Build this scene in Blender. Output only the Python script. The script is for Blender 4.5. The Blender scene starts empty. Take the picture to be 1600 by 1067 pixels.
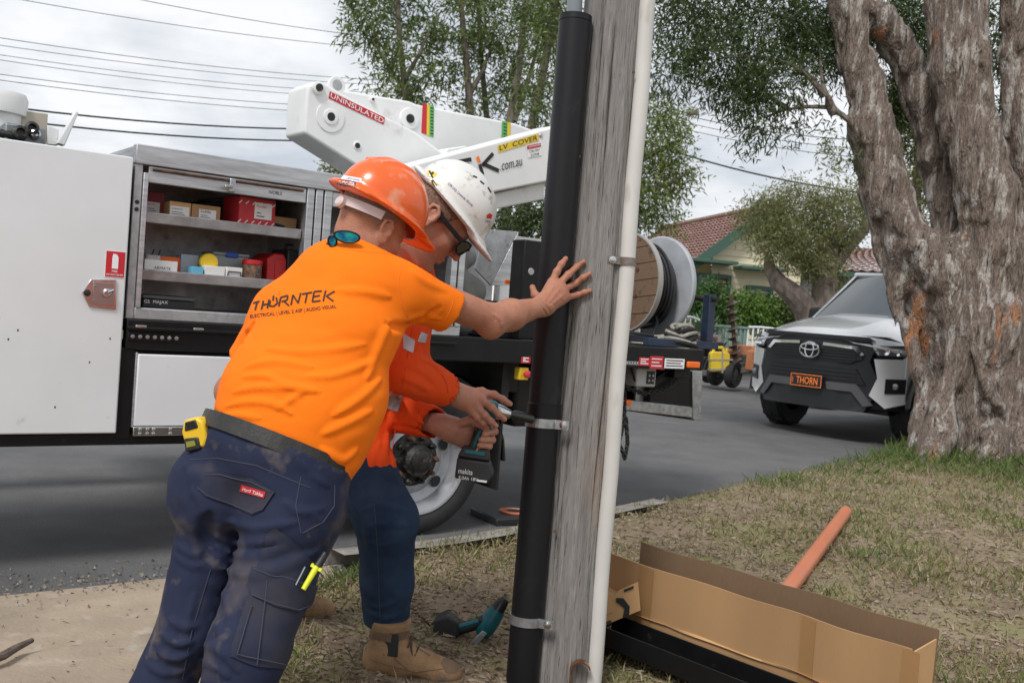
import bpy, bmesh, math, random
import numpy as np
from mathutils import Vector, Matrix
from mathutils.bvhtree import BVHTree
random.seed(7); rng = np.random.default_rng(7)
SC = bpy.context.scene; COL = SC.collection
rad = math.radians
# ---------------------------------------------------------------- camera
FPX = 1556.0; CH = 1.22; ROLL = rad(4.4); PITCH = rad(1.95)
Fv = np.array([0, math.cos(PITCH), -math.sin(PITCH)]); _R0 = np.array([1., 0, 0]); _U0 = np.array([0, math.sin(PITCH), math.cos(PITCH)])
Rv = math.cos(ROLL)*_R0 + math.sin(ROLL)*_U0; Uv = -math.sin(ROLL)*_R0 + math.cos(ROLL)*_U0
C0 = np.array([0, 0, CH])
cam_d = bpy.data.cameras.new('camera'); cam = bpy.data.objects.new('camera', cam_d); COL.objects.link(cam)
cam_d.lens = 35; cam_d.sensor_width = 36; cam_d.clip_start = 0.05; cam_d.clip_end = 2000
cam.matrix_world = Matrix(((Rv[0], Uv[0], -Fv[0], 0), (Rv[1], Uv[1], -Fv[1], 0), (Rv[2], Uv[2], -Fv[2], CH), (0, 0, 0, 1)))
cam_d.dof.use_dof = True; cam_d.dof.focus_distance = 2.9; cam_d.dof.aperture_fstop = 9
SC.camera = cam
# ---------------------------------------------------------------- sky, sun, exposure
SUN_EL, SUN_AZ = rad(52), rad(205)          # azimuth from +Y towards +X: the sun stands behind the photographer, to the left
world = bpy.data.worlds.new('World'); SC.world = world; world.use_nodes = True
wn = world.node_tree; wn.nodes.clear()
def wnode(t, **k):
    n = wn.nodes.new(t)
    for a, b in k.items(): setattr(n, a, b)
    return n
sky = wnode('ShaderNodeTexSky', sky_type='NISHITA', sun_disc=False); sky.sun_elevation = SUN_EL; sky.sun_rotation = SUN_AZ
skym = wnode('ShaderNodeVectorMath', operation='SCALE'); skym.inputs['Scale'].default_value = 0.1
wtc = wnode('ShaderNodeTexCoord'); sep = wnode('ShaderNodeSeparateXYZ')
zz = wnode('ShaderNodeMath', operation='MAXIMUM'); zz.inputs[1].default_value = 0.0
za = wnode('ShaderNodeMath', operation='ADD'); za.inputs[1].default_value = 0.22
dv = wnode('ShaderNodeVectorMath', operation='DIVIDE'); cmb = wnode('ShaderNodeCombineXYZ')
n1 = wnode('ShaderNodeTexNoise'); n1.inputs['Scale'].default_value = 1.5; n1.inputs['Detail'].default_value = 6; n1.inputs['Roughness'].default_value = 0.55
rmp = wnode('ShaderNodeValToRGB')
rmp.color_ramp.elements[0].position = 0.38; rmp.color_ramp.elements[0].color = (0.60, 0.65, 0.72, 1)
rmp.color_ramp.elements[1].position = 0.60; rmp.color_ramp.elements[1].color = (1.0, 1.01, 1.03, 1)
mx = wnode('ShaderNodeMix', data_type='RGBA'); mx.inputs[0].default_value = 0.93
bgd = wnode('ShaderNodeBackground'); bgd.inputs['Strength'].default_value = 0.92; wo = wnode('ShaderNodeOutputWorld')
L = wn.links.new
L(wtc.outputs['Generated'], sep.inputs[0]); L(sep.outputs['Z'], zz.inputs[0]); L(zz.outputs[0], za.inputs[0])
L(za.outputs[0], cmb.inputs[0]); L(za.outputs[0], cmb.inputs[1]); cmb.inputs[2].default_value = 1.0
L(wtc.outputs['Generated'], dv.inputs[0]); L(cmb.outputs[0], dv.inputs[1]); L(dv.outputs[0], n1.inputs['Vector'])
L(n1.outputs['Fac'], rmp.inputs[0]); L(sky.outputs[0], skym.inputs[0]); L(skym.outputs[0], mx.inputs[6]); L(rmp.outputs[0], mx.inputs[7])
L(mx.outputs[2], bgd.inputs[0]); L(bgd.outputs[0], wo.inputs[0])
sun_d = bpy.data.lights.new('sun', 'SUN'); sun_d.energy = 2.3; sun_d.angle = rad(16); sun_d.color = (1, 0.985, 0.965)
sun = bpy.data.objects.new('sun', sun_d); COL.objects.link(sun)
sd = Vector((math.sin(SUN_AZ)*math.cos(SUN_EL), math.cos(SUN_AZ)*math.cos(SUN_EL), math.sin(SUN_EL)))
sun.rotation_euler = (-sd).to_track_quat('-Z', 'Y').to_euler(); sun.location = (0, 0, 30)
SC.view_settings.view_transform = 'Standard'; SC.view_settings.look = 'None'; SC.view_settings.exposure = 0.16; SC.view_settings.gamma = 1.0
SC.view_settings.use_curve_mapping = False
# ---------------------------------------------------------------- measuring helpers: photograph pixel -> place in the world
def ray(x, y): return Fv + (x-800)/FPX*Rv + (533.5-y)/FPX*Uv
def at(x, y, D): return C0 + D*ray(x, y)                         # point at depth D
def gnd(x, y, z=0.0):
    d = ray(x, y); return C0 + (z-CH)/d[2]*d
# ---------------------------------------------------------------- materials
MATS = {}
def mat(name, col, rough=0.6, metal=0.0, var=0.0, vscale=6.0, bump=0.0, bscale=80.0, col2=None, spec=0.5, stretch=None, coat=0.0, detail=3, contrast=(0.35, 0.65), trans=0.0, rvar=0.0, alpha=None):
    """procedural material: base colour, a second colour mixed in by noise, fine relief"""
    m = bpy.data.materials.new(name); m.use_nodes = True; nt = m.node_tree; b = nt.nodes['Principled BSDF']
    b.inputs['Base Color'].default_value = (*col, 1); b.inputs['Roughness'].default_value = rough; b.inputs['Metallic'].default_value = metal
    b.inputs['Specular IOR Level'].default_value = spec; b.inputs['Coat Weight'].default_value = coat
    if trans: b.inputs['Transmission Weight'].default_value = trans
    tc = nt.nodes.new('ShaderNodeTexCoord'); vec = tc.outputs['Object']
    if stretch:
        mp = nt.nodes.new('ShaderNodeMapping'); mp.inputs['Scale'].default_value = stretch; nt.links.new(vec, mp.inputs[0]); vec = mp.outputs[0]
    if var or col2:
        c2 = col2 or tuple(c*(1-var) for c in col)
        n = nt.nodes.new('ShaderNodeTexNoise'); n.inputs['Scale'].default_value = vscale; n.inputs['Detail'].default_value = detail; n.inputs['Roughness'].default_value = 0.6
        r = nt.nodes.new('ShaderNodeMapRange'); r.inputs[1].default_value = contrast[0]; r.inputs[2].default_value = contrast[1]
        x = nt.nodes.new('ShaderNodeMix'); x.data_type = 'RGBA'; x.inputs[6].default_value = (*col, 1); x.inputs[7].default_value = (*c2, 1)
        nt.links.new(vec, n.inputs['Vector']); nt.links.new(n.outputs['Fac'], r.inputs[0]); nt.links.new(r.outputs[0], x.inputs[0]); nt.links.new(x.outputs[2], b.inputs['Base Color'])
        if rvar:
            q = nt.nodes.new('ShaderNodeMapRange'); q.inputs[3].default_value = rough-rvar; q.inputs[4].default_value = rough+rvar
            nt.links.new(n.outputs['Fac'], q.inputs[0]); nt.links.new(q.outputs[0], b.inputs['Roughness'])
    if bump:
        n = nt.nodes.new('ShaderNodeTexNoise'); n.inputs['Scale'].default_value = bscale; n.inputs['Detail'].default_value = 2
        bp = nt.nodes.new('ShaderNodeBump'); bp.inputs['Strength'].default_value = bump; bp.inputs['Distance'].default_value = 0.01
        nt.links.new(vec, n.inputs['Vector']); nt.links.new(n.outputs['Fac'], bp.inputs['Height']); nt.links.new(bp.outputs[0], b.inputs['Normal'])
    MATS[name] = m; return m
def add_layer(m, col, scale, lo, hi, stretch=None, seed=0.0, rough=None):
    """mix one more noise-shaped colour (dirt, stain, wear) over a material made by mat()"""
    nt = m.node_tree; b = nt.nodes['Principled BSDF']; bc = b.inputs['Base Color']
    tc = nt.nodes.new('ShaderNodeTexCoord'); mp = nt.nodes.new('ShaderNodeMapping'); mp.inputs['Scale'].default_value = stretch or (1, 1, 1); mp.inputs['Location'].default_value = (seed, seed*1.7, seed*.3)
    n = nt.nodes.new('ShaderNodeTexNoise'); n.inputs['Scale'].default_value = scale; n.inputs['Detail'].default_value = 3; n.inputs['Roughness'].default_value = .62
    r = nt.nodes.new('ShaderNodeMapRange'); r.inputs[1].default_value = lo; r.inputs[2].default_value = hi
    x = nt.nodes.new('ShaderNodeMix'); x.data_type = 'RGBA'; x.inputs[7].default_value = (*col, 1)
    nt.links.new(tc.outputs['Object'], mp.inputs[0]); nt.links.new(mp.outputs[0], n.inputs['Vector']); nt.links.new(n.outputs['Fac'], r.inputs[0]); nt.links.new(r.outputs[0], x.inputs[0])
    if bc.is_linked:
        l = bc.links[0]; nt.links.new(l.from_socket, x.inputs[6])
    else: x.inputs[6].default_value = bc.default_value
    nt.links.new(x.outputs[2], bc); return m
# ---------------------------------------------------------------- object helpers
def tag(o, label=None, cat=None, group=None, kind=None):
    if label: o['label'] = label
    if cat: o['category'] = cat
    if group: o['group'] = group
    if kind: o['kind'] = kind
    return o
def empty(name, loc, label, cat, group=None, rz=0.0):
    o = bpy.data.objects.new(name, None); COL.objects.link(o); o.location = loc; o.rotation_euler = (0, 0, rz); o.empty_display_size = .1
    return tag(o, label, cat, group)
def link(name, me, m, parent=None, sharp=35):
    if m is not None:
        for q in (m if isinstance(m, (list, tuple)) else [m]): me.materials.append(q)
    if sharp is not None:
        me.shade_smooth(); me.set_sharp_from_angle(angle=rad(sharp))
    o = bpy.data.objects.new(name, me); COL.objects.link(o)
    if parent is not None: o.parent = parent
    return o
class MB:
    """collects shapes into one mesh"""
    def __init__(s): s.v = []; s.f = []; s.mi = []; s.cur = 0
    def add(s, vs, fs):
        o = len(s.v); s.v += [tuple(float(c) for c in p) for p in vs]; s.f += [tuple(i+o for i in f) for f in fs]; s.mi += [s.cur]*len(fs); return s
    def box(s, lo, hi):
        x0, y0, z0 = lo; x1, y1, z1 = hi
        return s.add([(x0,y0,z0),(x1,y0,z0),(x1,y1,z0),(x0,y1,z0),(x0,y0,z1),(x1,y0,z1),(x1,y1,z1),(x0,y1,z1)], [(0,3,2,1),(4,5,6,7),(0,1,5,4),(1,2,6,5),(2,3,7,6),(3,0,4,7)])
    def obox(s, c, ax, ay, az):
        c = np.array(c, float); ax, ay, az = (np.array(q, float) for q in (ax, ay, az))
        vs = [c+i*ax+j*ay+k*az for k in (-1, 1) for (i, j) in ((-1,-1),(1,-1),(1,1),(-1,1))]
        return s.add(vs, [(0,3,2,1),(4,5,6,7),(0,1,5,4),(1,2,6,5),(2,3,7,6),(3,0,4,7)])
    def bar(s, a, b, w, h, up=(0, 0, 1)):
        a = np.array(a, float); b = np.array(b, float); d = b-a; L_ = np.linalg.norm(d); d /= L_; u = np.array(up, float); sd_ = np.cross(d, u); sd_ /= np.linalg.norm(sd_)+1e-9; u = np.cross(sd_, d)
        return s.obox((a+b)/2, d*L_/2, sd_*w/2, u*h/2)
    def prism(s, poly, d):
        """polygon (3-D points, one plane) pushed along vector d"""
        n = len(poly); P = [np.array(p, float) for p in poly]; d = np.array(d, float)
        nn = sum((np.cross(P[i]-P[0], P[(i+1) % n]-P[0]) for i in range(1, n-1)), np.zeros(3))
        if nn @ d > 0: P = P[::-1]
        return s.add(P+[p+d for p in P], [tuple(range(n)), tuple(range(2*n-1, n-1, -1))]+[(i, i+n, (i+1) % n+n, (i+1) % n) for i in range(n)])
    def tube(s, path, r, seg=10, caps=True):
        P = [np.array(p, float) for p in path]; n = len(P); rs = r if hasattr(r, '__len__') else [r]*n
        vs = []; up = None
        for i in range(n):
            t = P[min(i+1, n-1)]-P[max(i-1, 0)]; t = t/(np.linalg.norm(t)+1e-12)
            if up is None:
                up = np.array([0, 0, 1.]) if abs(t[2]) < .9 else np.array([1., 0, 0])
            a = np.cross(t, up); a /= np.linalg.norm(a)+1e-12; b = np.cross(a, t); up = b
            for k in range(seg):
                q = 2*math.pi*k/seg; vs.append(P[i]+rs[i]*(math.cos(q)*a+math.sin(q)*b))
        fs = [(i*seg+k, i*seg+(k+1) % seg, (i+1)*seg+(k+1) % seg, (i+1)*seg+k) for i in range(n-1) for k in range(seg)]
        if caps: fs += [tuple(range(seg-1, -1, -1)), tuple((n-1)*seg+k for k in range(seg))]
        return s.add(vs, fs)
    def lathe(s, prof, c=(0, 0, 0), axis=(0, 0, 1), seg=32, closed=False, caps=True):
        """profile [(radius, height)] turned about an axis"""
        ax = np.array(axis, float); ax /= np.linalg.norm(ax); u = np.array([0, 0, 1.]) if abs(ax[2]) < .9 else np.array([1., 0, 0])
        a = np.cross(ax, u); a /= np.linalg.norm(a); b = np.cross(ax, a); c = np.array(c, float); n = len(prof)
        vs = [c+ax*h+r*(math.cos(2*math.pi*k/seg)*a+math.sin(2*math.pi*k/seg)*b) for (r, h) in prof for k in range(seg)]
        fs = [(i*seg+k, i*seg+(k+1) % seg, ((i+1) % n)*seg+(k+1) % seg, ((i+1) % n)*seg+k) for i in range(n if closed else n-1) for k in range(seg)]
        if caps and not closed: fs += [tuple(range(seg-1, -1, -1)), tuple((n-1)*seg+k for k in range(seg))]
        return s.add(vs, fs)
    def build(s, name, m, parent=None, bevel=0.0, sharp=35, seg=2):
        me = bpy.data.meshes.new(name); me.from_pydata(s.v, [], s.f)
        if isinstance(m, (list, tuple)): me.polygons.foreach_set('material_index', s.mi)
        bm = bmesh.new(); bm.from_mesh(me); bmesh.ops.recalc_face_normals(bm, faces=bm.faces); bm.to_mesh(me); bm.free()
        o = link(name, me, m, parent, sharp)
        if bevel:
            b = o.modifiers.new('bevel', 'BEVEL'); b.width = bevel; b.segments = seg; b.limit_method = 'ANGLE'; b.angle_limit = rad(40)
        return o
def copy_tree(o, parent=None):
    c = o.copy(); COL.objects.link(c); c.parent = parent
    for ch in o.children: copy_tree(ch, c)
    return c
def text2d(txt, size=1.0, bold=0.0, spacing=1.0, shear=0.0, align='LEFT'):
    """flat lettering: list of 2-D points and faces"""
    cu = bpy.data.curves.new('t', 'FONT'); cu.body = txt; cu.size = size; cu.space_character = spacing; cu.shear = shear; cu.align_x = align; cu.offset = bold; cu.resolution_u = 3
    ob = bpy.data.objects.new('t', cu); COL.objects.link(ob); dg = bpy.context.evaluated_depsgraph_get(); ev = ob.evaluated_get(dg); me = ev.to_mesh()
    v = [(p.co.x, p.co.y) for p in me.vertices]; f = [tuple(p.vertices) for p in me.polygons]; ev.to_mesh_clear()
    bpy.data.objects.remove(ob); bpy.data.curves.remove(cu); return v, f
def letters(name, txt, o, ux, uy, width, m, parent, height=None, shear=0.0, bold=0.0, spacing=1.0):
    """printed word as thin flat mesh: corner o, along ux, up uy, fitted to width (and height)"""
    v, f = text2d(txt, 1.0, bold, spacing, shear); a = np.array(v); a -= a.min(0); w, h = a.max(0); k = width/w; kh = (height/h) if height else k
    ux = np.array(ux, float); uy = np.array(uy, float); o = np.array(o, float); ux /= np.linalg.norm(ux); uy /= np.linalg.norm(uy)
    mb = MB(); mb.add([o+ux*p[0]*k+uy*p[1]*kh for p in a], f); return mb.build(name, m, parent, sharp=None)
# ---------------------------------------------------------------- implicit surfaces (bodies, cloth, bark) turned into meshes
def vnoise(X, Y, Z, seed=0):
    X, Y, Z = np.broadcast_arrays(X, Y, Z)
    xi = np.floor(X).astype(np.int64); yi = np.floor(Y).astype(np.int64); zi = np.floor(Z).astype(np.int64)
    fx = X-xi; fy = Y-yi; fz = Z-zi; fx = fx*fx*(3-2*fx); fy = fy*fy*(3-2*fy); fz = fz*fz*(3-2*fz)
    def hsh(a, b, c):
        n = (a*374761393 + b*668265263 + c*2147483647 + seed*974711) & 0xffffffff
        n = ((n ^ (n >> 13))*1274126177) & 0xffffffff; n = n ^ (n >> 16); return (n & 0xffff)/65535.0
    r = 0
    for dx in (0, 1):
        for dy in (0, 1):
            for dz in (0, 1):
                r = r + hsh(xi+dx, yi+dy, zi+dz)*(fx if dx else 1-fx)*(fy if dy else 1-fy)*(fz if dz else 1-fz)
    return r*2-1
class Vol:
    def __init__(s, lo, hi, h):
        s.lo = np.array(lo, float); s.h = h; s.n = np.ceil((np.array(hi)-s.lo)/h).astype(int)+1
        s.ax = [(s.lo[i]+h*np.arange(s.n[i])).astype(np.float32) for i in range(3)]; s.D = np.full(s.n, 1.0, np.float32)
    def like(s):
        t = Vol.__new__(Vol); t.lo, t.h, t.n, t.ax = s.lo, s.h, s.n, s.ax; t.D = np.full(s.n, 1.0, np.float32); return t
    def box(s, lo, hi):
        sl = []
        for i in range(3):
            a = int(max(0, math.floor((lo[i]-s.lo[i])/s.h))); b = int(min(s.n[i], math.ceil((hi[i]-s.lo[i])/s.h)+1))
            if b <= a: return None
            sl.append(slice(a, b))
        sl = tuple(sl); return sl, s.ax[0][sl[0]][:, None, None], s.ax[1][sl[1]][None, :, None], s.ax[2][sl[2]][None, None, :]
    def _mix(s, sl, d, k, op):
        A = s.D[sl]
        if op == 'sub': A = -A
        if k > 0:
            q = np.clip(.5+.5*(A-d)/k, 0, 1); r = A*(1-q)+d*q-k*q*(1-q)
        else: r = np.minimum(A, d)
        s.D[sl] = -r if op == 'sub' else r
    def cap(s, a, b, ra, rb=None, k=.02, op='add', flat=None):
        rb = ra if rb is None else rb; a = np.array(a, float); b = np.array(b, float); m = max(ra, rb)+k+.02
        if flat: m = max(ra, rb)*max(1, flat[1])+k+.02
        r = s.box(np.minimum(a, b)-m, np.maximum(a, b)+m)
        if r is None: return s
        sl, X, Y, Z = r; d = b-a; L2 = d@d+1e-12
        px, py, pz = X-a[0], Y-a[1], Z-a[2]; t = np.clip((px*d[0]+py*d[1]+pz*d[2])/L2, 0, 1)
        qx, qy, qz = px-t*d[0], py-t*d[1], pz-t*d[2]
        if flat:                                          # flat = (axis, factor): radius times factor along axis
            ax = np.array(flat[0], float); ax /= np.linalg.norm(ax); c = (qx*ax[0]+qy*ax[1]+qz*ax[2])*(1/flat[1]-1); qx, qy, qz = qx+c*ax[0], qy+c*ax[1], qz+c*ax[2]
        s._mix(sl, np.sqrt(qx*qx+qy*qy+qz*qz)-(ra+(rb-ra)*t), k, op); return s
    def ell(s, c, r, axes=None, k=.02, op='add'):
        c = np.array(c, float); m = max(r)+k+.02; bx = s.box(c-m, c+m)
        if bx is None: return s
        sl, X, Y, Z = bx; X, Y, Z = X-c[0], Y-c[1], Z-c[2]
        if axes is not None:
            A = [np.array(a, float)/np.linalg.norm(a) for a in axes]; X, Y, Z = (X*a[0]+Y*a[1]+Z*a[2] for a in A)
        k0 = np.sqrt((X/r[0])**2+(Y/r[1])**2+(Z/r[2])**2); k1 = np.sqrt((X/r[0]**2)**2+(Y/r[1]**2)**2+(Z/r[2]**2)**2)+1e-9
        s._mix(sl, k0*(k0-1)/k1, k, op); return s
    def plane(s, p, n, k=.0):
        """keep what lies behind the plane (opposite to n)"""
        p = np.array(p, float); n = np.array(n, float); n /= np.linalg.norm(n)
        d = (s.ax[0][:, None, None]-p[0])*n[0]+(s.ax[1][None, :, None]-p[1])*n[1]+(s.ax[2][None, None, :]-p[2])*n[2]; s.D = np.maximum(s.D, d.astype(np.float32)); return s
    def fold(s, path, amp, w):
        P = [np.array(p, float) for p in path]; m = 4.4*w; lo = np.min(P, 0)-m; hi = np.max(P, 0)+m; r = s.box(lo, hi)
        if r is None: return s
        sl, X, Y, Z = r; best = None
        n = len(P)
        for i in range(n-1):
            a, b = P[i], P[i+1]; d = b-a; L2 = d@d+1e-12; t = np.clip(((X-a[0])*d[0]+(Y-a[1])*d[1]+(Z-a[2])*d[2])/L2, 0, 1)
            q = (X-a[0]-t*d[0])**2+(Y-a[1]-t*d[1])**2+(Z-a[2]-t*d[2])**2
            u = (i+t)/(n-1); q = q/np.clip(4*u*(1-u)+.25, 0, 1)**2
            best = q if best is None else np.minimum(best, q)
        s.D[sl] -= amp*(1.45*np.exp(-best/(w*w))-.55*np.exp(-best/(4.5*w*w))); return s
    def disp(s, fn):
        s.D -= fn(s.ax[0][:, None, None], s.ax[1][None, :, None], s.ax[2][None, None, :]).astype(np.float32); return s
    def mesh(s):
        D = s.D; S = D < 0; nx, ny, nz = s.n
        cnt = np.zeros((nx-1, ny-1, nz-1), np.int8); offs = [(i, j, k) for i in (0, 1) for j in (0, 1) for k in (0, 1)]
        for (i, j, k) in offs: cnt += S[i:nx-1+i, j:ny-1+j, k:nz-1+k]
        idx = np.argwhere((cnt > 0) & (cnt < 8)); 
        vals = np.stack([D[idx[:, 0]+i, idx[:, 1]+j, idx[:, 2]+k] for (i, j, k) in offs], 1)
        acc = np.zeros((len(idx), 3)); num = np.zeros(len(idx))
        O = np.array(offs)
        for a in range(8):
            for b in range(a+1, 8):
                if np.abs(O[a]-O[b]).sum() != 1: continue
                va, vb = vals[:, a], vals[:, b]; m = (va < 0) != (vb < 0); t = np.where(m, va/(va-vb+1e-20), 0)
                acc += np.where(m[:, None], O[a]+t[:, None]*(O[b]-O[a]), 0); num += m
        V = s.lo+(idx+acc/num[:, None])*s.h
        lut = np.full((nx-1, ny-1, nz-1), -1, np.int32); lut[tuple(idx.T)] = np.arange(len(idx)); Q = []
        for ax in range(3):
            sl0 = [slice(None)]*3; sl1 = [slice(None)]*3; sl0[ax] = slice(0, -1); sl1[ax] = slice(1, None)
            E_ = np.argwhere(S[tuple(sl0)] != S[tuple(sl1)]); u, v = [(1, 2), (2, 0), (0, 1)][ax]
            E_ = E_[(E_[:, u] > 0) & (E_[:, v] > 0) & (E_[:, u] < s.n[u]-1) & (E_[:, v] < s.n[v]-1)]
            ins = S[tuple(E_.T)]
            def c(du, dv):
                q = E_.copy(); q[:, u] -= du; q[:, v] -= dv; return lut[tuple(q.T)]
            q = np.stack([c(1, 1), c(0, 1), c(0, 0), c(1, 0)], 1); q[~ins] = q[~ins][:, ::-1]; Q.append(q)
        Q = np.concatenate(Q); Q = Q[(Q >= 0).all(1)]; return V, Q
def vq_mesh(name, parts, smooth_iter=0):
    """one mesh from several (verts, quads) blocks"""
    Vs = []; Qs = []; o = 0
    for V, Q in parts: Vs.append(V); Qs.append(Q+o); o += len(V)
    V = np.concatenate(Vs); Q = np.concatenate(Qs)
    for _ in range(smooth_iter):
        A = np.zeros_like(V); n = np.zeros(len(V))
        for a, b in ((0, 1), (1, 2), (2, 3), (3, 0)):
            np.add.at(A, Q[:, a], V[Q[:, b]]); np.add.at(n, Q[:, a], 1); np.add.at(A, Q[:, b], V[Q[:, a]]); np.add.at(n, Q[:, b], 1)
        V = .5*V+.5*A/np.maximum(n, 1)[:, None]
    me = bpy.data.meshes.new(name); me.vertices.add(len(V)); me.vertices.foreach_set('co', V.astype(np.float32).ravel())
    me.loops.add(len(Q)*4); me.loops.foreach_set('vertex_index', Q.astype(np.int32).ravel()); me.polygons.add(len(Q)); me.polygons.foreach_set('loop_start', np.arange(0, len(Q)*4, 4, dtype=np.int32))
    me.update(calc_edges=True); me.validate(); return me
# ---------------------------------------------------------------- shared materials
M_white = mat('white_paint', (.74, .755, .77), .32, var=.06, vscale=3, coat=.2); add_layer(M_white, (.45, .43, .40), 9, .66, .8)
M_boom = mat('boom_white_paint', (.80, .80, .79), .38, var=.08, vscale=4); add_layer(M_boom, (.5, .48, .44), 5, .64, .85)
M_alu = mat('brushed_aluminium', (.62, .63, .65), .42, .85, var=.3, vscale=5, bump=.08, bscale=60, stretch=(1, 1, 14), rvar=.12)
M_alu2 = mat('dull_aluminium', (.50, .51, .52), .5, .7, var=.3, vscale=14, rvar=.1); add_layer(M_alu2, (.2, .19, .17), 22, .6, .78)
M_black = mat('black_frame_paint', (.009, .009, .010), .4, var=.4, vscale=9, rvar=.1, spec=.3); add_layer(M_black, (.06, .055, .05), 14, .68, .95)
M_dark = mat('dark_under_body', (.018, .017, .016), .7, var=.5, vscale=8, bump=.2, bscale=30)
M_rubber = mat('tyre_rubber', (.022, .022, .023), .75, var=.4, vscale=12, bump=.15, bscale=60); add_layer(M_rubber, (.055, .05, .045), 10, .58, .9)
M_steel = mat('bright_steel', (.6, .6, .6), .25, 1.0, var=.2, vscale=20)
M_galv = mat('galvanised_steel', (.48, .49, .50), .42, .8, var=.35, vscale=30, rvar=.1)
M_rust = mat('rusty_steel', (.16, .075, .04), .8, .2, var=.6, vscale=40, col2=(.05, .035, .03))
M_hub = mat('greasy_hub', (.03, .028, .026), .5, .3, var=.6, vscale=20); add_layer(M_hub, (.16, .13, .10), 30, .55, .75)
M_rim = mat('silver_wheel_paint', (.44, .45, .47), .38, .35, var=.2, vscale=9); add_layer(M_rim, (.2, .17, .14), 14, .58, .85)
M_red = mat('red_print', (.55, .02, .03), .45); M_yel = mat('yellow_print', (.78, .55, .03), .45); M_grn = mat('green_print', (.12, .45, .12), .5)
M_ink = mat('black_print', (.012, .012, .014), .5); M_wink = mat('white_print', (.85, .85, .85), .5); M_orgp = mat('orange_print', (.95, .22, .02), .45)
M_lens = mat('orange_lens', (.9, .16, .01), .15, coat=.5)
# ---------------------------------------------------------------- the setting: ground, road, verge, drive, kerb
M_asph = mat('asphalt', (.135, .133, .132), .85, var=.28, vscale=2.2, bump=.5, bscale=170, contrast=(.3, .7)); add_layer(M_asph, (.26, .255, .25), 130, .60, .70); add_layer(M_asph, (.07, .07, .07), 90, .60, .70, seed=3); add_layer(M_asph, (.085, .085, .086), .8, .5, .7)
M_conc = mat('concrete', (.40, .315, .23), .9, col2=(.27, .215, .16), vscale=2.5, bump=.35, bscale=60, contrast=(.3, .75)); add_layer(M_conc, (.45, .40, .33), 9, .55, .8); add_layer(M_conc, (.13, .11, .09), 30, .66, .8); add_layer(M_conc, (.10, .10, .10), 1.7, .56, .8, seed=3)
M_dirt = mat('dry_soil', (.26, .195, .13), .95, col2=(.16, .115, .075), vscale=3.0, bump=.8, bscale=45); add_layer(M_dirt, (.20, .18, .08), 2.2, .48, .62, seed=5); add_layer(M_dirt, (.34, .28, .19), 14, .58, .74)
M_kerb = mat('kerb_concrete', (.33, .30, .26), .9, var=.4, vscale=7, bump=.3, bscale=90); add_layer(M_kerb, (.40, .26, .10), 3, .62, .72)
M_far = mat('far_grass', (.085, .11, .04), .95, col2=(.14, .13, .06), vscale=1.2)
g = MB(); g.add([(-400, -300, -.06), (400, -300, -.06), (400, 700, -.06), (-400, 700, -.06)], [(0, 1, 2, 3)]); tag(g.build('ground', M_far, sharp=None), kind='structure')
near_px = [(0, 930), (270, 876), (530, 876), (650, 852), (800, 830), (950, 790), (1100, 757), (1250, 728), (1400, 702)]
K = [gnd(*p, .0 if p[0] < 300 else .085)[:2] for p in near_px]; d0 = np.array([math.sin(rad(50)), math.cos(rad(50))]); d1 = np.array([math.sin(rad(38)), math.cos(rad(38))])
K = [K[0]-d0*q for q in (30, 12, 5, 2)]+K+[K[-1]+d1*q for q in (3, 8, 20, 60, 150)]; K = np.array(K)
for _ in range(3):
    K2 = K.copy(); K2[1:-1] = .25*K[:-2]+.5*K[1:-1]+.25*K[2:]; K[4:-4] = K2[4:-4]
def resample(K, n):
    s = np.concatenate([[0], np.cumsum(np.linalg.norm(np.diff(K, axis=0), axis=1))]); s0 = np.interp(30, s, s); t = np.concatenate([np.linspace(0, 26, 8)[:-1], np.linspace(26, 48, n), np.linspace(48, s[-1], 30)[1:]])
    return np.stack([np.interp(t, s, K[:, 0]), np.interp(t, s, K[:, 1])], 1), t
KC, KT = resample(K, 150)
tn = np.gradient(KC, axis=0); tn /= np.linalg.norm(tn, axis=1)[:, None]; inw = np.stack([tn[:, 1], -tn[:, 0]], 1)     # towards the verge
def strip(rows, zs):
    n = len(rows[0]); v = []; f = []
    for r_, z in zip(rows, zs):
        zz_ = z if hasattr(z, '__len__') else [z]*n; v += [(p[0], p[1], q) for p, q in zip(r_, zz_)]
    for i in range(len(rows)-1):
        for j in range(n-1): f.append((i*n+j, i*n+j+1, (i+1)*n+j+1, (i+1)*n+j))
    mb = MB(); mb.add(v, f); return mb
ROADW = 8.2
tag(strip([KC+inw*.25, KC-inw*2, KC-inw*5, KC-inw*ROADW], [0, .02, .03, .0]).build('road', M_asph, sharp=60), kind='structure')
tag(strip([KC-inw*ROADW, KC-inw*(ROADW+.001), KC-inw*(ROADW+.15), KC-inw*(ROADW+.3), KC-inw*(ROADW+40)], [0, .11, .12, .10, .25]).build('far_verge', M_far, sharp=60), kind='structure')
XD = -.72                                                             # where the drive ends and the grass starts
def hnoise(P, s, a, seed): return a*vnoise(P[:, 0]*s, P[:, 1]*s, np.zeros(len(P)), seed)
def edge(p): return p[:, 0]+.10*np.sin(p[:, 1]*2.3)+.05*np.sin(p[:, 1]*7)
def verge_z(p, v): return -.065*np.exp(-((p[:, 0]-.24)**2+(p[:, 1]-3.1)**2)/.2)+.075+.010*np.minimum(v, 4)+hnoise(p, 1.3, .022, 1)+hnoise(p, 5, .012, 2)+hnoise(p, 14, .006, 4)-.16*np.clip((XD+.12-edge(p))/.22, 0, 1)
rows = []; zs = []; kk = slice(20, len(KC))
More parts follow.
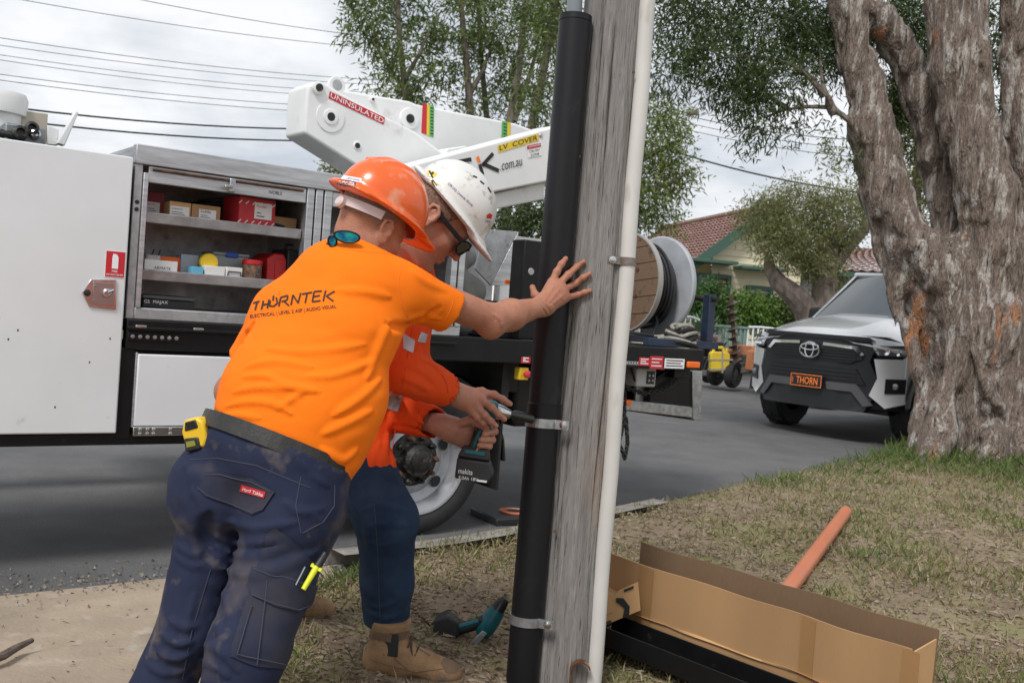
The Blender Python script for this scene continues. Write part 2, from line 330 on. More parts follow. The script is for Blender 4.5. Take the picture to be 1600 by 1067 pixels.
for v in np.concatenate([[.0, .015, .06, .13, .2], np.linspace(.26, 4.5, 110), np.linspace(4.7, 8, 20), np.linspace(9, 40, 10)]):
    p = KC[kk]+inw[kk]*v; rows.append(p); zs.append(verge_z(p, v)-(.06*np.clip((1.1-p[:, 0])/.3, 0, 1) if v < .16 else 0)-(.03 if v < .03 else 0) if v > .001 else np.full(len(p), -.03))
verge = tag(strip(rows, zs).build('verge', M_dirt, sharp=None), kind='structure')
for p in verge.data.polygons: p.use_smooth = True
ks = (KC[:, 0] > XD-.05) & (KC[:, 0] < 1.0); rw = [KC[ks]-inw[ks]*.01, KC[ks], KC[ks]+inw[ks]*.03, KC[ks]+inw[ks]*.15]
tag(strip(rw, [-.02, .075, .088, .09]).build('kerb', M_kerb, sharp=40), kind='structure')
rows = []; zs = []; kd = slice(0, 110)
for v in np.concatenate([np.linspace(.0, 4, 90), [5, 8, 20]]):
    p = KC[kd]+inw[kd]*v; rows.append(p); zs.append(.006+.012*min(v, 4)+hnoise(p, 3, .003, 8)-(.012 if abs(v-.612) < .03 else 0)-.30*np.clip((p[:, 0]-XD-.1)/.12, 0, 1))
tag(strip(rows, zs).build('driveway', M_conc, sharp=50), kind='structure')
# ---------------------------------------------------------------- the truck (own frame: s along the body to the rear, n away from the kerb, z up)
TA = rad(54.2); TT = np.array([math.sin(TA), math.cos(TA), 0]); TN = np.array([-math.cos(TA), math.sin(TA), 0]); TW = gnd(657, 839)
def side(x, y, off=0.0):
    d = ray(x, y); q = TW+TN*off; t = ((q-C0) @ TN)/(d @ TN); P = C0+t*d; return np.array([(P-TW) @ TT, off, P[2]])
truck = empty('utility_truck', TW, 'white and black utility truck with open tool cabinet and folded white lifting boom', 'truck')
truck.rotation_euler = (0, 0, math.pi/2-TA)
def tw(s, n, z): return TW+TT*s+TN*n+np.array([0, 0, z])
def tb(name, lo, hi, m, bevel=.004, parent=None): return MB().box(lo, hi).build(name, m, parent or truck, bevel)
# black body frame
tb('deck', (-1.56, -.1, 1.0), (1.86, 2.1, 1.045), M_black); tb('side_rail', (-1.56, -.115, .925), (1.865, -.06, 1.052), M_black, .006)
tb('side_rail', (-1.56, 2.06, .925), (1.865, 2.115, 1.052), M_black, .006); tb('rear_rail', (1.80, -.06, .93), (1.868, 2.06, 1.048), M_black, .006)
tb('ledge', (-1.56, -.135, 1.008), (.05, -.114, 1.022), M_black, .003)
for s in (-1.53, -1.29, -1.02): tb('ledge_clip', (s, -.139, 1.018), (s+.045, -.118, 1.029), M_steel, .003)
tb('sill_beam', (-6.0, -.105, .525), (-.62, -.05, .572), M_black, .004); tb('frame_post', (-1.575, -.108, .55), (-1.517, -.05, .93), M_black, .004)
tb('frame_post', (-.66, -.108, .56), (-.60, -.05, .93), M_black, .004)
tb('under_locker', (-6.0, -.06, .57), (-.62, .5, .93), M_dark, .0)
tb('chassis_rail', (-6.2, .55, .55), (1.7, .65, .80), M_dark); tb('chassis_rail', (-6.2, 1.4, .55), (1.7, 1.5, .80), M_dark)
tb('cross_member', (.5, .1, .75), (.62, 2.0, .93), M_dark); tb('cross_member', (1.2, .1, .75), (1.32, 2.0, .93), M_dark)
tb('axle', (-.1, .15, .33), (.1, 1.95, .48), M_dark, .03)
tb('fuel_tank', (.62, .12, .55), (1.25, .5, .9), M_dark, .03)
# locker door below the cabinet
ld = tb('locker_door', (-1.508, -.125, .606), (-.67, -.1, .908), M_white, .005)
tb('door_edge', (-1.516, -.118, .60), (-1.507, -.098, .914), M_alu, .002, ld)
hg = tb('hinge', (-1.512, -.134, .566), (-.67, -.108, .604), M_steel, .003)
for s in (-1.485, -1.455, -1.43, -1.36, -1.12, -1.09, -.9):
    MB().lathe([(.008, 0), (.007, .004), (0.003, .006)], (s, -.134, .594), (0, -1, 0), 10).build('bolt', M_steel, hg); MB().lathe([(.008, 0), (.007, .004), (0.003, .006)], (s, -.134, .576), (0, -1, 0), 10).build('bolt', M_steel, hg)
lt = tb('marker_light', (-1.553, -.121, .962), (-1.335, -.113, .998), M_black, .004)
for i in range(7): MB().lathe([(.009, 0), (.008, .003), (.004, .004)], (-1.535+i*.03, -.121, .98), (0, -1, 0), 12).build('led', M_galv, lt)
# big closed cabinet door on the left
cb = tb('cabinet_body', (-6.0, -.075, .6), (-1.585, .55, 1.69), M_dark, 0)
bd = tb('cabinet_door', (-4.6, -.125, .577), (-1.577, -.085, 1.713), M_white, .006)
tb('door_seal', (-4.58, -.088, .565), (-1.572, -.076, 1.70), M_black, .002, bd)
# recessed paddle latch
hc = side(158, 459, -.127); s, z = hc[0], hc[2]
MB().prism([(s-.075, -.133, z), (s-.045, -.133, z+.055), (s+.055, -.133, z+.062), (s+.06, -.133, z-.062), (s-.045, -.133, z-.055)], (0, .008, 0)).build('latch_plate', M_steel, bd, .003)
lp = MB().box((s-.035, -.1365, z-.045), (s+.048, -.1335, z+.047)).build('latch_dish', mat('latch_shadow_steel', (.42, .41, .41), .35, 1.0), bd, .004)
MB().lathe([(.017, 0), (.017, .012), (.012, .016), (.012, .01), (.004, .01)], (s+.018, -.1365, z+.005), (0, -1, 0), 20).build('lock_barrel', M_steel, lp); MB().tube([(s+.02, -.148, z+.008), (s+.042, -.15, z+.018)], .006, 8).build('latch_key', M_steel, lp)
for dz in (-.03, .03): MB().lathe([(.006, 0), (.004, .004)], (s-.028, -.1365, z+dz), (0, -1, 0), 8).build('screw', M_steel, lp)
MB().lathe([(.014, 0), (.013, .006), (.005, .008)], (s-.055, -.133, z), (0, -1, 0), 12).build('latch_bolt', M_hub, bd)
# extinguisher sticker
c = side(180, 413, -.127); sx, sz = c[0], c[2]; w, h = .037, .052
st = tb('extinguisher_sticker', (sx-w, -.1275, sz-h), (sx+w, -.1255, sz+h), M_red, 0, bd)
tb('sticker_border', (sx-w-.003, -.1265, sz-h-.003), (sx+w+.003, -.1256, sz+h+.003), M_wink, 0, st)
MB().prism([(sx-.013, -.1285, sz-.018), (sx+.011, -.1285, sz-.018), (sx+.011, -.1285, sz+.028), (sx+.004, -.1285, sz+.04), (sx-.01, -.1285, sz+.042), (sx-.013, -.1285, sz+.028)], (0, .0008, 0)).build('extinguisher_symbol', M_wink, st, sharp=None)
letters('sticker_text', 'FIRE', (sx-.012, -.1288, sz-.033), (1, 0, 0), (0, 0, 1), .022, M_wink, st); letters('sticker_text', 'EXTINGUISHER', (sx-.033, -.1288, sz-.046), (1, 0, 0), (0, 0, 1), .066, M_wink, st)
for px, py in ((28, 516), (13, 530), (172, 529), (86, 636), (140, 566)):
    q = side(px, py, -.126); MB().box((q[0]-.003, -.1258, q[2]-.004), (q[0]+.002, -.125, q[2]+.004)).build('paint_chip', M_ink, bd, sharp=None)
# aluminium tool cabinet
Z0, Z1 = 1.052, 1.772
cab = tb('tool_cabinet', (-1.56, .42, Z0), (.10, .45, Z1-.03), M_alu2, 0)
tb('roof_fascia', (-1.565, -.112, 1.692), (.105, -.06, 1.773), M_alu, .004, cab); tb('roof_sheet', (-1.56, -.07, 1.745), (.10, .46, 1.769), M_alu, .002, cab)
tb('end_panel', (-1.562, -.07, Z0), (-1.54, .42, 1.745), M_alu, .002, cab); tb('end_panel', (.08, -.07, Z0), (.101, .42, 1.745), M_alu, .002, cab)
tb('corner_post', (-1.562, -.1, Z0), (-1.53, -.055, 1.692), M_alu2, .003, cab); tb('door_track', (-1.528, -.108, 1.10), (-1.507, -.05, 1.66), M_alu, .003, cab)
for z in (1.535, 1.505): MB().lathe([(.009, 0), (.009, .003)], (-1.546, -.1, z), (0, -1, 0), 10).build('post_hole', M_ink, cab)
tb('sill', (-1.53, -.104, Z0), (.08, -.04, 1.10), M_alu2, .004, cab); tb('floor_sheet', (-1.53, -.05, 1.085), (.08, .42, 1.098), M_alu2, 0, cab)
for a, b in ((-.800, -.765), (-.757, -.722), (-.714, -.675), (0.0, .035), (.045, .08)): tb('upright', (a, -.106, 1.10), (b, -.05, 1.692), M_alu, .003, cab)
tb('partition', (-.765, -.05, 1.10), (-.75, .42, 1.70), M_alu2, 0, cab)
hd = tb('shutter_rail', (-1.507, -.098, 1.622), (-.802, -.075, 1.690), M_alu, .003, cab)
tb('shutter_rail', (-.672, -.098, 1.622), (-.002, -.075, 1.690), M_alu, .003, cab)
MB().tube([(-1.49, -.104, 1.676), (-.82, -.104, 1.676)], .006, 8).build('shutter_bar', M_rust, hd)
q = side(362, 290, -.11); MB().box((q[0]-.012, -.12, q[2]-.03), (q[0]+.014, -.1, q[2]+.03)).obox((q[0]-.02, -.128, q[2]-.008), (.018, 0, .004), (0, .008, 0), (-.002, 0, .008)).build('shutter_latch', M_steel, hd, .004)
q = side(431, 301, -.1); letters('maker_plate', 'NOBLE', (q[0]-.03, -.0995, q[2]-.008), (1, 0, 0), (0, 0, 1), .06, M_ink, hd)
M_shelf = mat('worn_shelf_sheet', (.40, .38, .38), .45, .7, var=.35, vscale=10); add_layer(M_shelf, (.22, .16, .14), 8, .5, .75)
for z in (1.457, 1.217):
    sh = tb('shelf', (-1.50, -.05, z+.03), (-.80, .42, z+.042), M_shelf, 0, cab); tb('shelf_lip', (-1.506, -.075, z), (-.803, -.052, z+.045), M_shelf, .004, sh)
    sh = tb('shelf', (-.67, -.05, z+.03), (0, .42, z+.042), M_shelf, 0, cab); tb('shelf_lip', (-.672, -.075, z), (-.002, -.052, z+.045), M_shelf, .004, sh)
# ---------------------------------------------------------------- wheel
wh = bpy.data.objects.new('rear_wheel', None); COL.objects.link(wh); wh.parent = truck; wh.location = (-.03, 0, .395)
R_ = .395
MB().lathe([(.262, .03), (.30, .0), (.345, -.004), (.375, .012), (.392, .05), (.395, .1), (.395, .2), (.38, .24), (.30, .25), (.262, .22)], (0, .0, 0), (0, 1, 0), 56, closed=True).build('tyre', M_rubber, wh)
rim = MB().lathe([(.276, .028), (.284, .012), (.279, .005), (.268, .006), (.262, .022), (.255, .05), (.242, .07), (.236, .10), (.19, .112), (.150, .085), (.142, .082), (.142, .10), (.24, .16), (.262, .2)], (0, 0, 0), (0, 1, 0), 56, caps=False).build('rim', M_rim, wh)
for i in range(6):
    a = math.pi*2*(i+.35)/6; MB().lathe([(.031, 0), (.031, .004)], (.198*math.cos(a), .092, .198*math.sin(a)), (math.cos(a)*.28, -1, math.sin(a)*.28), 18).build('hand_hole', M_ink, rim)
hub = MB().lathe([(.142, .09), (.138, .075), (.12, .07), (.085, .066), (.082, .02), (.06, .0), (.058, -.012), (.04, -.02), (.02, -.02)], (0, 0, 0), (0, 1, 0), 40).build('hub', M_hub, wh)
for i in range(10):
    a = math.pi*2*i/10; MB().lathe([(.017, .075), (.017, .045), (.012, .04), (.009, .022)], (.117*math.cos(a), 0, .117*math.sin(a)), (0, 1, 0), 6).build('wheel_nut', M_hub if i % 3 else M_rust, hub)
MB().lathe([(.262, .25), (.30, .25), (.39, .27), (.395, .3), (.395, .5), (.3, .52)], (0, .02, 0), (0, 1, 0), 40, closed=True).build('inner_tyre', M_rubber, wh)
wg = [(.52*math.cos(a), 0, .36+.50*math.sin(a)) for a in np.linspace(.05, math.pi-.05, 14)]
mb = MB()
for a, b in zip(wg[:-1], wg[1:]): mb.prism([(a[0], .02, a[2]), (b[0], .02, b[2]), (b[0]*.985, .02, b[2]-.008), (a[0]*.985, .02, a[2]-.008)], (0, .6, 0))
mb.build('mudguard', M_dark, truck)
tb('mud_flap', (.47, .02, .22), (.485, .6, .62), M_dark, .003); tb('stay_bracket', (.42, -.03, .62), (.47, .3, .93), M_dark, .004)
# ---------------------------------------------------------------- rear end of the tray
def onside(x, y, off): return side(x, y, off)
q = side(1050, 563, -.116)
for (xa, ya, xb, yb, m, nm) in ((998, 559, 1016, 571, M_red, 'warning_sticker'), (1015, 557, 1037, 576, M_red, 'warning_sticker'), (1038, 561, 1070, 575, M_wink, 'rating_plate'), (814, 558, 829, 567, M_red, 'warning_sticker')):
    a = side(xa, yb, -.1175); b = side(xb, ya, -.1175); t_ = tb(nm, (a[0], -.1178, a[2]), (b[0], -.1158, b[2]), m, 0)
    for i in range(3):
        zz_ = a[2]+(b[2]-a[2])*(.2+.27*i); tb('sticker_line', (a[0]+.012, -.1186, zz_), (b[0]-.012-.02*(i % 2), -.1179, zz_+.006), M_wink if m is M_red else M_ink, 0, t_)
a = side(974, 567, -.117); letters('rail_marking', 'XXXXXX', (a[0], -.1175, a[2]-.008), (1, 0, 0), (0, 0, 1), .12, M_wink, truck)
a = side(1082, 570, -.117); MB().box((a[0]-.055, -.135, a[2]-.018), (a[0]+.05, -.116, a[2]+.02)).build('side_marker', M_lens, truck, .006)
a = side(812, 583, -.06); es = MB().box((a[0]-.03, -.10, a[2]-.033), (a[0]+.03, -.05, a[2]+.033)).build('stop_switch_box', M_yel, truck, .004); MB().lathe([(.011, 0), (.011, .016), (.02, .018), (.02, .03), (.014, .034)], (a[0]+.005, -.10, a[2]), (0, -1, 0), 16).build('stop_button', mat('red_button', (.6, .04, .06), .35), es)
a = side(1003, 588, .02); cbx = MB().box((a[0]-.08, -.02, a[2]-.06), (a[0]+.08, .1, a[2]+.055)).build('control_box', mat('grey_box_plastic', (.42, .43, .42), .5), truck, .008); MB().box((a[0]-.0, -.024, a[2]-.042), (a[0]+.065, -.0195, a[2]+.036)).build('control_panel', M_ink, cbx, .002)
for i in range(4): MB().lathe([(.008, 0), (.007, .004)], (a[0]+.018+.03*(i % 2), -.024, a[2]-.02+.03*(i//2)), (0, -1, 0), 10).build('panel_dial', M_galv, cbx)
a = side(1056, 612, .05); MB().box((a[0]-.24, .03, a[2]-.12), (a[0]+.14, .4, a[2]+.13)).build('battery_box', M_black, truck, .01)
a = side(1062, 583, -.0); MB().box((a[0]-.075, -.03, a[2]-.03), (a[0]+.065, .02, a[2]+.03)).build('plug_socket', M_black, truck, .006)
# underrun frame
p = [side(*q, .02) for q in ((1082, 580), (1098, 580), (1095, 657), (1083, 655))]
fr = MB().prism(p, (0, .06, 0)).build('underrun_post', M_galv, truck, .004); a = side(980, 632, .02); b = side(1084, 652, .02)
MB().prism([(a[0]-.3, .025, .685), (b[0]+.06, .025, .608), (b[0]+.06, .025, .675), (a[0]-.3, .025, .745)], (0, .05, 0)).build('underrun_bar', M_galv, fr, .004)
MB().prism([(a[0]-.05, .07, .66), (b[0]+.06, .07, .59), (b[0]+.06, .07, .61), (a[0]-.05, .07, .68)], (0, .07, 0)).build('underrun_lower_lip', M_dark, fr, .002)
tb('underrun_back_plate', (a[0]+.12, .08, .70), (b[0], .1, .80), M_galv, .003, fr)
tb('tail_lamp', (a[0]-.22, .0, .69), (a[0]+.02, .05, .725), M_lens, .006); tb('tail_lamp', (a[0]-.2, .0, .86), (a[0]-.05, .05, .89), M_lens, .006)
ch = MB()
def chain(path, r=.006, L_=.03):
    P = np.array(path, float); s_ = np.concatenate([[0], np.cumsum(np.linalg.norm(np.diff(P, axis=0), axis=1))]); n = int(s_[-1]/(L_*.75)); mb = MB()
    for i in range(n):
        c = np.array([np.interp((i+.5)*s_[-1]/n, s_, P[:, k]) for k in range(3)]); d = np.array([np.interp((i+.9)*s_[-1]/n, s_, P[:, k]) for k in range(3)])-np.array([np.interp((i+.1)*s_[-1]/n, s_, P[:, k]) for k in range(3)]); d /= np.linalg.norm(d)+1e-9
        u = np.array([0, 1, 0.]) if i % 2 else np.cross(d, [0, 1, 0.]); u /= np.linalg.norm(u)+1e-9
        mb.tube([c+d*L_*.55*math.cos(t)+u*L_*.36*math.sin(t) for t in np.linspace(0, 2*math.pi, 9)], r, 5, caps=False)
    return mb
xa = side(965, 620, .0)[0]
chain([(xa+.0, 0, .86), (xa+.05, -.01, .80), (xa+.2, -.01, .765), (xa+.35, -.01, .785), (xa+.48, 0, .85)]).build('safety_chain', M_dark, truck); chain([(xa+.05, 0, .80), (xa+.06, -.01, .6), (xa+.03, -.01, .47), (xa+.08, -.02, .38), (xa+.10, -.01, .47), (xa+.08, 0, .62)]).build('safety_chain', M_dark, truck)
chain([(xa-.02, 0, .7), (xa+.0, -.02, .5), (xa+.02, 0, .33), (xa+.05, .02, .25)]).build('safety_chain', M_dark, truck)
for i in range(3): MB().tube([(xa+.1+.05*i, .02, .93), (xa+.12+.06*i, -.01, .84-.02*i), (xa+.3, 0, .82+.02*i), (xa+.42+.03*i, .03, .93)], .007, 6).build('hose', M_dark, truck)
# ---------------------------------------------------------------- folded boom on the truck
def arm(name, pts, n0, wd, m, bevel=.015, parent=None):
    P = [side(x, y, n0) for x, y in pts]; return MB().prism(P, (0, wd, 0)).build(name, m, parent or truck, bevel, seg=3)
def bface(n0): return lambda x, y: side(x, y, n0-.003)
def decal(name, corners, n0, m, parent, lift=.003):
    P = [side(x, y, n0)-np.array([0, lift, 0]) for x, y in corners]; return MB().add(P, [(0, 1, 2, 3)]).build(name, m, parent, sharp=None)
def dtext(name, txt, o, ex, ey, n0, m, parent, lift=.005, shear=0.0, bold=0.0):
    """lettering fitted into the photographed parallelogram on the plane n0"""
    A, X_, Y_ = (side(*q, n0)-np.array([0, lift, 0]) for q in (o, ex, ey)); v, f = text2d(txt, 1, bold, 1.0, shear); a = np.array(v); a -= a.min(0); a /= a.max(0)
    return MB().add([A+(X_-A)*p[0]+(Y_-A)*p[1] for p in a], f).build(name, m, parent, sharp=None)
nC = 1.05
armC = arm('upper_boom', [(500, 128), (532, 140), (640, 158), (652, 163), (806, 193), (838, 205), (900, 212), (900, 262), (700, 270), (560, 225), (500, 175)], nC, .26, M_boom)
for c in ((660, 162, 667, 163, 666, 211, 658, 208, M_red), (667, 163, 671, 164, 670, 213, 666, 211, M_yel), (671, 164, 678, 166, 677, 215, 670, 213, M_grn), (784, 189, 793, 191, 792, 216, 783, 220, M_grn), (793, 191, 798, 192, 797, 214, 792, 216, M_yel)):
    decal('marker_band', [(c[0], c[1]), (c[2], c[3]), (c[4], c[5]), (c[6], c[7])], nC, c[8], armC)
for i in range(9):
    y = 168+i*5; decal('band_ticks', [(672, y), (676.5, y+.9), (676.5, y+2.6), (672, y+1.7)], nC, M_ink, armC, .006)
for i in range(5):
    y = 193+i*5; decal('band_ticks', [(786, y), (791, y+1), (791, y+2.6), (786, y+1.6)], nC, M_ink, armC, .006)
for (x, y, r1) in ((639, 186, .045), (581, 156, .012)):
    q = side(x, y, nC); MB().lathe([(r1*1.5, 0), (r1*1.4, .012), (r1, .014)], q, (0, -1, 0), 24).build('pin_boss', M_boom, armC); MB().lathe([(r1*.62, .012), (r1*.6, .022), (r1*.2, .024)], q, (0, -1, 0), 16).build('pivot_pin', M_hub, armC)
nA = .74
armA = arm('lower_boom', [(479, 150), (481, 134), (490, 128), (507, 129), (520, 138), (600, 181), (650, 206), (700, 245), (760, 276), (760, 330), (640, 310), (556, 259), (476, 208)], nA, .27, M_boom)
q = side(527, 133, nA+.12); MB().lathe([(.05, 0), (.05, .03)], q, (0, 1, 0), 20).build('lifting_eye', M_boom, armA, .004); MB().lathe([(.03, -.002), (.03, .034)], q, (0, 1, 0), 16).build('eye_hole', M_alu2, armA)
q = side(496, 138, nA); MB().lathe([(.036, 0), (.034, .02), (.026, .024)], q, (0, -1, 0), 24).build('pin_boss', M_boom, armA); MB().lathe([(.021, .02), (.021, .03), (.008, .031)], q, (0, -1, 0), 16).build('pivot_pin', M_hub, armA)
q = side(516, 183, nA); MB().lathe([(.085, 0), (.083, .006), (.045, .007), (.043, .012), (.032, .014), (.024, .014), (.022, -.02)], q, (0, -1, 0), 32).build('bore_ring', M_boom, armA); MB().lathe([(.0225, .0125), (.021, .0155)], q, (0, -1, 0), 24).build('bore_hole', M_ink, armA)
q = side(558, 228, nA); MB().lathe([(.026, 0), (.022, .006)], q, (0, -1, 0), 20).build('bore_ring', M_boom, armA); MB().lathe([(.018, .002), (.016, .0075)], q, (0, -1, 0), 20).build('bore_hole', M_hub, armA)
decal('uninsulated_sign', [(515, 143), (601, 184), (599, 195), (513, 154)], nA, M_red, armA); dtext('sign_text', 'UNINSULATED', (515.5, 152.5), (598, 193), (517, 145), nA, M_wink, armA)
arm('boom_web', [(700, 232), (728, 228), (760, 260), (760, 275), (690, 244)], nA+.05, .12, M_boom, .008)
nB = .42
armB = arm('boom_cover', [(640, 258), (862, 199), (866, 282), (776, 300), (640, 335)], nB, .26, M_boom, .012)
arm('cover_end', [(862.5, 197), (905, 190), (905, 290), (864, 283)], nB+.02, .22, M_boom, .01, armB)
armD = arm('boom_rest_beam', [(700, 320), (776, 301.5), (853, 284), (850, 312), (775, 327), (720, 338)], nB+.06, .16, M_boom, .01)
decal('cover_label', [(777, 228), (841, 209), (841, 220), (778, 239)], nB, M_yel, armB); dtext('label_text', 'LV  COVER', (780, 235.5), (839, 219), (780, 227.5), nB, M_ink, armB)
decal('danger_label', [(822, 227), (845, 222), (846, 243), (824, 247)], nB, M_wink, armB); decal('danger_band', [(823, 228), (844, 223.5), (844.5, 229.5), (823, 234)], nB, M_red, armB, .005)
dtext('danger_text', 'DANGER', (826, 231.5), (843, 227.5), (826, 228.5), nB, M_wink, armB, .007); dtext('danger_text', 'CRUSH', (826.5, 239.5), (842, 236), (826.5, 235.5), nB, M_ink, armB); dtext('danger_text', 'ZONE', (828, 245.5), (842, 242), (828, 241.5), nB, M_ink, armB)
def strokes(name, segs, w, n0, m, parent):
    mb = MB()
    for a, b in segs:
        A, B = side(*a, n0), side(*b, n0); d = B-A; d /= np.linalg.norm(d); u = np.array([-d[2], 0, d[0]])*w/2; o = np.array([0, -.004, 0]); mb.add([A-u+o, B-u+o, B+u+o, A+u+o], [(0, 1, 2, 3)])
    return mb.build(name, m, parent, sharp=None)
strokes('logo_letters', [((663, 267), (659, 285)), ((671, 264), (703, 258)), ((687, 262), (683, 284)), ((712, 254), (736, 249)), ((715, 262), (733, 258)), ((718, 253), (712, 281)), ((749, 257), (754, 273)), ((770, 240), (753, 259)), ((754, 256), (779, 267))], .022, nB, M_ink, armB)
strokes('logo_accent', [((745.5, 245), (748.5, 254))], .022, nB, M_orgp, armB)
dtext('web_address', '.com.au', (781, 267.5), (815, 259), (781, 257), nB, M_ink, armB)
q = side(845, 212, nB); MB().lathe([(.014, 0), (.01, .006)], q, (0, -1, 0), 12).build('cover_bolt', M_galv, armB)
# pedestal, hopper and canvas beside the boom
tb('boom_pedestal', (-.1, .75, 1.045), (.3, 1.3, 1.9), M_boom, .02)
P = [side(*q, .3) for q in ((768, 446), (810, 362), (812, 446))]; MB().prism(P, (0, .012, 0)).build('hopper_side', M_alu, truck, .002)
P = [side(*q, .3) for q in ((758, 358), (809, 362), (767, 446), (742, 420))]; MB().prism(P, (0, .012, 0)).build('hopper_front', M_alu2, truck, .002)
tb('hopper_back', (side(745, 400, .3)[0], .55, 1.25), (side(812, 400, .3)[0], .57, 1.62), M_alu2)
tb('rear_bulkhead', (side(785, 400, .62)[0], .62, 1.05), (side(850, 400, .62)[0], .66, 1.66), M_boom, .004)
tb('hopper_base', (side(765, 450, .25)[0], .22, 1.16), (side(812, 450, .25)[0], .5, 1.25), M_black); tb('winch_bracket', (side(770, 480, .1)[0], .06, 1.045), (side(815, 480, .1)[0], .4, 1.16), M_black, .01)
a = side(797, 441, .2); tb('reflector', (a[0]-.04, .19, a[2]-.012), (a[0]+.05, .2, a[2]+.012), M_lens, .002)
a = side(827, 430, .02); pb = tb('post_box', (a[0]-.06, .0, 1.05), (a[0]+.07, .12, a[2]+.19), M_black, .008); MB().lathe([(.02, 0), (.018, .004)], (a[0]-.005, 0, a[2]+.02), (0, -1, 0), 16).build('post_button', mat('grey_cap', (.35, .35, .34), .5), pb)
V_ = Vol((-.05, -.08, 1.0), (.55, .5, 1.62), .012)
sc_ = [side(x, y, .05) for x, y in ((722, 405), (748, 402), (728, 450), (755, 455), (735, 495))]
V_.cap(sc_[0]+[0, .08, 0], sc_[1]+[0, .12, 0], .06, .06, .05).cap(sc_[2]+[0, .1, 0], sc_[3]+[0, .1, 0], .085, .07, .06).cap(sc_[2]+[0, .1, 0], sc_[4]+[0, .1, 0], .09, .10, .05)
V_.disp(lambda X, Y, Z: .012*vnoise(X*14+Z*5, Y*10, Z*6)+.006*vnoise(X*30, Y*30, Z*16, 3))
link('canvas_cover', vq_mesh('canvas_cover', [V_.mesh()], 1), mat('grey_canvas', (.20, .20, .19), .9, var=.25, vscale=8, bump=.2, bscale=200), truck, None).data.polygons.foreach_set
# things seen above the closed door: bucket mount with valves
a = side(-6, 190, .5); MB().lathe([(.0, -.2), (.10, -.2), (.10, .03), (.118, .035), (.122, .1), (.112, .125), (.02, .135)], (a[0], .5, a[2]), (0, 0, 1), 28).build('bucket_mount', M_boom, truck)
P = [side(*q, .46) for q in ((33, 172), (75, 178), (72, 226), (33, 222))]; MB().prism(P, (0, .08, 0)).build('valve_cover', mat('beige_paint', (.50, .45, .37), .6, var=.2, vscale=6), truck, .004)
a = side(42, 208, .3); vb = MB().box((a[0]-.09, .28, a[2]-.1), (a[0]+.07, .42, a[2]+.03)).build('valve_block', mat('zinc_casting', (.28, .30, .31), .45, .6, var=.4, vscale=20), truck, .01)
for (x, y, r1) in ((48, 203, .028), (54, 212, .02), (30, 210, .03)):
    q = side(x, y, .27); MB().lathe([(r1, 0), (r1, .03), (r1*.6, .035), (r1*.5, .02), (r1*.2, .02)], q, (0, -1, .2), 18).build('valve_port', M_steel if r1 < .025 else M_hub, vb)
MB().tube([side(0, 208, .3), side(20, 212, .28), side(36, 220, .27)], .018, 10).build('valve_hose', M_dark, truck)
P = [side(*q, .4) for q in ((90, 224), (118, 173), (123, 176), (101, 228))]; MB().prism(P, (0, .05, 0)).build('guard_fin', M_boom, truck, .004); P = [side(*q, .45) for q in ((74, 195), (92, 202), (90, 228), (74, 226))]; MB().prism(P, (0, .03, 0)).build('guard_plate', M_boom, truck, .004)
# ---------------------------------------------------------------- timber pole with pipes
def n_(v): v = np.array(v, float); return v/np.linalg.norm(v)
PB = at(888, 950, 3.2); PT = at(957, 94, 3.2); PT = PB+(PT-PB)*np.array([1, 1, 1]); PDIR = n_(PT-PB)
def pole_at(z): return PB+PDIR*((z-PB[2])/PDIR[2])
M_pole = mat('weathered_timber', (.265, .248, .232), .85, col2=(.165, .152, .142), vscale=7, stretch=(9, 9, .45), bump=.7, bscale=22, contrast=(.3, .7)); add_layer(M_pole, (.32, .295, .27), 16, .57, .8, stretch=(6, 6, .5)); add_layer(M_pole, (.06, .052, .05), 46, .60, .68, stretch=(5, 5, .09), seed=2); add_layer(M_pole, (.27, .20, .15), 3, .58, .8, stretch=(2, 2, .4), seed=4)
root = empty('timber_pole', pole_at(.08), 'weathered grey timber power pole between the two workers and the grass', 'pole')
mb = MB(); NS, NZ = 168, 90; vs = []; base = pole_at(.02); H_ = 2.9
ca = n_(np.cross(PDIR, [0, 1, 0])); cbv = np.cross(PDIR, ca)
cracks = [(random.uniform(0, 6.28), random.uniform(0, 2.6), random.uniform(.3, 1.1), random.uniform(.008, .02)) for _ in range(46)]
TH = np.arange(NS)*2*math.pi/NS
for j in range(NZ):
    z = H_*j/(NZ-1); r = np.full(NS, .112-.0045*z)+.0025*np.sin(3*TH+.6*z)
    r += .002*vnoise(TH*6, np.full(NS, z*1.2), np.zeros(NS), 5)+.0012*vnoise(TH*18, np.full(NS, z*.9), np.ones(NS), 6)
    for (th, z0, ln, dp) in cracks:
        if z0 < z < z0+ln:
            w = math.sin(math.pi*(z-z0)/ln); dd = (TH-th-.05*math.sin(z*5+th)+math.pi) % (2*math.pi)-math.pi; r -= dp*w*np.exp(-(dd/.028)**2)
    vs += [base-np.array(root.location)+PDIR*z+r[i]*(math.cos(TH[i])*ca+math.sin(TH[i])*cbv) for i in range(NS)]
mb.add(vs, [(j*NS+i, j*NS+(i+1) % NS, (j+1)*NS+(i+1) % NS, (j+1)*NS+i) for j in range(NZ-1) for i in range(NS)]+[tuple((NZ-1)*NS+i for i in range(NS))]); mb.build('pole_shaft', M_pole, root, sharp=60)
M_pipe = mat('black_poly_pipe', (.010, .010, .012), .45, var=.4, vscale=5, rvar=.1, stretch=(1, 1, .3), spec=.3); add_layer(M_pipe, (.028, .027, .027), 9, .58, .85)
M_gpipe = mat('grey_pvc', (.19, .21, .23), .35); M_wpipe = mat('white_pvc', (.62, .60, .56), .4, var=.1, vscale=4); add_layer(M_wpipe, (.33, .27, .21), 12, .6, .8, stretch=(1, 1, .3))
def along(p0, z): return p0+PDIR*((z-p0[2])/PDIR[2])
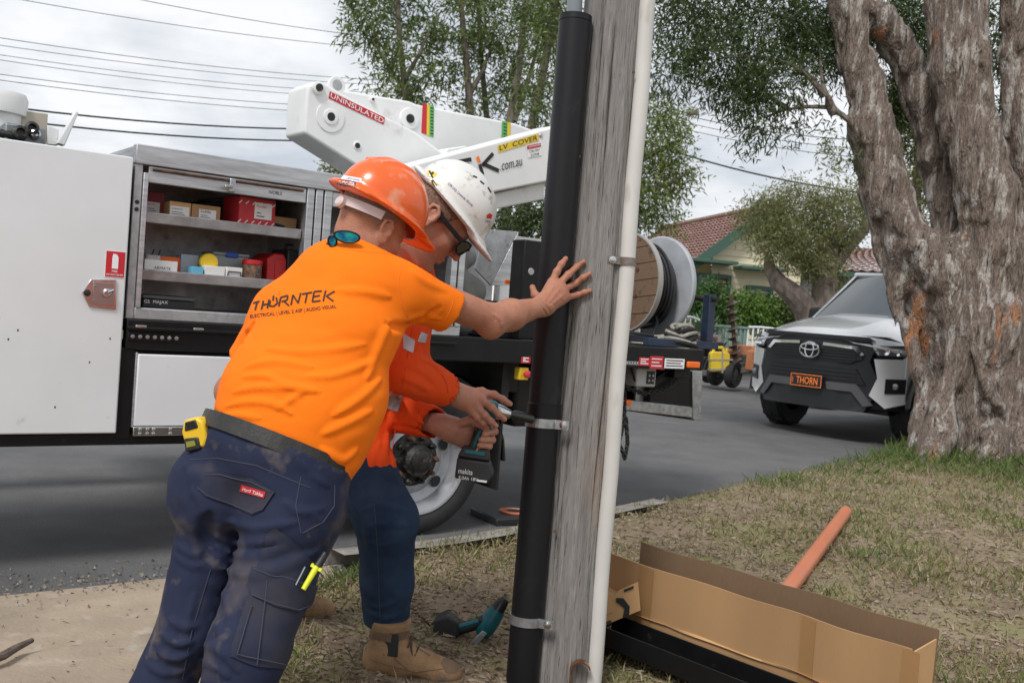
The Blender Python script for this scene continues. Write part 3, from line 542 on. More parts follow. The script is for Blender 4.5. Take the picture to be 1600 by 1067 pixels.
def pipe(name, px, D, z0, z1, r, m, label):
    p0 = at(*px, D); a = along(p0, z0); b = along(p0, z1); rt = empty(name, a, label, 'pipe'); o = np.array(rt.location)
    n = 24; MB().tube([(a+(b-a)*i/n-o)+np.array([.002*math.sin(i*1.3), 0, 0]) for i in range(n+1)], r, 28).build('pipe_tube', m, rt, .002); return rt, p0
pr_b, pp_b = pipe('black_pipe', (866, 440), 3.115, .0, 2.10, .051, M_pipe, 'thick black plastic pipe strapped upright to the left of the timber pole'); topz = at(897, 26, 3.115)[2]
bpy.data.objects.remove(pr_b.children[0]); o = np.array(pr_b.location); a = along(pp_b, .0); b = along(pp_b, topz)
MB().lathe([(.047, .0), (.051, .0), (.051, (b-a)@PDIR-.02), (.0525, (b-a)@PDIR-.018), (.052, (b-a)@PDIR), (.045, (b-a)@PDIR), (.045, .1)], a-o, PDIR, 36).build('pipe_tube', M_pipe, pr_b)
pr_g, pp_g = pipe('grey_pipe', (897, 20), 3.115, topz-.3, topz+.8, .024, M_gpipe, 'thin grey pipe rising out of the top of the black pipe')
pr_w, pp_w = pipe('white_conduit', (977, 440), 3.125, .0, 2.9, .0255, M_wpipe, 'slim white conduit running up the right side of the timber pole')
def strap(parent, pp, zc, r, m, endz, pole_side=1, w=.028):
    """half-round strap over a pipe with flat ears screwed to the pole"""
    o = np.array(parent.location); c = along(pp, zc); pc = pole_at(c[2]); tp = n_(pc-c-PDIR*((pc-c)@PDIR)); t = n_(np.cross(PDIR, tp))
    if t@Rv < 0: t = -t
    t *= pole_side; pts = []
    for a_ in np.linspace(-2.5, 1.75, 22): pts.append(c+(r+.0025)*(math.sin(a_)*t-math.cos(a_)*tp))
    pts.append(pts[-1]+.045*(.75*t+.6*tp)); mb = MB(); th = .002
    for p, q in zip(pts[:-1], pts[1:]):
        d = n_(q-p); nn = n_(np.cross(d, PDIR)); mb.obox((p+q)/2-o, d*np.linalg.norm(q-p)*.52, PDIR*w/2, nn*th)
    s_ = mb.build('pipe_strap', m, parent, sharp=50); e = pts[-1]-.016*n_(pts[-1]-pts[-2])
    nn = n_(np.cross(PDIR, n_(pts[-1]-pts[-2]))); nn = nn if nn@Fv < 0 else -nn
    MB().lathe([(.013, 0), (.012, .003), (.0085, .0035), (.0085, .009), (.004, .010)], e-o+nn*.002, nn, 12).build('strap_bolt', M_steel, s_); return s_
strap(pr_b, pp_b, at(840, 660, 3.1)[2], .051, M_galv, 0); strap(pr_b, pp_b, at(815, 968, 3.1)[2], .051, M_galv, 0)
zc = at(840, 652, 3.1)[2]; c = along(pp_b, zc+.012)-o; MB().lathe([(.0515, -.03), (.054, -.028), (.054, .03), (.0515, .032)], c, PDIR, 36).build('rubber_band', M_black, pr_b)
strap(pr_w, pp_w, at(975, 408, 3.1)[2], .0255, mat('weathered_zinc', (.30, .25, .22), .55, .6, var=.4, vscale=40), 0, -1, .024)
a = at(908, 1052, 3.08)-np.array(pr_w.location); mb = MB(); pts = [a+np.array([-.004+.03*math.cos(t), -.01, .012+.03*math.sin(t)]) for t in np.linspace(.3, 3.4, 10)]+[a+np.array([-.034, -.01, -.06])]
for p, q in zip(pts[:-1], pts[1:]): mb.obox((p+q)/2, (q-p)*.55, (0, .014, 0), n_(np.cross(q-p, [0, 1, 0]))*.002)
mb.build('copper_clip', mat('copper', (.45, .20, .11), .35, .9, var=.3, vscale=40), pr_w)
# nails and a screw on the timber
for px, py in ((990, 113), (1000, 375), (905, 245), (867, 830)): MB().lathe([(.005, 0), (.004, .004)], at(px, py, 3.098)-np.array(root.location), -Fv, 8).build('nail', M_rust, root)
# ---------------------------------------------------------------- people
def sss(m, w=.12):
    b = m.node_tree.nodes['Principled BSDF']; b.inputs['Subsurface Weight'].default_value = w; b.inputs['Subsurface Radius'].default_value = (.012, .005, .003); b.inputs['Subsurface Scale'].default_value = .6; return m
M_skin = sss(mat('tanned_skin', (.44, .20, .12), .5, col2=(.36, .135, .08), vscale=22, bump=.3, bscale=300, contrast=(.35, .75), spec=.4)); add_layer(M_skin, (.38, .14, .095), 6, .5, .75, seed=6); add_layer(M_skin, (.30, .18, .13), 220, .62, .72)
M_skin2 = sss(mat('fair_skin', (.47, .235, .16), .5, col2=(.39, .16, .11), vscale=22, bump=.3, bscale=300, contrast=(.35, .75), spec=.4)); add_layer(M_skin2, (.30, .18, .13), 240, .62, .72)
M_tee = mat('orange_jersey', (.96, .195, .006), .82, var=.06, vscale=5, bump=.12, bscale=420, spec=.2)
M_hiv = mat('orange_red_drill_cotton', (.84, .085, .012), .8, var=.08, vscale=6, bump=.14, bscale=500, spec=.2)
M_navy = mat('dusty_navy_cotton', (.016, .021, .050), .85, col2=(.022, .028, .060), vscale=5, bump=.2, bscale=520, spec=.25); add_layer(M_navy, (.15, .118, .095), 4.5, .54, .84, seed=11); add_layer(M_navy, (.17, .135, .11), 11, .58, .85, seed=5)
M_pocket = mat('dusty_navy_pocket', (.019, .024, .050), .85, col2=(.045, .042, .054), vscale=7, bump=.2, bscale=520, spec=.25, contrast=(.36, .7)); add_layer(M_pocket, (.13, .10, .08), 6, .56, .8, seed=2)
M_jean = mat('blue_denim', (.012, .028, .062), .85, col2=(.03, .055, .10), vscale=10, bump=.2, bscale=500, contrast=(.4, .8), spec=.25)
M_seam = mat('seam_thread', (.045, .05, .08), .85)
M_leather = mat('worn_black_leather', (.014, .013, .012), .4, col2=(.03, .028, .024), vscale=20, bump=.08, bscale=160)
M_refl = mat('reflective_tape', (.50, .51, .53), .4, .3, var=.1, vscale=20)
def frame(f, u): f = n_(f); l = n_(np.cross(u, f)); return f, l, np.cross(f, l)          # forward, left, up
def solve(px, py, r=0.0, lift=0.0):
    """depth at which the line of sight meets the pole or a pipe, less a finger's radius"""
    d = ray(px, py); best = 9
    for p0, R2 in ((PB, .107), (pp_b, .0515)):
        w = C0-p0; dp = d-PDIR*(d@PDIR); wp = w-PDIR*(w@PDIR); A = dp@dp; B = dp@wp; Cc = wp@wp-(R2+r)**2; q = B*B-A*Cc
        if q > 0: best = min(best, (-B-math.sqrt(q))/A)
    return min(best, 3.11)-lift
def head_prims(V, c, fr, S=1.0, neck=None):
    f, l, u = fr; f0, l0, u0 = f, l, u; _e, _c = V.ell, V.cap
    class Q_:
        def ell(q, c_, r, axes=None, k=.02, op='add'): _e(c_, tuple(x*S for x in r), axes, k, op); return q
        def cap(q, a, b, ra, rb=None, k=.02, op='add', flat=None): _c(a, b, ra*S, (ra if rb is None else rb)*S, k, op, flat); return q
    V = Q_(); f, l, u = f*S, l*S, u*S; P = lambda x, y, z: c+f*x+l*y+u*z; A = (f, l, u)
    V.ell(P(-.014, 0, .04), (.099, .077, .094), A, .0).ell(P(.028, 0, -.035), (.066, .060, .085), A, .03)
    for s in (1, -1):
        V.cap(P(-.015, .054*s, -.052), P(.06, .026*s, -.100), .020, .018, .03).ell(P(.056, .040*s, -.022), (.026, .022, .022), A, .02)
    V.ell(P(.076, 0, -.104), (.021, .024, .018), A, .02)
    V.cap(P(.078, -.032, .026), P(.078, .032, .026), .014, .014, .016)
    V.cap(P(.090, 0, .016), P(.112, 0, -.026), .007, .011, .010).ell(P(.100, .010, -.030), (.010, .008, .007), A, .006).ell(P(.100, -.010, -.030), (.010, .008, .007), A, .006)
    V.ell(P(.090, 0, -.058), (.011, .023, .006), A, .006).ell(P(.087, 0, -.070), (.011, .019, .007), A, .006)
    for s in (1, -1): V.ell(P(.090, .031*s, .006), (.012, .015, .009), A, .008, 'sub'); V.ell(P(.078, .031*s, .006), (.012, .013, .010), A, .003)
    for s in (1, -1):
        e = P(-.012, .077*s, -.008); ea = (n_(f+l*s*.35), n_(l*s-f*.35), n_(u-f*.15)); E_ = lambda a, b, c_: e+(ea[0]*a+ea[1]*b+ea[2]*c_)*S
        V.ell(E_(0, .003, 0), (.018, .008, .028), ea, .006)
        rimp = [E_(.012, .004, -.002), E_(.014, .008, .018), E_(.002, .011, .030), E_(-.014, .011, .024), E_(-.018, .010, .006), E_(-.011, .008, -.014), E_(.002, .006, -.027)]
        for a, b in zip(rimp[:-1], rimp[1:]): V.cap(a, b, .0048, .0048, .003)
        V.ell(E_(.004, .006, -.026), (.008, .006, .009), ea, .005); V.ell(E_(.002, .013, .004), (.009, .008, .015), ea, .003, 'sub'); V.cap(E_(.013, .007, -.006), E_(.012, .008, .004), .004, .004, .003)
    if neck is not None: _c(P(-.035, 0, -.045), neck[0], .054*S, neck[1], .03)
def fingers(V, chains, k=.006):
    for pts, r0, r1 in chains:
        n = len(pts)-1
        for i in range(n):
            ra = r0+(r1-r0)*i/n; rb = r0+(r1-r0)*(i+1)/n; V.cap(pts[i], pts[i+1], ra, rb, k)
            if 0 < i: V.ell(pts[i], (ra*1.12,)*3, None, .004)
def clipbox(V): return V.mesh()
def worg(o):
    p = np.zeros(3)
    while o is not None: p = p+np.array(o.location); o = o.parent
    return p
class Surf:
    def __init__(s, me): s.t = BVHTree.FromPolygons([tuple(v.co) for v in me.vertices], [tuple(p.vertices) for p in me.polygons])
    def hit(s, px, py, lift=0.0):
        d = ray(px, py); r = s.t.ray_cast(Vector(C0), Vector(d))
        if r[0] is None: return None
        nn = np.array(r[1]); nn = nn if nn@d < 0 else -nn; return np.array(r[0])+nn*lift
from mathutils.geometry import delaunay_2d_cdt
def patch(name, sf, poly, m, parent, lift=.003, step=7, skirt=.004, org=None):
    """sewn-on piece: outline lies on the cloth surface sf, raised by lift, with an edge"""
    o = worg(parent); P = [np.array(p, float) for p in poly]; B = []
    for a, b in zip(P, P[1:]+P[:1]):
        k = max(1, int(np.linalg.norm(b-a)/step)); B += [a+(b-a)*i/k for i in range(k)]
    nb = len(B); lo = np.min(B, 0); hi = np.max(B, 0); I = []
    def inside(q):
        r = False
        for a, b in zip(B, B[1:]+B[:1]):
            if (a[1] > q[1]) != (b[1] > q[1]) and q[0] < (b[0]-a[0])*(q[1]-a[1])/(b[1]-a[1])+a[0]: r = not r
        return r
    for x in np.arange(lo[0]+step/2, hi[0], step):
        for y in np.arange(lo[1]+step/2, hi[1], step):
            q = np.array([x, y])
            if inside(q) and min(np.linalg.norm(q-b) for b in B) > step*.5: I.append(q)
    co, _, fc, *_r = delaunay_2d_cdt([Vector(q) for q in B+I], [], [list(range(nb))], 1, 1e-4)
    vs = []; last = None
    for q in co:
        h = sf.hit(q[0], q[1], lift)
        if h is None:
            c_ = np.mean(P, 0)
            for t in np.linspace(.03, .6, 12):
                h = sf.hit(*(np.array(q)*(1-t)+c_*t), lift)
                if h is not None: break
        vs.append((h if h is not None else at(q[0], q[1], 3))-o)
    mb = MB(); mb.add(vs, [tuple(f) for f in fc])
    if skirt:
        d = [vs[i]+n_(vs[i]+o-C0)*(lift+skirt) for i in range(nb)]; kb = len(mb.v); mb.v += [tuple(p) for p in d]
        for i in range(nb): mb.f.append((i, (i+1) % nb, kb+(i+1) % nb, kb+i)); mb.mi.append(0)
    return mb.build(name, m, parent, sharp=50)
def seam(name, sf, pts, r, m, parent, lift=.001, n=4):
    o = worg(parent); Q = []
    for a, b in zip(pts[:-1], pts[1:]):
        for i in range(n):
            h = sf.hit(a[0]+(b[0]-a[0])*i/n, a[1]+(b[1]-a[1])*i/n, lift)
            if h is not None: Q.append(h-o)
    h = sf.hit(*pts[-1], lift)
    if h is not None: Q.append(h-o)
    return MB().tube(Q, r, 6).build(name, m, parent) if len(Q) > 2 else None
def print_on(name, sf, txt, o, ex, ey, m, parent, lift=.0012, bold=.0, shear=0.0, segs=None, w=3.0):
    """printed lettering that follows the surface sf; the word fills the parallelogram o-ex-ey"""
    og = worg(parent); mb = MB()
    if segs is None:
        v, f = text2d(txt, 1, bold, 1.0, shear); a = np.array(v); a -= a.min(0); a /= a.max(0); o, ex, ey = (np.array(q, float) for q in (o, ex, ey)); vs = []
        for p in a:
            q = o+(ex-o)*p[0]+(ey-o)*p[1]; h = sf.hit(*q, lift); vs.append((h if h is not None else sf.hit(*(q*.9+o*.1), lift)) if h is None else h)
        mb.add([v_-og for v_ in vs], f)
    else:
        for a, b in segs:
            a = np.array(a, float); b = np.array(b, float); d = n_(b-a); u = np.array([-d[1], d[0]])*w/2; k = max(1, int(np.linalg.norm(b-a)/5))
            for i in range(k):
                p = a+(b-a)*i/k; q = a+(b-a)*(i+1)/k; hs = [sf.hit(*c_, lift) for c_ in (p-u, q-u, q+u, p+u)]
                if all(h is not None for h in hs): mb.add([h-og for h in hs], [(0, 1, 2, 3)])
    return mb.build(name, m, parent, sharp=None)
def helmet(parent, c, fr, m, name='hard_hat', ridges=True, S=1.0):
    """shell in the head's own frame, then moved onto the head"""
    f, l, u = fr; V = Vol((-.20, -.17, -.03), (.25, .17, .19), .0045)
    V.ell((-.005, 0, .035), (.135, .108, .118), None, 0); V.plane((0, 0, .012), (0, 0, -1)); V.D[:] = V.D
    W_ = Vol((-.20, -.17, -.03), (.25, .17, .19), .0045); W_.ell((.004, 0, .016), (.152, .124, .011), None, 0).ell((.128, 0, .004), (.078, .088, .010), None, .018).ell((-.12, 0, .012), (.045, .08, .011), None, .014)
    q = np.clip(.5+.5*(V.D-W_.D)/.012, 0, 1); V.D = V.D*(1-q)+W_.D*q-.012*q*(1-q)
    if ridges:
        for y in (-.035, 0, .035): V.fold([(-.12, y, .105), (-.06, y*1.1, .142-.1*abs(y)), (0, y*1.1, .152-.1*abs(y)), (.06, y*1.1, .142-.1*abs(y)), (.10, y, .115)], .0055, .011)
    V.fold([(.13, -.04, .035), (.138, 0, .035), (.13, .04, .035)], .005, .02)
    I_ = Vol((-.20, -.17, -.03), (.25, .17, .19), .0045); I_.ell((-.005, 0, .03), (.128, .101, .112), None, 0); V.D = np.maximum(V.D, -I_.D)
    Vv, Q = V.mesh(); o = np.array(parent.location); Vw = c-o+S*(Vv[:, :1]*f+Vv[:, 1:2]*l+Vv[:, 2:3]*u)
    return link(name, vq_mesh(name, [(Vw, Q)], 1), m, parent, None)
def with_folds(V, folds, k=1.2, kw=.85):
    """press fold lines (photo polylines: points, height, width) into a cloth volume where they meet its surface"""
    v, q = V.mesh(); sf = Surf(vq_mesh('t', [(v, q)], 1))
    for pts, a_, w_ in folds:
        A_ = np.array(pts, float); n = len(A_); T_ = np.linspace(0, n-1, (n-1)*4+1); XY = []
        for t in T_:                                       # smooth curve through the points
            i = min(int(t), n-2); u = t-i; p0, p1, p2, p3 = A_[max(i-1, 0)], A_[i], A_[i+1], A_[min(i+2, n-1)]
            XY.append(.5*(2*p1+(p2-p0)*u+(2*p0-5*p1+4*p2-p3)*u*u+(3*p1-p0-3*p2+p3)*u**3))
        P = [sf.hit(x, y) for x, y in XY]; P = [p for p in P if p is not None]
        if len(P) > 1: V.fold(P, a_*k, w_*kw)
    return V
def smooth(o):
    for p in o.data.polygons: p.use_smooth = True
    return o
def body(parent, blocks, m, name='body'):
    o = np.array(parent.location); return smooth(link(name, vq_mesh(name, [(v-o, q) for v, q in blocks], 1), m, parent, None))
def block(lo, hi, h, build):
    V = Vol(np.array(lo)-h*2, np.array(hi)+h*2, h); build(V)
    for i in range(3):
        n = np.zeros(3); n[i] = 1; V.plane(hi, n); V.plane(lo, -n)
    return V.mesh()
# ================================================================ worker in the orange T-shirt
feetR = at(300, 1180, 2.36); feetR[2] = .02
w1 = empty('person', (at(390, 1100, 2.4)[0], at(390, 1100, 2.4)[1], .02), 'worker in orange T-shirt, navy work trousers and orange hard hat, one hand on the pole', 'person')
O1 = np.array(w1.location)
shR, elR, wrR = at(645, 450, 2.60), at(768, 500, 2.79), at(846, 479, 2.985); shL, elL, wrL = at(443, 492, 2.64), at(362, 612, 2.68), at(440, 640, 2.93)
c7 = at(566, 402, 2.60); pel = at(428, 715, 2.47); UPv = n_(c7-pel); LATv = n_(shR-shL); LATv = n_(LATv-UPv*(LATv@UPv)); BKv = np.cross(UPv, LATv); BKv = BKv if BKv@Fv < 0 else -BKv
hipR, hipL = at(468, 785, 2.46), at(352, 752, 2.50); knR, knL = at(386, 1015, 2.33), at(296, 985, 2.46)
anR = at(340, 1180, 2.30); anR[2] = .10; anL = at(212, 1170, 2.46); anL[2] = .10
hd1 = at(581, 352, 2.64); fr1 = frame(.55*Rv-.40*Uv+.74*Fv, .44*Rv+.88*Uv+.10*Fv)
def body1(V):
    head_prims(V, hd1, fr1, neck=(c7-UPv*.03, .064))
    V.cap(pel+UPv*.05, pel+UPv*.32, .10, .11, .05, flat=(LATv, 1.35)).cap(shL, shR, .042, .042, .05)
    V.cap(shR, elR, .045, .043, .03).cap(elR, elR+(wrR-elR)*.35, .043, .046, .02).cap(elR+(wrR-elR)*.35, wrR, .046, .029, .02, flat=(Uv, .92))
    V.ell(elR+np.array([0, -.012, -.022]), (.026, .026, .03), None, .025)
    V.cap(shL, elL, .05, .043, .03).cap(elL, wrL, .042, .03, .02)
    V.cap(wrL, wrL+np.array([.06, .05, -.01]), .032, .03, .02)
    for i, q in enumerate(((.13, .085, -.02), (.135, .07, -.035), (.125, .06, -.05), (.11, .05, -.06))): V.cap(wrL+np.array([.06, .05, -.01]), wrL+np.array(q), .012, .008, .008)
    V.cap(pel, hipR, .09, .08, .05).cap(pel, hipL, .09, .08, .05).cap(hipR, knR, .075, .052, .03).cap(hipL, knL, .075, .052, .03).cap(knR, anR, .05, .035, .03).cap(knL, anL, .05, .035, .03)
def F(*p): return [at(x, y, solve(x, y, r, l_)) for x, y, r, l_ in p]
def hand1(V):
    body1(V)
    kn = [at(862, 441, 3.035), at(873, 444, 3.045), at(882, 452, 3.05), at(885, 465, 3.045)]
    V.cap(wrR, at(856, 470, 3.01), .029, .028, .02)
    for k_ in kn: V.cap(at(852, 476, 2.995), k_, .024, .0135, .018)
    V.ell(at(868, 459, 3.03), (.034, .018, .034), None, .02)
    fingers(V, [([kn[0]]+F((870, 425, .010, .006), (877, 413, .0095, .002), (884, 404, .0085, 0)), .0118, .0082), ([kn[1]]+F((888, 429, .010, .008), (901, 417, .0095, .004), (912, 409, .0085, 0)), .0118, .0082),
                ([kn[2]]+F((899, 443, .010, .007), (911, 434, .0092, .003), (921, 428, .008, 0)), .0112, .0078), ([kn[3]]+F((902, 461, .009, .005), (913, 457, .0085, .002), (922, 454, .0075, 0)), .0102, .0072),
                ([at(848, 468, 3.0), at(836, 461, 3.03), at(832, 449, 3.05)], .0135, .0095)])
    for k_ in kn: V.ell(k_+np.array([0, -.006, .003]), (.0085,)*3, None, .008)
    with_folds(V, [([(862, 458), (872, 462), (882, 470)], .002, .004), ([(852, 470), (862, 474), (872, 482)], -.002, .004), ([(846, 472), (856, 482), (862, 492)], -.003, .004), ([(842, 474), (850, 486), (855, 496)], -.003, .004), ([(762, 478), (772, 488), (774, 502)], -.003, .005), ([(770, 490), (782, 500), (786, 512)], .004, .007), ([(866, 446), (850, 470)], .0022, .004), ([(876, 450), (856, 474)], .0022, .004), ([(884, 458), (860, 478)], .002, .004)], 1, 1)
zk = pel[2]-.05
lo_ = np.minimum.reduce([shL, shR, elL, wrL, hd1, pel])-.17; hi_ = np.maximum.reduce([shL, shR, elL, wrL, hd1, pel])+.17; wx = at(684, 480, 2.66)[0]
lo_[2] = zk
blocks = [block(lo_, (wx, hi_[1]+.25, hi_[2]+.05), .0055, body1), block((wx, 2.45, 1.0), (at(935, 440, 3.1)[0], 3.22, 1.42), .0032, hand1),
          block((min(anL[0], anR[0])-.15, min(anR[1], anL[1])-.15, .02), (hi_[0], hi_[1], zk), .014, body1)]
b1 = body(w1, blocks, M_skin)
# trousers
M_boot = mat('tan_nubuck', (.33, .20, .10), .85, col2=(.22, .125, .06), vscale=14, bump=.25, bscale=160); add_layer(M_boot, (.12, .085, .06), 9, .56, .76)
M_sole = mat('tan_rubber_sole', (.20, .14, .085), .8, var=.4, vscale=20, bump=.3, bscale=90)
def pants1(V):
    V.cap(pel-LATv*.05, pel+LATv*.05, .135, .135, .05, flat=(UPv, .9)).ell(pel+UPv*.02, (.19, .145, .12), (LATv, BKv, UPv), .04)
    V.ell(hipR+BKv*.035-UPv*.02+LATv*.0, (.125, .115, .14), (LATv, BKv, UPv), .04).ell(hipL+BKv*.03-UPv*.02, (.118, .11, .135), (LATv, BKv, UPv), .03)
    V.cap(hipR, knR, .114, .090, .03).cap(hipL, knL, .102, .076, .02).cap(knR, anR, .088, .078, .03).cap(knL, anL, .076, .076, .03)
    V.plane(at(427, 690, 2.4), UPv)
    V.disp(lambda X, Y, Z: .004*vnoise(X*8, Y*8, Z*18, 2)+.0022*vnoise(X*20+Z*9, Y*20, Z*34, 4))
    with_folds(V, [([(326, 800), (322, 840), (327, 880)], -0.022, 0.02), ([(327, 876), (380, 898), (440, 886), (505, 856)], 0.009, 0.012), ([(274, 850), (300, 866), (326, 862)], 0.009, 0.01), ([(272, 868), (300, 884), (324, 880)], 0.008, 0.009), ([(330, 834), (385, 850), (445, 838)], 0.009, 0.011), ([(332, 852), (390, 868), (455, 852)], 0.008, 0.01), ([(262, 965), (285, 980), (312, 976)], 0.009, 0.01), ([(250, 990), (278, 1006), (304, 1000)], 0.01, 0.01), ([(240, 1012), (268, 1030), (300, 1022)], 0.01, 0.01), ([(228, 1036), (256, 1052), (296, 1046)], 0.01, 0.01), ([(318, 1005), (350, 1020), (372, 1050)], 0.009, 0.012), ([(300, 762), (318, 792), (326, 830)], 0.009, 0.013), ([(350, 812), (400, 824), (470, 815)], 0.006, 0.011), ([(490, 800), (506, 830), (512, 870)], 0.007, 0.01), ([(305, 925), (296, 960), (290, 1000)], 0.005, 0.01), ([(322, 900), (350, 930), (356, 970)], 0.006, 0.01), ([(330, 960), (345, 1000), (340, 1050)], 0.006, 0.01), ([(440, 780), (470, 800), (505, 795)], 0.006, 0.01), ([(285, 720), (300, 745), (300, 780)], 0.006, 0.01), ([(470, 720), (490, 745), (515, 760)], 0.006, 0.009), ([(310, 1030), (340, 1045), (360, 1060)], 0.008, 0.01)], 1.15, .9)
lo2 = np.minimum.reduce([hipL, hipR, knL, knR, anL, anR])-.2; hi2 = np.maximum.reduce([hipL, hipR, knL, knR, pel])+.22; lo2[2] = .07
V = Vol(lo2, hi2, .0065); pants1(V); pv, pq = V.mesh(); me = vq_mesh('trousers', [(pv-O1, pq)], 1); trs = smooth(link('trousers', me, M_navy, w1, None)); sfp = Surf(vq_mesh('tmp', [(pv, pq)], 1))
for nm, an in (('boot', anR), ('boot', anL)):
    V = Vol(an-np.array([.14, .22, .12]), an+np.array([.24, .28, .12]), .008); fd = n_(Rv*np.array([1, 1, 0])*.75+np.array([0, .6, 0])); z0 = np.array([0, 0, 1.])
    V.cap(an+z0*.05, an-z0*.02, .055, .055, .02).cap(an-z0*.045-fd*.03, an-z0*.05+fd*.17, .045, .042, .03, flat=(z0, .75)); V.plane((0, 0, .022), (0, 0, -1)); v_, q_ = V.mesh(); bo = smooth(link(nm, vq_mesh(nm, [(v_-O1, q_)], 1), M_boot, w1, None))
    MB().prism([tuple(an-O1+fd*a_+np.cross(fd, z0)*b_-z0*(an[2]-.002)) for a_, b_ in ((-.085, -.04), (-.085, .04), (.1, .052), (.2, .04), (.225, 0), (.2, -.04), (.1, -.052))], (0, 0, .026)).build('sole', M_sole, bo, .006)
# belt: a band round the top of the trousers
bc = pel+UPv*.030-LATv*.008; mb = MB(); pts = [(bc-O1+LATv*.203*math.cos(t)+BKv*.160*math.sin(t)) for t in np.linspace(0, 2*math.pi, 49)[:-1]]
for i in range(48):
    p, q = pts[i], pts[(i+1) % 48]; nn = n_(np.cross(q-p, UPv)); mb.add([p-UPv*.02, q-UPv*.02, q+UPv*.02, p+UPv*.02, p-UPv*.02+nn*.004, q-UPv*.02+nn*.004, q+UPv*.02+nn*.004, p+UPv*.02+nn*.004], [(0, 1, 2, 3), (4, 7, 6, 5), (0, 4, 5, 1), (2, 6, 7, 3)])
belt = mb.build('belt', M_leather, w1, sharp=50)
me_b = bpy.data.meshes.new('t'); me_b.from_pydata([tuple(np.array(v.co)+O1) for v in belt.data.vertices], [], [tuple(p.vertices) for p in belt.data.polygons]); sfb = Surf(me_b)
for (a, b) in (((378, 664), (362, 692)), ((487, 712), (472, 742))):
    A, B = (sfb.hit(*q, .003) for q in (a, b))
    if A is None or B is None: continue
    MB().obox((A+B)/2-O1, (B-A)*.62, LATv*.011, n_(np.cross(B-A, LATv))*.003).build('belt_loop', M_navy, trs, .002)
pk = patch('back_pocket_flap', sfp, [(322, 738), (340, 737), (395, 747), (430, 768), (412, 797), (395, 804), (365, 790), (320, 775), (309, 764)], M_pocket, trs, .004)
tg = patch('brand_tag', sfp, [(380, 755), (417, 768), (414, 778), (377, 766)], M_red, trs, .0065, 5); print_on('tag_text', sfp, 'Hard Yakka', (382, 764.5), (413, 775.5), (383.5, 758.5), M_wink, trs, .0082)
patch('cargo_pocket', sfp, [(420, 830), (432, 823), (466, 850), (492, 884), (478, 955), (443, 1044), (400, 1040), (360, 1025), (364, 1005), (390, 925)], M_pocket, trs, .005); patch('cargo_pocket_flap', sfp, [(396, 888), (440, 896), (491, 914), (482, 944), (462, 954), (428, 946), (396, 930), (388, 915)], M_pocket, trs, .010)
for pts in ([(296, 718), (340, 716), (400, 727), (460, 752), (484, 762)], [(470, 745), (462, 790), (470, 832)], [(523, 758), (522, 790), (505, 815), (472, 833)], [(308, 762), (322, 773), (365, 788), (396, 801), (412, 795), (429, 768)], [(322, 742), (345, 741), (394, 752), (424, 768)], [(329, 890), (300, 985), (285, 1060)], [(395, 945), (372, 1020), (440, 1036)], [(418, 905), (400, 1036)], [(395, 929), (428, 943), (462, 951), (482, 941)], [(398, 891), (440, 900), (489, 917)]):
    seam('seam', sfp, pts, .0013, M_seam, trs, .0105 if pts[0][0] in (395, 398, 418) else (.005 if pts[0][0] in (308, 322) else .0005), 5)
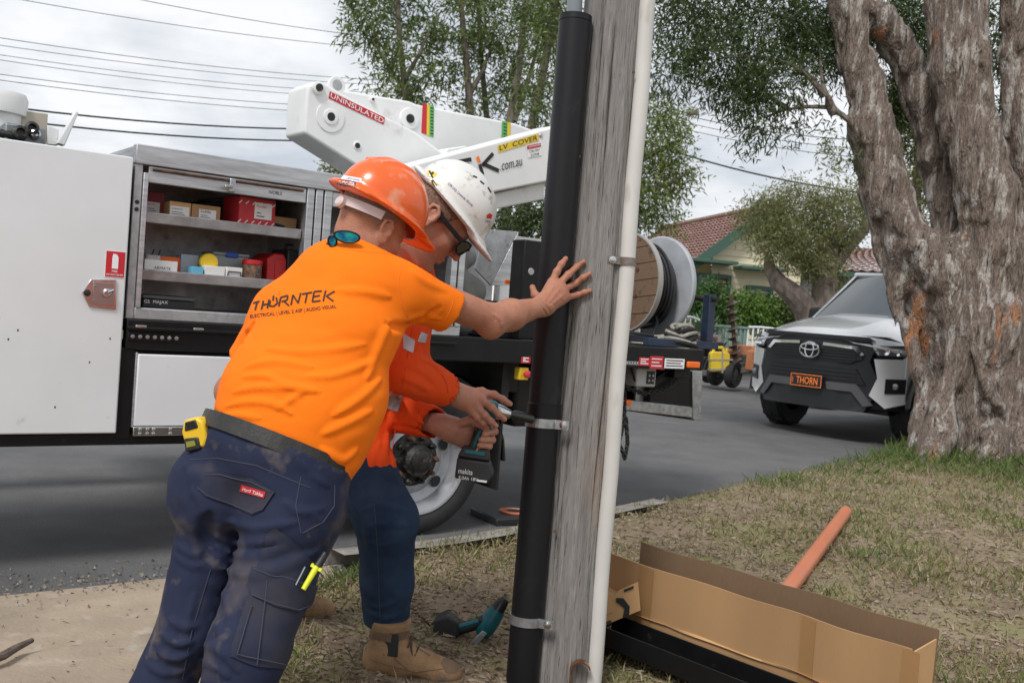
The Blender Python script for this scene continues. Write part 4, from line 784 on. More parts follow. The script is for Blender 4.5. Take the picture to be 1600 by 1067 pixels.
# T-shirt
def cloth_clip(V, fn): V.D = np.maximum(V.D, fn(V.ax[0][:, None, None], V.ax[1][None, :, None], V.ax[2][None, None, :]).astype(np.float32))
def tee(V):
    V.cap(pel+UPv*.06, pel+UPv*.16, .146, .140, .05, flat=(LATv, 1.22)).cap(pel+UPv*.16, pel+UPv*.36, .140, .138, .08, flat=(LATv, 1.33)).cap(shL+LATv*.02-UPv*.01, shR-LATv*.03-UPv*.02, .080, .080, .07).cap(shL+LATv*.03, c7-UPv*.05, .075, .075, .08)
    V.ell(c7-UPv*.07+BKv*.01, (.14, .105, .10), (LATv, BKv, UPv), .06).cap(c7-UPv*.02, c7+fr1[2]*.005, .078, .072, .04)
    V.cap(pel+LATv*.095-UPv*.03-BKv*.04, pel+LATv*.11+UPv*.2-BKv*.02, .085, .085, .06)
    T = V.like(); dR = n_(at(704, 484, 2.69)-shR)
    T.cap(shR-LATv*.03, at(712, 490, 2.70), .079, .063, .03); T.plane(at(701, 486, 2.69), dR+LATv*.15); T2 = V.like(); dL = n_(elL-shL); T2.cap(shL+LATv*.01, shL+dL*.22, .078, .068, .03); T2.plane(shL+dL*.165, dL)
    for Tt, k in ((T, .035), (T2, .03)):
        q = np.clip(.5+.5*(V.D-Tt.D)/k, 0, 1); V.D = V.D*(1-q)+Tt.D*q-k*q*(1-q)
    V.plane(c7+UPv*.012+fr1[2]*.012, fr1[2]*.6+UPv*.6-LATv*.05)
    V.disp(lambda X, Y, Z: .0025*vnoise(X*8, Y*8, Z*16, 12)+.0012*vnoise(X*20, Y*20, Z*44, 14))
    with_folds(V, [([(380, 574), (418, 564), (455, 566), (489, 574)], 0.007, 0.011), ([(376, 589), (413, 587), (449, 602), (477, 605)], 0.008, 0.01), ([(362, 613), (404, 605), (466, 606), (500, 613)], 0.009, 0.011), ([(430, 641), (461, 619), (477, 609)], 0.007, 0.01), ([(348, 636), (390, 627), (432, 633), (461, 650)], 0.008, 0.01), ([(477, 588), (517, 587), (559, 574), (590, 560)], 0.007, 0.011), ([(413, 543), (461, 549), (517, 546), (573, 537)], 0.005, 0.012), ([(610, 501), (590, 549), (573, 594)], 0.008, 0.014), ([(522, 453), (573, 456), (612, 464)], 0.005, 0.012), ([(520, 650), (560, 625), (598, 590)], 0.007, 0.012), ([(500, 680), (545, 660), (585, 640)], 0.007, 0.012), ([(640, 420), (665, 440), (700, 455)], 0.004, 0.012), ([(632, 500), (660, 492), (690, 500)], 0.006, 0.009), ([(340, 655), (370, 648), (410, 655)], 0.006, 0.009), ([(600, 505), (625, 512), (655, 500), (690, 478)], -0.01, 0.013), ([(375, 545), (388, 520), (398, 505)], -0.01, 0.012), ([(500, 700), (535, 720), (560, 700)], 0.007, 0.013)])
    def hem(X, Y, Z):
        h = (X-pel[0])*UPv[0]+(Y-pel[1])*UPv[1]+(Z-pel[2])*UPv[2]; la = (X-pel[0])*LATv[0]+(Y-pel[1])*LATv[1]+(Z-pel[2])*LATv[2]
        return (.047-.012*np.cos(la*9)-np.clip(la-.09, 0, .2)*1.1+.006*np.sin(la*31))-h
    cloth_clip(V, hem)
lo3 = np.minimum.reduce([shL, shR, pel, c7])-.24; hi3 = np.maximum.reduce([shL, shR, pel, c7, at(715, 490, 2.7)])+.17
V = Vol(lo3, hi3, .0055); tee(V)
dL_ = n_(elL-shL); I1 = V.like()                                   # hollow out hem, neck and sleeve ends
I1.cap(at(690, 478, 2.67), at(730, 496, 2.73), .050, .052, .0).cap(shL+dL_*.12, elL, .05, .056, .0).cap(c7-UPv*.06, c7+fr1[2]*.08, .062, .063, 0); V.D = np.maximum(V.D, -I1.D)
sv, sq = V.mesh(); tee_o = smooth(link('t_shirt', vq_mesh('t_shirt', [(sv-O1, sq)], 1), M_tee, w1, None)); sft = Surf(vq_mesh('tmp2', [(sv, sq)], 1))
# print on the back
S_ = []
def LS(*p): S_.extend(list(zip(p[:-1], p[1:])))
M_print = mat('faded_black_print', (.03, .018, .012), .8)
LS((396, 474), (406, 471)); LS((402, 473), (399, 485)); LS((412, 470), (409, 484)); LS((411, 477), (419, 475)); LS((421, 468), (418, 482))
LS((423, 470), (421, 478), (428, 479), (434, 474), (432, 465)); LS((428, 462), (427, 470))
LS((436, 479), (439, 465), (450, 462), (449, 469), (440, 472)); LS((444, 471), (452, 478)); LS((455, 477), (458, 461), (466, 474), (470, 458)); LS((472, 460), (488, 457)); LS((480, 459), (477, 474)); LS((488, 472), (501, 470)); LS((491, 456), (503, 455)); LS((490, 464), (500, 462)); LS((491, 456), (488, 472)); LS((509, 454), (505, 471)); LS((523, 455), (510, 463), (521, 471))
print_on('shirt_logo', sft, '', 0, 0, 0, M_print, tee_o, .0015, segs=S_, w=2.6)
print_on('shirt_print', sft, 'ELECTRICAL | LEVEL 2 ASP | AUDIO VISUAL', (392, 499), (526, 483), (391, 492), M_print, w1, .0015, bold=.012)
M_oseam = mat('orange_stitching', (.88, .165, .005), .85)
for pts in ([(630, 400), (622, 440), (628, 480), (643, 506)], [(693, 505), (704, 485), (709, 468)], [(536, 386), (560, 393), (600, 396), (640, 402)], [(340, 662), (400, 668), (450, 682), (498, 712)], [(415, 470), (405, 500), (398, 530)]): seam('seam', sft, pts, .0014, M_oseam, w1, -.0004, 6)
hh1 = helmet(w1, hd1+fr1[2]*.030+fr1[0]*.004, fr1, sss(mat('orange_helmet_plastic', (.90, .135, .012), .28, var=.12, vscale=9, coat=.3), .05)); add_layer(MATS['orange_helmet_plastic'], (.75, .36, .22), 14, .60, .80)
def helm_surf(o, O): return Surf_from(o, O)
def Surf_from(o, O):
    me = bpy.data.meshes.new('t'); me.from_pydata([tuple(np.array(v.co)+O) for v in o.data.vertices], [], [tuple(p.vertices) for p in o.data.polygons]); return Surf(me)
sfh = Surf_from(hh1, O1)
patch('name_sticker', sfh, [(534, 274), (565, 279), (565, 286), (532, 280)], M_wink, hh1, .001, 4, .001); print_on('sticker_text', sfh, 'LEONARD', (541, 281), (563, 284.5), (541.5, 277), mat('blue_print', (.03, .06, .25), .5), w1, .0025)
patch('logo_sticker', sfh, [(528, 281), (556, 285), (555, 293), (526, 288)], M_ink, hh1, .001, 4, .001); print_on('sticker_text', sfh, 'THORNTEK', (529, 287), (554, 291), (530, 283), M_wink, w1, .0025)
V = Vol(hd1-.16, hd1+.16, .0045); f, l, u = fr1; V.ell(hd1-f*.014+u*.04, (.1, .078, .095), (f, l, u), 0); V.plane(hd1+f*.0, f*.9-u*.3); V.plane(hd1-u*.03, -u+f*.15); v_, q_ = V.mesh()
smooth(link('hair', vq_mesh('hair', [(v_-O1, q_)]), mat('shaved_hair_stubble', (.36, .20, .14), .7, col2=(.24, .15, .115), vscale=150, bump=.5, bscale=420), w1, None))
# nape strap of the helmet and the sunglasses hung behind the neck
M_strap = mat('pinkish_plastic', (.62, .50, .48), .45); f, l, u = fr1; mb = MB(); pts = [hd1-O1+f*(.098*math.cos(t)-.018)+l*(.082*math.sin(t))+u*(.026+.016*math.cos(t)) for t in np.linspace(1.85, 4.43, 24)]
for p, q in zip(pts[:-1], pts[1:]): mb.obox((p+q)/2, (q-p)*.55, u*.012, n_(np.cross(q-p, u))*.0025)
stp = mb.build('nape_strap', M_strap, w1, sharp=50); ctr = hd1-O1+f*(-.117)+u*.0; MB().lathe([(.015, 0), (.015, .012), (.01, .016)], ctr, -f, 16).build('ratchet_knob', M_strap, stp)
sg = empty('sunglasses', at(545, 372, 2.52), 'mirrored blue green sunglasses hung behind the neck below the orange hard hat', 'sunglasses'); Og = np.array(sg.location)
M_mir = mat('mirror_lens', (.012, .05, .18), .07, .85, col2=(.02, .30, .26), vscale=22, contrast=(.42, .58))
for (cx, cy, hw, hh, D_) in ((541, 369, 21, 10, 2.485), (519, 376, 7, 9, 2.50)):
    P = [at(cx+hw*math.cos(t)*(1 if math.cos(t) > 0 else .9), cy-hh*math.sin(t)*(.8 if math.sin(t) > 0 else 1)+.12*hw*math.cos(t), D_)-Og for t in np.linspace(0, 2*math.pi, 26)[:-1]]
    MB().prism(P, Fv*.005).build('lens', M_mir, sg, .001); MB().tube(P+[P[0]], .0026, 6, caps=False).build('lens_rim', M_black, sg)
MB().tube([at(514, 378, 2.5)-Og, at(508, 384, 2.54)-Og, at(512, 388, 2.6)-Og], .003, 6).build('temple_arm', M_black, sg)
# tape measure on the belt, marker in the pocket
tp = empty('tape_measure', at(311, 690, 2.40), 'yellow and black tape measure clipped to the belt of the worker in the T-shirt', 'tape measure'); Ot = np.array(tp.location); M_ty = mat('yellow_tool_plastic', (.80, .50, .02), .4); M_tk = mat('black_tool_plastic', (.02, .02, .022), .5, bump=.1, bscale=120)
ex, ey, ez = n_(Rv*.9+Uv*.25-Fv*.3), n_(Fv*.9+Rv*.3), n_(Uv*.95-Rv*.25); c = at(311, 675, 2.42)-Ot
MB().prism([c+ex*a+ez*b-ey*.022 for a, b in ((-.032, -.035), (.02, -.04), (.032, -.02), (.032, .02), (.018, .036), (-.018, .036), (-.034, .01))], ey*.044).build('case', M_ty, tp, .006); MB().prism([c+ex*a+ez*b-ey*.0245 for a, b in ((-.024, .008), (.018, .008), (.016, .03), (-.016, .031))], ey*.049).build('grip', M_tk, tp, .004)
MB().prism([c+ex*a+ez*b-ey*.025 for a, b in ((-.036, -.04), (.01, -.042), (.012, -.012), (-.03, -.006))], ey*.05).build('bumper', M_tk, tp, .005); MB().prism([c+ex*a+ez*b-ey*.027 for a, b in ((-.026, -.03), (0, -.031), (.0, -.018), (-.024, -.016))], ey*.002).build('size_window', mat('olive_window', (.25, .25, .03), .4), tp); MB().obox(c-ez*.045-ex*.01, ex*.012, ey*.012, ez*.006).build('hook', M_ty, tp, .002)
for i in range(3): MB().obox(c+ez*(.014+.006*i)-ey*.0255, ex*.012, ez*.0015, ey*.001).build('grip_rib', M_ink, tp)
mk = empty('marker_pen', sfp.hit(482, 890, .012), 'yellow and black marker pen clipped in the cargo pocket', 'marker pen'); Om = np.array(mk.location)
A, B, D_ = sfp.hit(467, 918, .016), sfp.hit(486, 882, .02), sfp.hit(486, 882, .02)+(sfp.hit(486, 882, .02)-sfp.hit(467, 918, .016))*.62
MB().tube([A-Om, B-Om], [.006, .008], 12).build('barrel', mat('fluoro_yellow_plastic', (.70, .72, .02), .35), mk, .001); MB().tube([B-Om, B-Om+(D_-B)*.35, D_-Om], [.009, .008, .0055], 12).build('cap', M_tk, mk)
MB().obox(B-Om-n_(B-A)*.002, n_(np.cross(n_(B-A), Fv))*.014, n_(B-A)*.004, Fv*.005).build('clip', MATS['fluoro_yellow_plastic'], mk, .001)
MB().tube([sfp.hit(458, 912, .012)-Om, sfp.hit(471, 880, .013)-Om], .0025, 6).build('pocket_pencil', M_steel, mk)
# ================================================================ worker in the white hard hat
w2 = empty('person', (at(600, 1050, 3.0)[0], at(600, 1050, 3.0)[1], .06), 'worker in orange-red jacket, blue jeans and white hard hat, holding a cordless tool', 'person'); O2 = np.array(w2.location)
hd2 = at(682, 342, 2.97); fr2 = frame(.64*Rv-.76*Uv+.14*Fv, .73*Rv+.68*Uv); HS = 1.1
c72 = at(628, 408, 3.10); pel2 = at(530, 672, 3.25); U2 = n_(c72-pel2); sR2, eR2, wR2 = at(640, 478, 2.98), at(628, 578, 2.83), at(708, 612, 2.965); sL2, eL2, wL2 = at(610, 480, 3.27), at(600, 640, 3.22), at(688, 664, 3.05)
hR2, kR2, aR2 = at(545, 690, 3.18), at(604, 812, 2.98), at(604, 1000, 3.10); hL2, kL2, aL2 = at(515, 690, 3.33), at(468, 840, 3.30), at(425, 965, 3.45); aL2[2] = .15
L2v = n_(sR2-sL2)
def body2(V):
    head_prims(V, hd2, fr2, 1.12, neck=(c72, .066)); V.cap(hd2-fr2[2]*.03-fr2[0]*.02, c72+fr2[0]*.02, .056, .064, .03)
    V.cap(pel2, c72-U2*.12, .11, .12, .05).cap(sL2, sR2, .055, .055, .05).cap(sR2, eR2, .05, .042, .03).cap(eR2, wR2, .042, .03, .02).cap(sL2, eL2, .05, .042, .03).cap(eL2, wL2, .042, .03, .02)
    V.cap(pel2, hR2, .09, .08, .05).cap(pel2, hL2, .09, .08, .05).cap(hR2, kR2, .07, .05, .03).cap(hL2, kL2, .07, .05, .03).cap(kR2, aR2, .05, .035, .03).cap(kL2, aL2, .05, .035, .03)
def hands2(V):
    body2(V)
    # right hand laid over the tool, fingers forward
    kn = [at(753, 613, 2.955), at(752, 624, 2.945), at(745, 634, 2.945), at(737, 641, 2.95)]
    V.cap(wR2, at(722, 618, 2.96), .030, .030, .02)
    for k_ in kn: V.cap(at(720, 620, 2.96), k_, .026, .0145, .018)
    fingers(V, [([kn[0], at(772, 617, 2.955), at(786, 624, 2.965), at(797, 631, 2.975)], .0122, .0085), ([kn[1], at(768, 636, 2.938), at(779, 647, 2.95), at(788, 655, 2.962)], .0122, .0086), ([kn[2], at(757, 648, 2.935), at(767, 658, 2.948), at(775, 665, 2.958)], .0118, .0084), ([kn[3], at(746, 652, 2.94), at(754, 660, 2.95), at(759, 664, 2.96)], .0105, .0078),
                ([at(728, 612, 2.98), at(748, 612, 3.03), at(766, 622, 3.05)], .0135, .0095)])
    for k_ in kn: V.ell(k_+np.array([0, -.005, .006]), (.009,)*3, None, .008)
    # left hand round the grip
    V.cap(wL2, at(705, 668, 3.03), .030, .032, .02).cap(at(700, 668, 3.035), at(727, 672, 3.03), .033, .029, .02).cap(at(705, 678, 3.04), at(728, 690, 3.045), .026, .024, .02)
    fingers(V, [([at(718, 662, 3.01), at(738, 655, 2.985), at(750, 662, 2.972), at(760, 669, 2.97)], .0145, .0098),
                ([at(735, 668, 3.05), at(765, 670, 3.04), at(773, 674, 3.005), at(757, 678, 2.972)], .0125, .0090), ([at(733, 680, 3.055), at(762, 682, 3.04), at(769, 687, 3.005), at(752, 687, 2.972)], .0122, .0090),
                ([at(730, 691, 3.055), at(756, 693, 3.04), at(764, 697, 3.008), at(749, 696, 2.976)], .0118, .0086), ([at(726, 699, 3.055), at(748, 703, 3.04), at(756, 706, 3.012), at(745, 704, 2.982)], .0105, .0078)])
lo_ = np.minimum.reduce([hd2, sR2, sL2, eR2, eL2, pel2])-.19; hi_ = np.maximum.reduce([hd2, sR2, sL2, eR2, eL2, pel2])+.19; xh = at(668, 630, 3.0)[0]; zs_ = at(690, 545, 3.0)[2]
hb = (at(812, 650, 3.0)[0], 3.2, zs_)
def rest2(V):
    body2(V)
    # leave the hands to the finer block
    c = (V.ax[0][:, None, None] > xh) & (V.ax[2][None, None, :] < zs_) & (V.ax[1][None, :, None] < 9); V.D = np.where(c, np.maximum(V.D, .004), V.D)
lo_[2] = pel2[2]-.05
blocks = [block(lo_, hi_, .0045, rest2), block((xh, 2.84, at(750, 720, 3.0)[2]), hb, .0029, hands2), block((aL2[0]-.12, 2.7, .06), (hi_[0], 3.7, lo_[2]), .014, body2)]
b2 = body(w2, blocks, M_skin2)
# short dark hair at the side and nape, under the helmet
V = Vol(hd2-.16, hd2+.16, .0045); f, l, u = fr2; V.ell(hd2-f*.016+u*.042, (.1145, .0895, .106), (f, l, u), 0); V.plane(hd2+f*.02+u*.0, f*.9-u*.42); V.plane(hd2-u*.035, -u+f*.1); V.disp(lambda X, Y, Z: .0012*vnoise(X*160, Y*160, Z*160)); v_, q_ = V.mesh()
smooth(link('hair', vq_mesh('hair', [(v_-O2, q_)]), mat('cropped_brown_hair', (.10, .062, .042), .8, col2=(.28, .16, .11), vscale=120, bump=.4, bscale=300), w2, None))
M_hw = mat('white_helmet_plastic', (.74, .73, .70), .38, var=.08, vscale=8); add_layer(M_hw, (.42, .34, .26), 26, .58, .72); add_layer(M_hw, (.5, .47, .43), 9, .58, .8)
hh2 = helmet(w2, hd2+fr2[2]*.040+fr2[0]*.004, fr2, M_hw, ridges=False, S=.99); sfh2 = Surf_from(hh2, O2)
for (a, b) in (((739, 275), (745, 278)), ((750, 283), (756, 288)), ((762, 293), (767, 301))):
    print_on('vent_slot', sfh2, '', 0, 0, 0, M_ink, hh2, .0012, segs=[(a, b)], w=2.2)
for pts, m in (([(669, 266), (683, 271), (678, 280), (667, 275)], M_yel), ([(673, 282), (686, 287), (680, 292), (673, 288)], M_yel), ([(660, 281), (674, 285), (690, 291), (672, 271)], M_wink)):
    patch('safety_sticker', sfh2, pts, m, hh2, .0012, 3, .001)
for a, b in (((671, 268), (676, 279)), ((678, 270), (674, 273)), ((675, 282), (681, 291))): print_on('sticker_mark', sfh2, '', 0, 0, 0, M_ink, hh2, .0028, segs=[(a, b)], w=3)
print_on('helmet_text', sfh2, 'CPB UGL Linewide Works', (699, 288), (737, 323), (701.5, 285), mat('navy_print', (.03, .04, .16), .5), hh2, .0014)
patch('crest_sticker', sfh2, [(760, 336), (765, 333), (769, 336), (767, 342), (760, 341)], M_red, hh2, .0012, 3, .001); print_on('crest_text', sfh2, 'NSW', (758, 347), (766, 349), (758.5, 343), MATS['navy_print'], hh2, .0014)
for k in range(3):
    px = [(735, 300), (716, 318), (722, 312)][k]
# sunglasses on the face
V0 = lambda x, y, z: hd2-O2+1.12*(f*x+l*y+u*z)
sgl = MB()
P = [V0(.100, -.062, .020), V0(.113, -.036, .024), V0(.113, -.010, .018), V0(.110, -.012, -.012), V0(.108, -.036, -.018), V0(.094, -.062, -.010)]
gl = empty('safety_glasses', hd2, 'dark wraparound safety glasses worn under the white hard hat', 'glasses'); gl.location = hd2; G0 = np.array(O2-hd2)
M_dl = mat('smoked_lens', (.008, .008, .009), .08, spec=.7)
for s in (1, -1):
    ring = [(.086, .070, .012), (.100, .056, .022), (.112, .034, .024), (.116, .012, .017), (.114, .010, -.006), (.110, .028, -.018), (.100, .052, -.018), (.088, .066, -.008)]
    MB().prism([V0(a, -b*s, c_)+G0 for a, b, c_ in ring], -f*.004).build('lens', M_dl, gl, .001); MB().tube([V0(a, -b*s, c_)+G0 for a, b, c_ in ring+ring[:1]], .0032, 6, caps=False).build('lens_rim', M_black, gl)
    mb = MB(); tp_ = [V0(.088, -.071*s, .010)+G0, V0(.06, -.078*s, .010)+G0, V0(.02, -.083*s, .010)+G0, V0(-.015, -.084*s, .014)+G0]
    for p, q in zip(tp_[:-1], tp_[1:]): mb.obox((p+q)/2, (q-p)*.54, u*.007, l*.002)
    mb.build('temple_arm', M_black, gl, .001)
MB().tube([V0(.116, -.012, .012)+G0, V0(.119, 0, .012)+G0, V0(.116, .012, .012)+G0], .004, 6).build('bridge', M_black, gl)
# jacket
def jacket(V):
    V.cap(pel2+np.array([0, -.02, .0]), pel2+U2*.25, .155, .150, .06).cap(pel2+U2*.2, c72-U2*.10, .150, .145, .06).cap(sL2, sR2, .085, .085, .06).cap(c72-U2*.06, c72+fr2[2]*.01, .085, .082, .04)
    V.cap(pel2+np.array([.02, -.04, 0]), at(585, 735, 3.06), .13, .07, .06)
    V.cap(sR2, eR2, .078, .070, .03).cap(eR2, eR2+(wR2-eR2)*.86, .070, .052, .02).cap(sL2, eL2, .076, .068, .03).cap(eL2, eL2+(wL2-eL2)*.86, .068, .050, .02)
    V.disp(lambda X, Y, Z: .0045*vnoise(X*11+Z*7, Y*11, Z*14, 21)+.0022*vnoise(X*30, Y*30, Z*30, 22))
    with_folds(V, [([(640, 555), (660, 560), (690, 580), (700, 600)], .006, .010), ([(630, 575), (655, 585), (680, 605)], -.006, .010), ([(628, 590), (650, 598), (672, 612)], .006, .010), ([(640, 530), (655, 545), (650, 570)], .006, .012), ([(615, 650), (640, 645), (665, 665)], .006, .010), ([(610, 665), (640, 668), (670, 680)], -.006, .010), ([(650, 540), (662, 520), (670, 508)], .006, .010),
                   ([(612, 640), (605, 690), (590, 740)], .008, .014), ([(622, 640), (614, 700), (606, 750)], -.006, .010), ([(595, 690), (580, 730), (575, 760)], .008, .014), ([(655, 575), (672, 570), (694, 590)], -.005, .008), ([(640, 620), (660, 630), (690, 640)], .005, .010)], 1.0)
    la = n_(at(610, 778, 3.05)-at(540, 768, 3.2))
    V.plane(at(590, 768, 3.06), -U2+np.array([.0, 0, -.3]))
jl = np.minimum.reduce([sL2, sR2, eR2, eL2, pel2, c72])-.22; jh = np.maximum.reduce([sL2, sR2, pel2, c72, wR2, wL2])+.14
V = Vol(jl, jh, .0055); jacket(V); I1 = V.like(); I1.cap(eR2+(wR2-eR2)*.72, wR2, .044, .046, 0).cap(eL2+(wL2-eL2)*.72, wL2, .042, .044, 0).cap(c72, hd2-fr2[2]*.03, .07, .066, 0); V.D = np.maximum(V.D, -I1.D)
cl_ = V.like(); V.plane(eR2+(wR2-eR2)*2, wR2-eR2)
d_ = n_(wR2-eR2); e_ = n_(wL2-eL2); p_ = eR2+(wR2-eR2)*.90; X, Y, Z = V.ax[0][:, None, None], V.ax[1][None, :, None], V.ax[2][None, None, :]
dR_ = (X-p_[0])*d_[0]+(Y-p_[1])*d_[1]+(Z-p_[2])*d_[2]; nr_ = ((X-p_[0])**2+(Y-p_[1])**2+(Z-p_[2])**2) < .11**2; V.D = np.where(nr_, np.maximum(V.D, dR_), V.D).astype(np.float32)
p_ = eL2+(wL2-eL2)*.90; dR_ = (X-p_[0])*e_[0]+(Y-p_[1])*e_[1]+(Z-p_[2])*e_[2]; nr_ = ((X-p_[0])**2+(Y-p_[1])**2+(Z-p_[2])**2) < .11**2; V.D = np.where(nr_, np.maximum(V.D, dR_), V.D).astype(np.float32)
jv, jq = V.mesh(); jk = smooth(link('jacket', vq_mesh('jacket', [(jv-O2, jq)], 1), M_hiv, w2, None)); sfj = Surf(vq_mesh('tmp3', [(jv, jq)], 1))
patch('reflective_stripe', sfj, [(630, 521), (648, 533), (645, 552), (630, 545)], M_refl, jk, .002, 5); patch('reflective_stripe', sfj, [(658, 519), (668, 523), (664, 536), (652, 534)], M_refl, jk, .002, 4)
patch('reflective_stripe', sfj, [(600, 606), (630, 617), (622, 644), (594, 634)], M_refl, jk, .002, 5)
for pts in ([(645, 508), (636, 560), (622, 640), (606, 750)], [(690, 585), (698, 600), (700, 614)], [(679, 650), (683, 665), (680, 680)]): seam('seam', sfj, pts, .0014, mat('orange_thread', (.6, .05, .01), .8), jk, .0005, 5)
# jeans
V = Vol(np.minimum.reduce([aL2, aR2, pel2, kR2, kL2])-.18, np.maximum.reduce([pel2, kR2, hL2])+.16, .0065)
V.cap(pel2-U2*.03, pel2-U2*.06, .14, .14, .04).cap(hR2, kR2, .108, .092, .04).cap(kR2, kR2+(aR2-kR2)*.5, .092, .078, .03).cap(kR2+(aR2-kR2)*.5, aR2, .078, .068, .03).cap(hL2, kL2, .108, .09, .03).cap(kL2, aL2, .09, .07, .03)
V.plane(at(600, 979, 3.05), aR2-kR2); V.disp(lambda X, Y, Z: .003*vnoise(X*10, Y*10, Z*18, 31)+.0014*vnoise(X*26, Y*26, Z*40, 32))
with_folds(V, [([(560, 800), (600, 790), (640, 800)], .005, .012), ([(575, 825), (600, 818), (645, 822)], .005, .012), ([(575, 846), (600, 852), (630, 842)], .003, .012), ([(566, 936), (590, 948), (625, 938)], .005, .010), ([(572, 956), (605, 966), (630, 955)], .006, .009), ([(540, 780), (570, 810), (575, 860)], .006, .014)])
v_, q_ = V.mesh(); jn = smooth(link('jeans', vq_mesh('jeans', [(v_-O2, q_)], 1), M_jean, w2, None)); sfn = Surf(vq_mesh('tmp4', [(v_, q_)], 1)); seam('seam', sfn, [(585, 790), (590, 860), (594, 975)], .0013, M_seam, jn, .0005, 8)
# boots
def boot(an, fd, h=.006):
    z0 = np.array([0, 0, 1.]); gz = an[2]-.115; V = Vol(an-np.array([.2, .2, .14]), an+np.array([.30, .2, .12]), h)
    V.cap(an+z0*.075-fd*.005, an-z0*.02-fd*.01, .062, .056, .02).cap(an-z0*.06-fd*.035, an-z0*.065+fd*.03, .048, .046, .03).cap(an-z0*.02, an-z0*.065+fd*.13, .05, .045, .03).ell(an-z0*.072+fd*.165, (.062, .052, .04), (fd, np.cross(z0, fd), z0), .02)
    V.plane((0, 0, gz+.024), (0, 0, -1)); V.plane(an+z0*.075, z0); V.fold([an+fd*.125-z0*.035+np.cross(z0, fd)*.05, an+fd*.125-z0*.02, an+fd*.125-z0*.035-np.cross(z0, fd)*.05], .003, .007)
    V.disp(lambda X, Y, Z: .0022*vnoise(X*28, Y*28, Z*28, 41)); v_, q_ = V.mesh(); bo = smooth(link('boot', vq_mesh('boot', [(v_-O2, q_)], 1), M_boot, w2, None)); sd_ = np.cross(z0, fd)
    MB().prism([tuple(an-O2+fd*a_+sd_*b_-z0*(an[2]-gz)) for a_, b_ in ((-.092, -.03), (-.092, .03), (-.06, .045), (.06, .046), (.13, .056), (.195, .05), (.232, .02), (.232, -.02), (.195, -.05), (.13, -.056), (.06, -.046), (-.06, -.045))], (0, 0, .032)).build('sole', M_sole, bo, .006)
    for i in range(5):
        a_ = .02+.022*i; zz_ = .045-.024*i; c_ = an-O2+fd*(a_+.018)+z0*(zz_+.002); MB().tube([c_-sd_*.035-z0*.018, c_-sd_*.015+fd*.006, c_+sd_*.015+fd*.006, c_+sd_*.035-z0*.018], .0028, 6).build('lace', mat('brown_lace', (.07, .045, .03), .8) if 'brown_lace' not in MATS else MATS['brown_lace'], bo)
    c_ = an-O2+fd*.062+z0*.03; MB().tube([c_, c_-sd_*.03+fd*.008-z0*.03, c_-sd_*.044+fd*.02-z0*.075], .0028, 6).build('lace', MATS['brown_lace'], bo); MB().obox(an-O2-sd_*.057+fd*.012+z0*.015, fd*.022, z0*.035, sd_*.003).build('side_zip', M_tk, bo, .002); return bo
M_bdark = mat('dark_tan_leather', (.17, .105, .06), .8, var=.3, vscale=16)
vb = boot(at(610, 1012, 3.05)*np.array([1, 1, 0])+np.array([0, 0, .168]), n_(np.array([.97, -.08, 0]))); sfv = Surf_from(vb, O2)
patch('toe_cap', sfv, [(694, 1022), (706, 1026), (714, 1036), (717, 1046), (712, 1052), (696, 1050), (689, 1036)], M_bdark, vb, .0015, 5, .002)
patch('boot_collar', sfv, [(574, 984), (610, 990), (642, 984), (642, 996), (610, 1003), (574, 996)], M_bdark, vb, .003, 6, .003)
for pts in ([(640, 990), (652, 1012), (672, 1024)], [(612, 1004), (618, 1030), (640, 1048)], [(580, 1030), (610, 1040), (650, 1050), (694, 1044)]): seam('boot_seam', sfv, pts, .0014, M_bdark, vb, .0005, 5)
boot(aL2*np.array([1, 1, 0])+np.array([0, 0, .175]), n_(np.array([.8, .5, 0])))
# ---------------------------------------------------------------- cordless tools
M_teal = mat('teal_tool_plastic', (.005, .13, .16), .4, var=.15, vscale=20); M_sock = mat('black_oxide_steel', (.06, .06, .06), .35, .8)
dr = empty('cordless_driver', at(745, 715, 3.0), 'teal and black cordless impact driver held by the worker in the white hard hat', 'power tool'); Od = np.array(dr.location)
def pt(x, y, D): return at(x, y, D)-Od
ax_ = n_(at(832, 655, 3.055)-at(755, 639, 3.0))
MB().tube([pt(744, 634, 3.0), pt(748, 636, 3.0), pt(770, 641, 3.01), pt(775, 642, 3.012)], [.022, .03, .03, .026], 20).build('motor_housing', M_teal, dr); MB().tube([pt(772, 641.5, 3.011), pt(782, 644, 3.018), pt(796, 647, 3.028)], [.025, .023, .014], 20).build('hammer_case', M_steel, dr)
MB().tube([pt(792, 646, 3.026), pt(801, 648, 3.032), pt(804, 648.5, 3.034), pt(832, 655, 3.055)], [.011, .011, .015, .0135], 16).build('socket', M_sock, dr)
MB().tube([pt(764, 648, 3.01), pt(757, 665, 3.01), pt(748, 688, 3.01), pt(740, 708, 3.01)], [.021, .018, .019, .024], 14).build('grip', M_tk, dr)
MB().tube([pt(757, 662, 2.995), pt(745, 690, 2.995), pt(741, 700, 2.995)], [.008, .009, .008], 8).build('grip_inlay', M_teal, dr)
P = [pt(*q, 2.975) for q in ((724, 697), (764, 704), (766, 722), (714, 714))]; ft = MB().prism(P, Fv*.07).build('foot', M_tk, dr, .006); P = [pt(*q, 2.972) for q in ((727, 702), (758, 707), (757, 713), (725, 708))]; MB().prism(P, Fv*.01).build('foot_inlay', M_teal, ft, .002)
P = [pt(*q, 2.965) for q in ((714, 715), (766, 723), (772, 742), (762, 757), (710, 747))]; bt = MB().prism(P, Fv*.085).build('battery', M_tk, dr, .006)
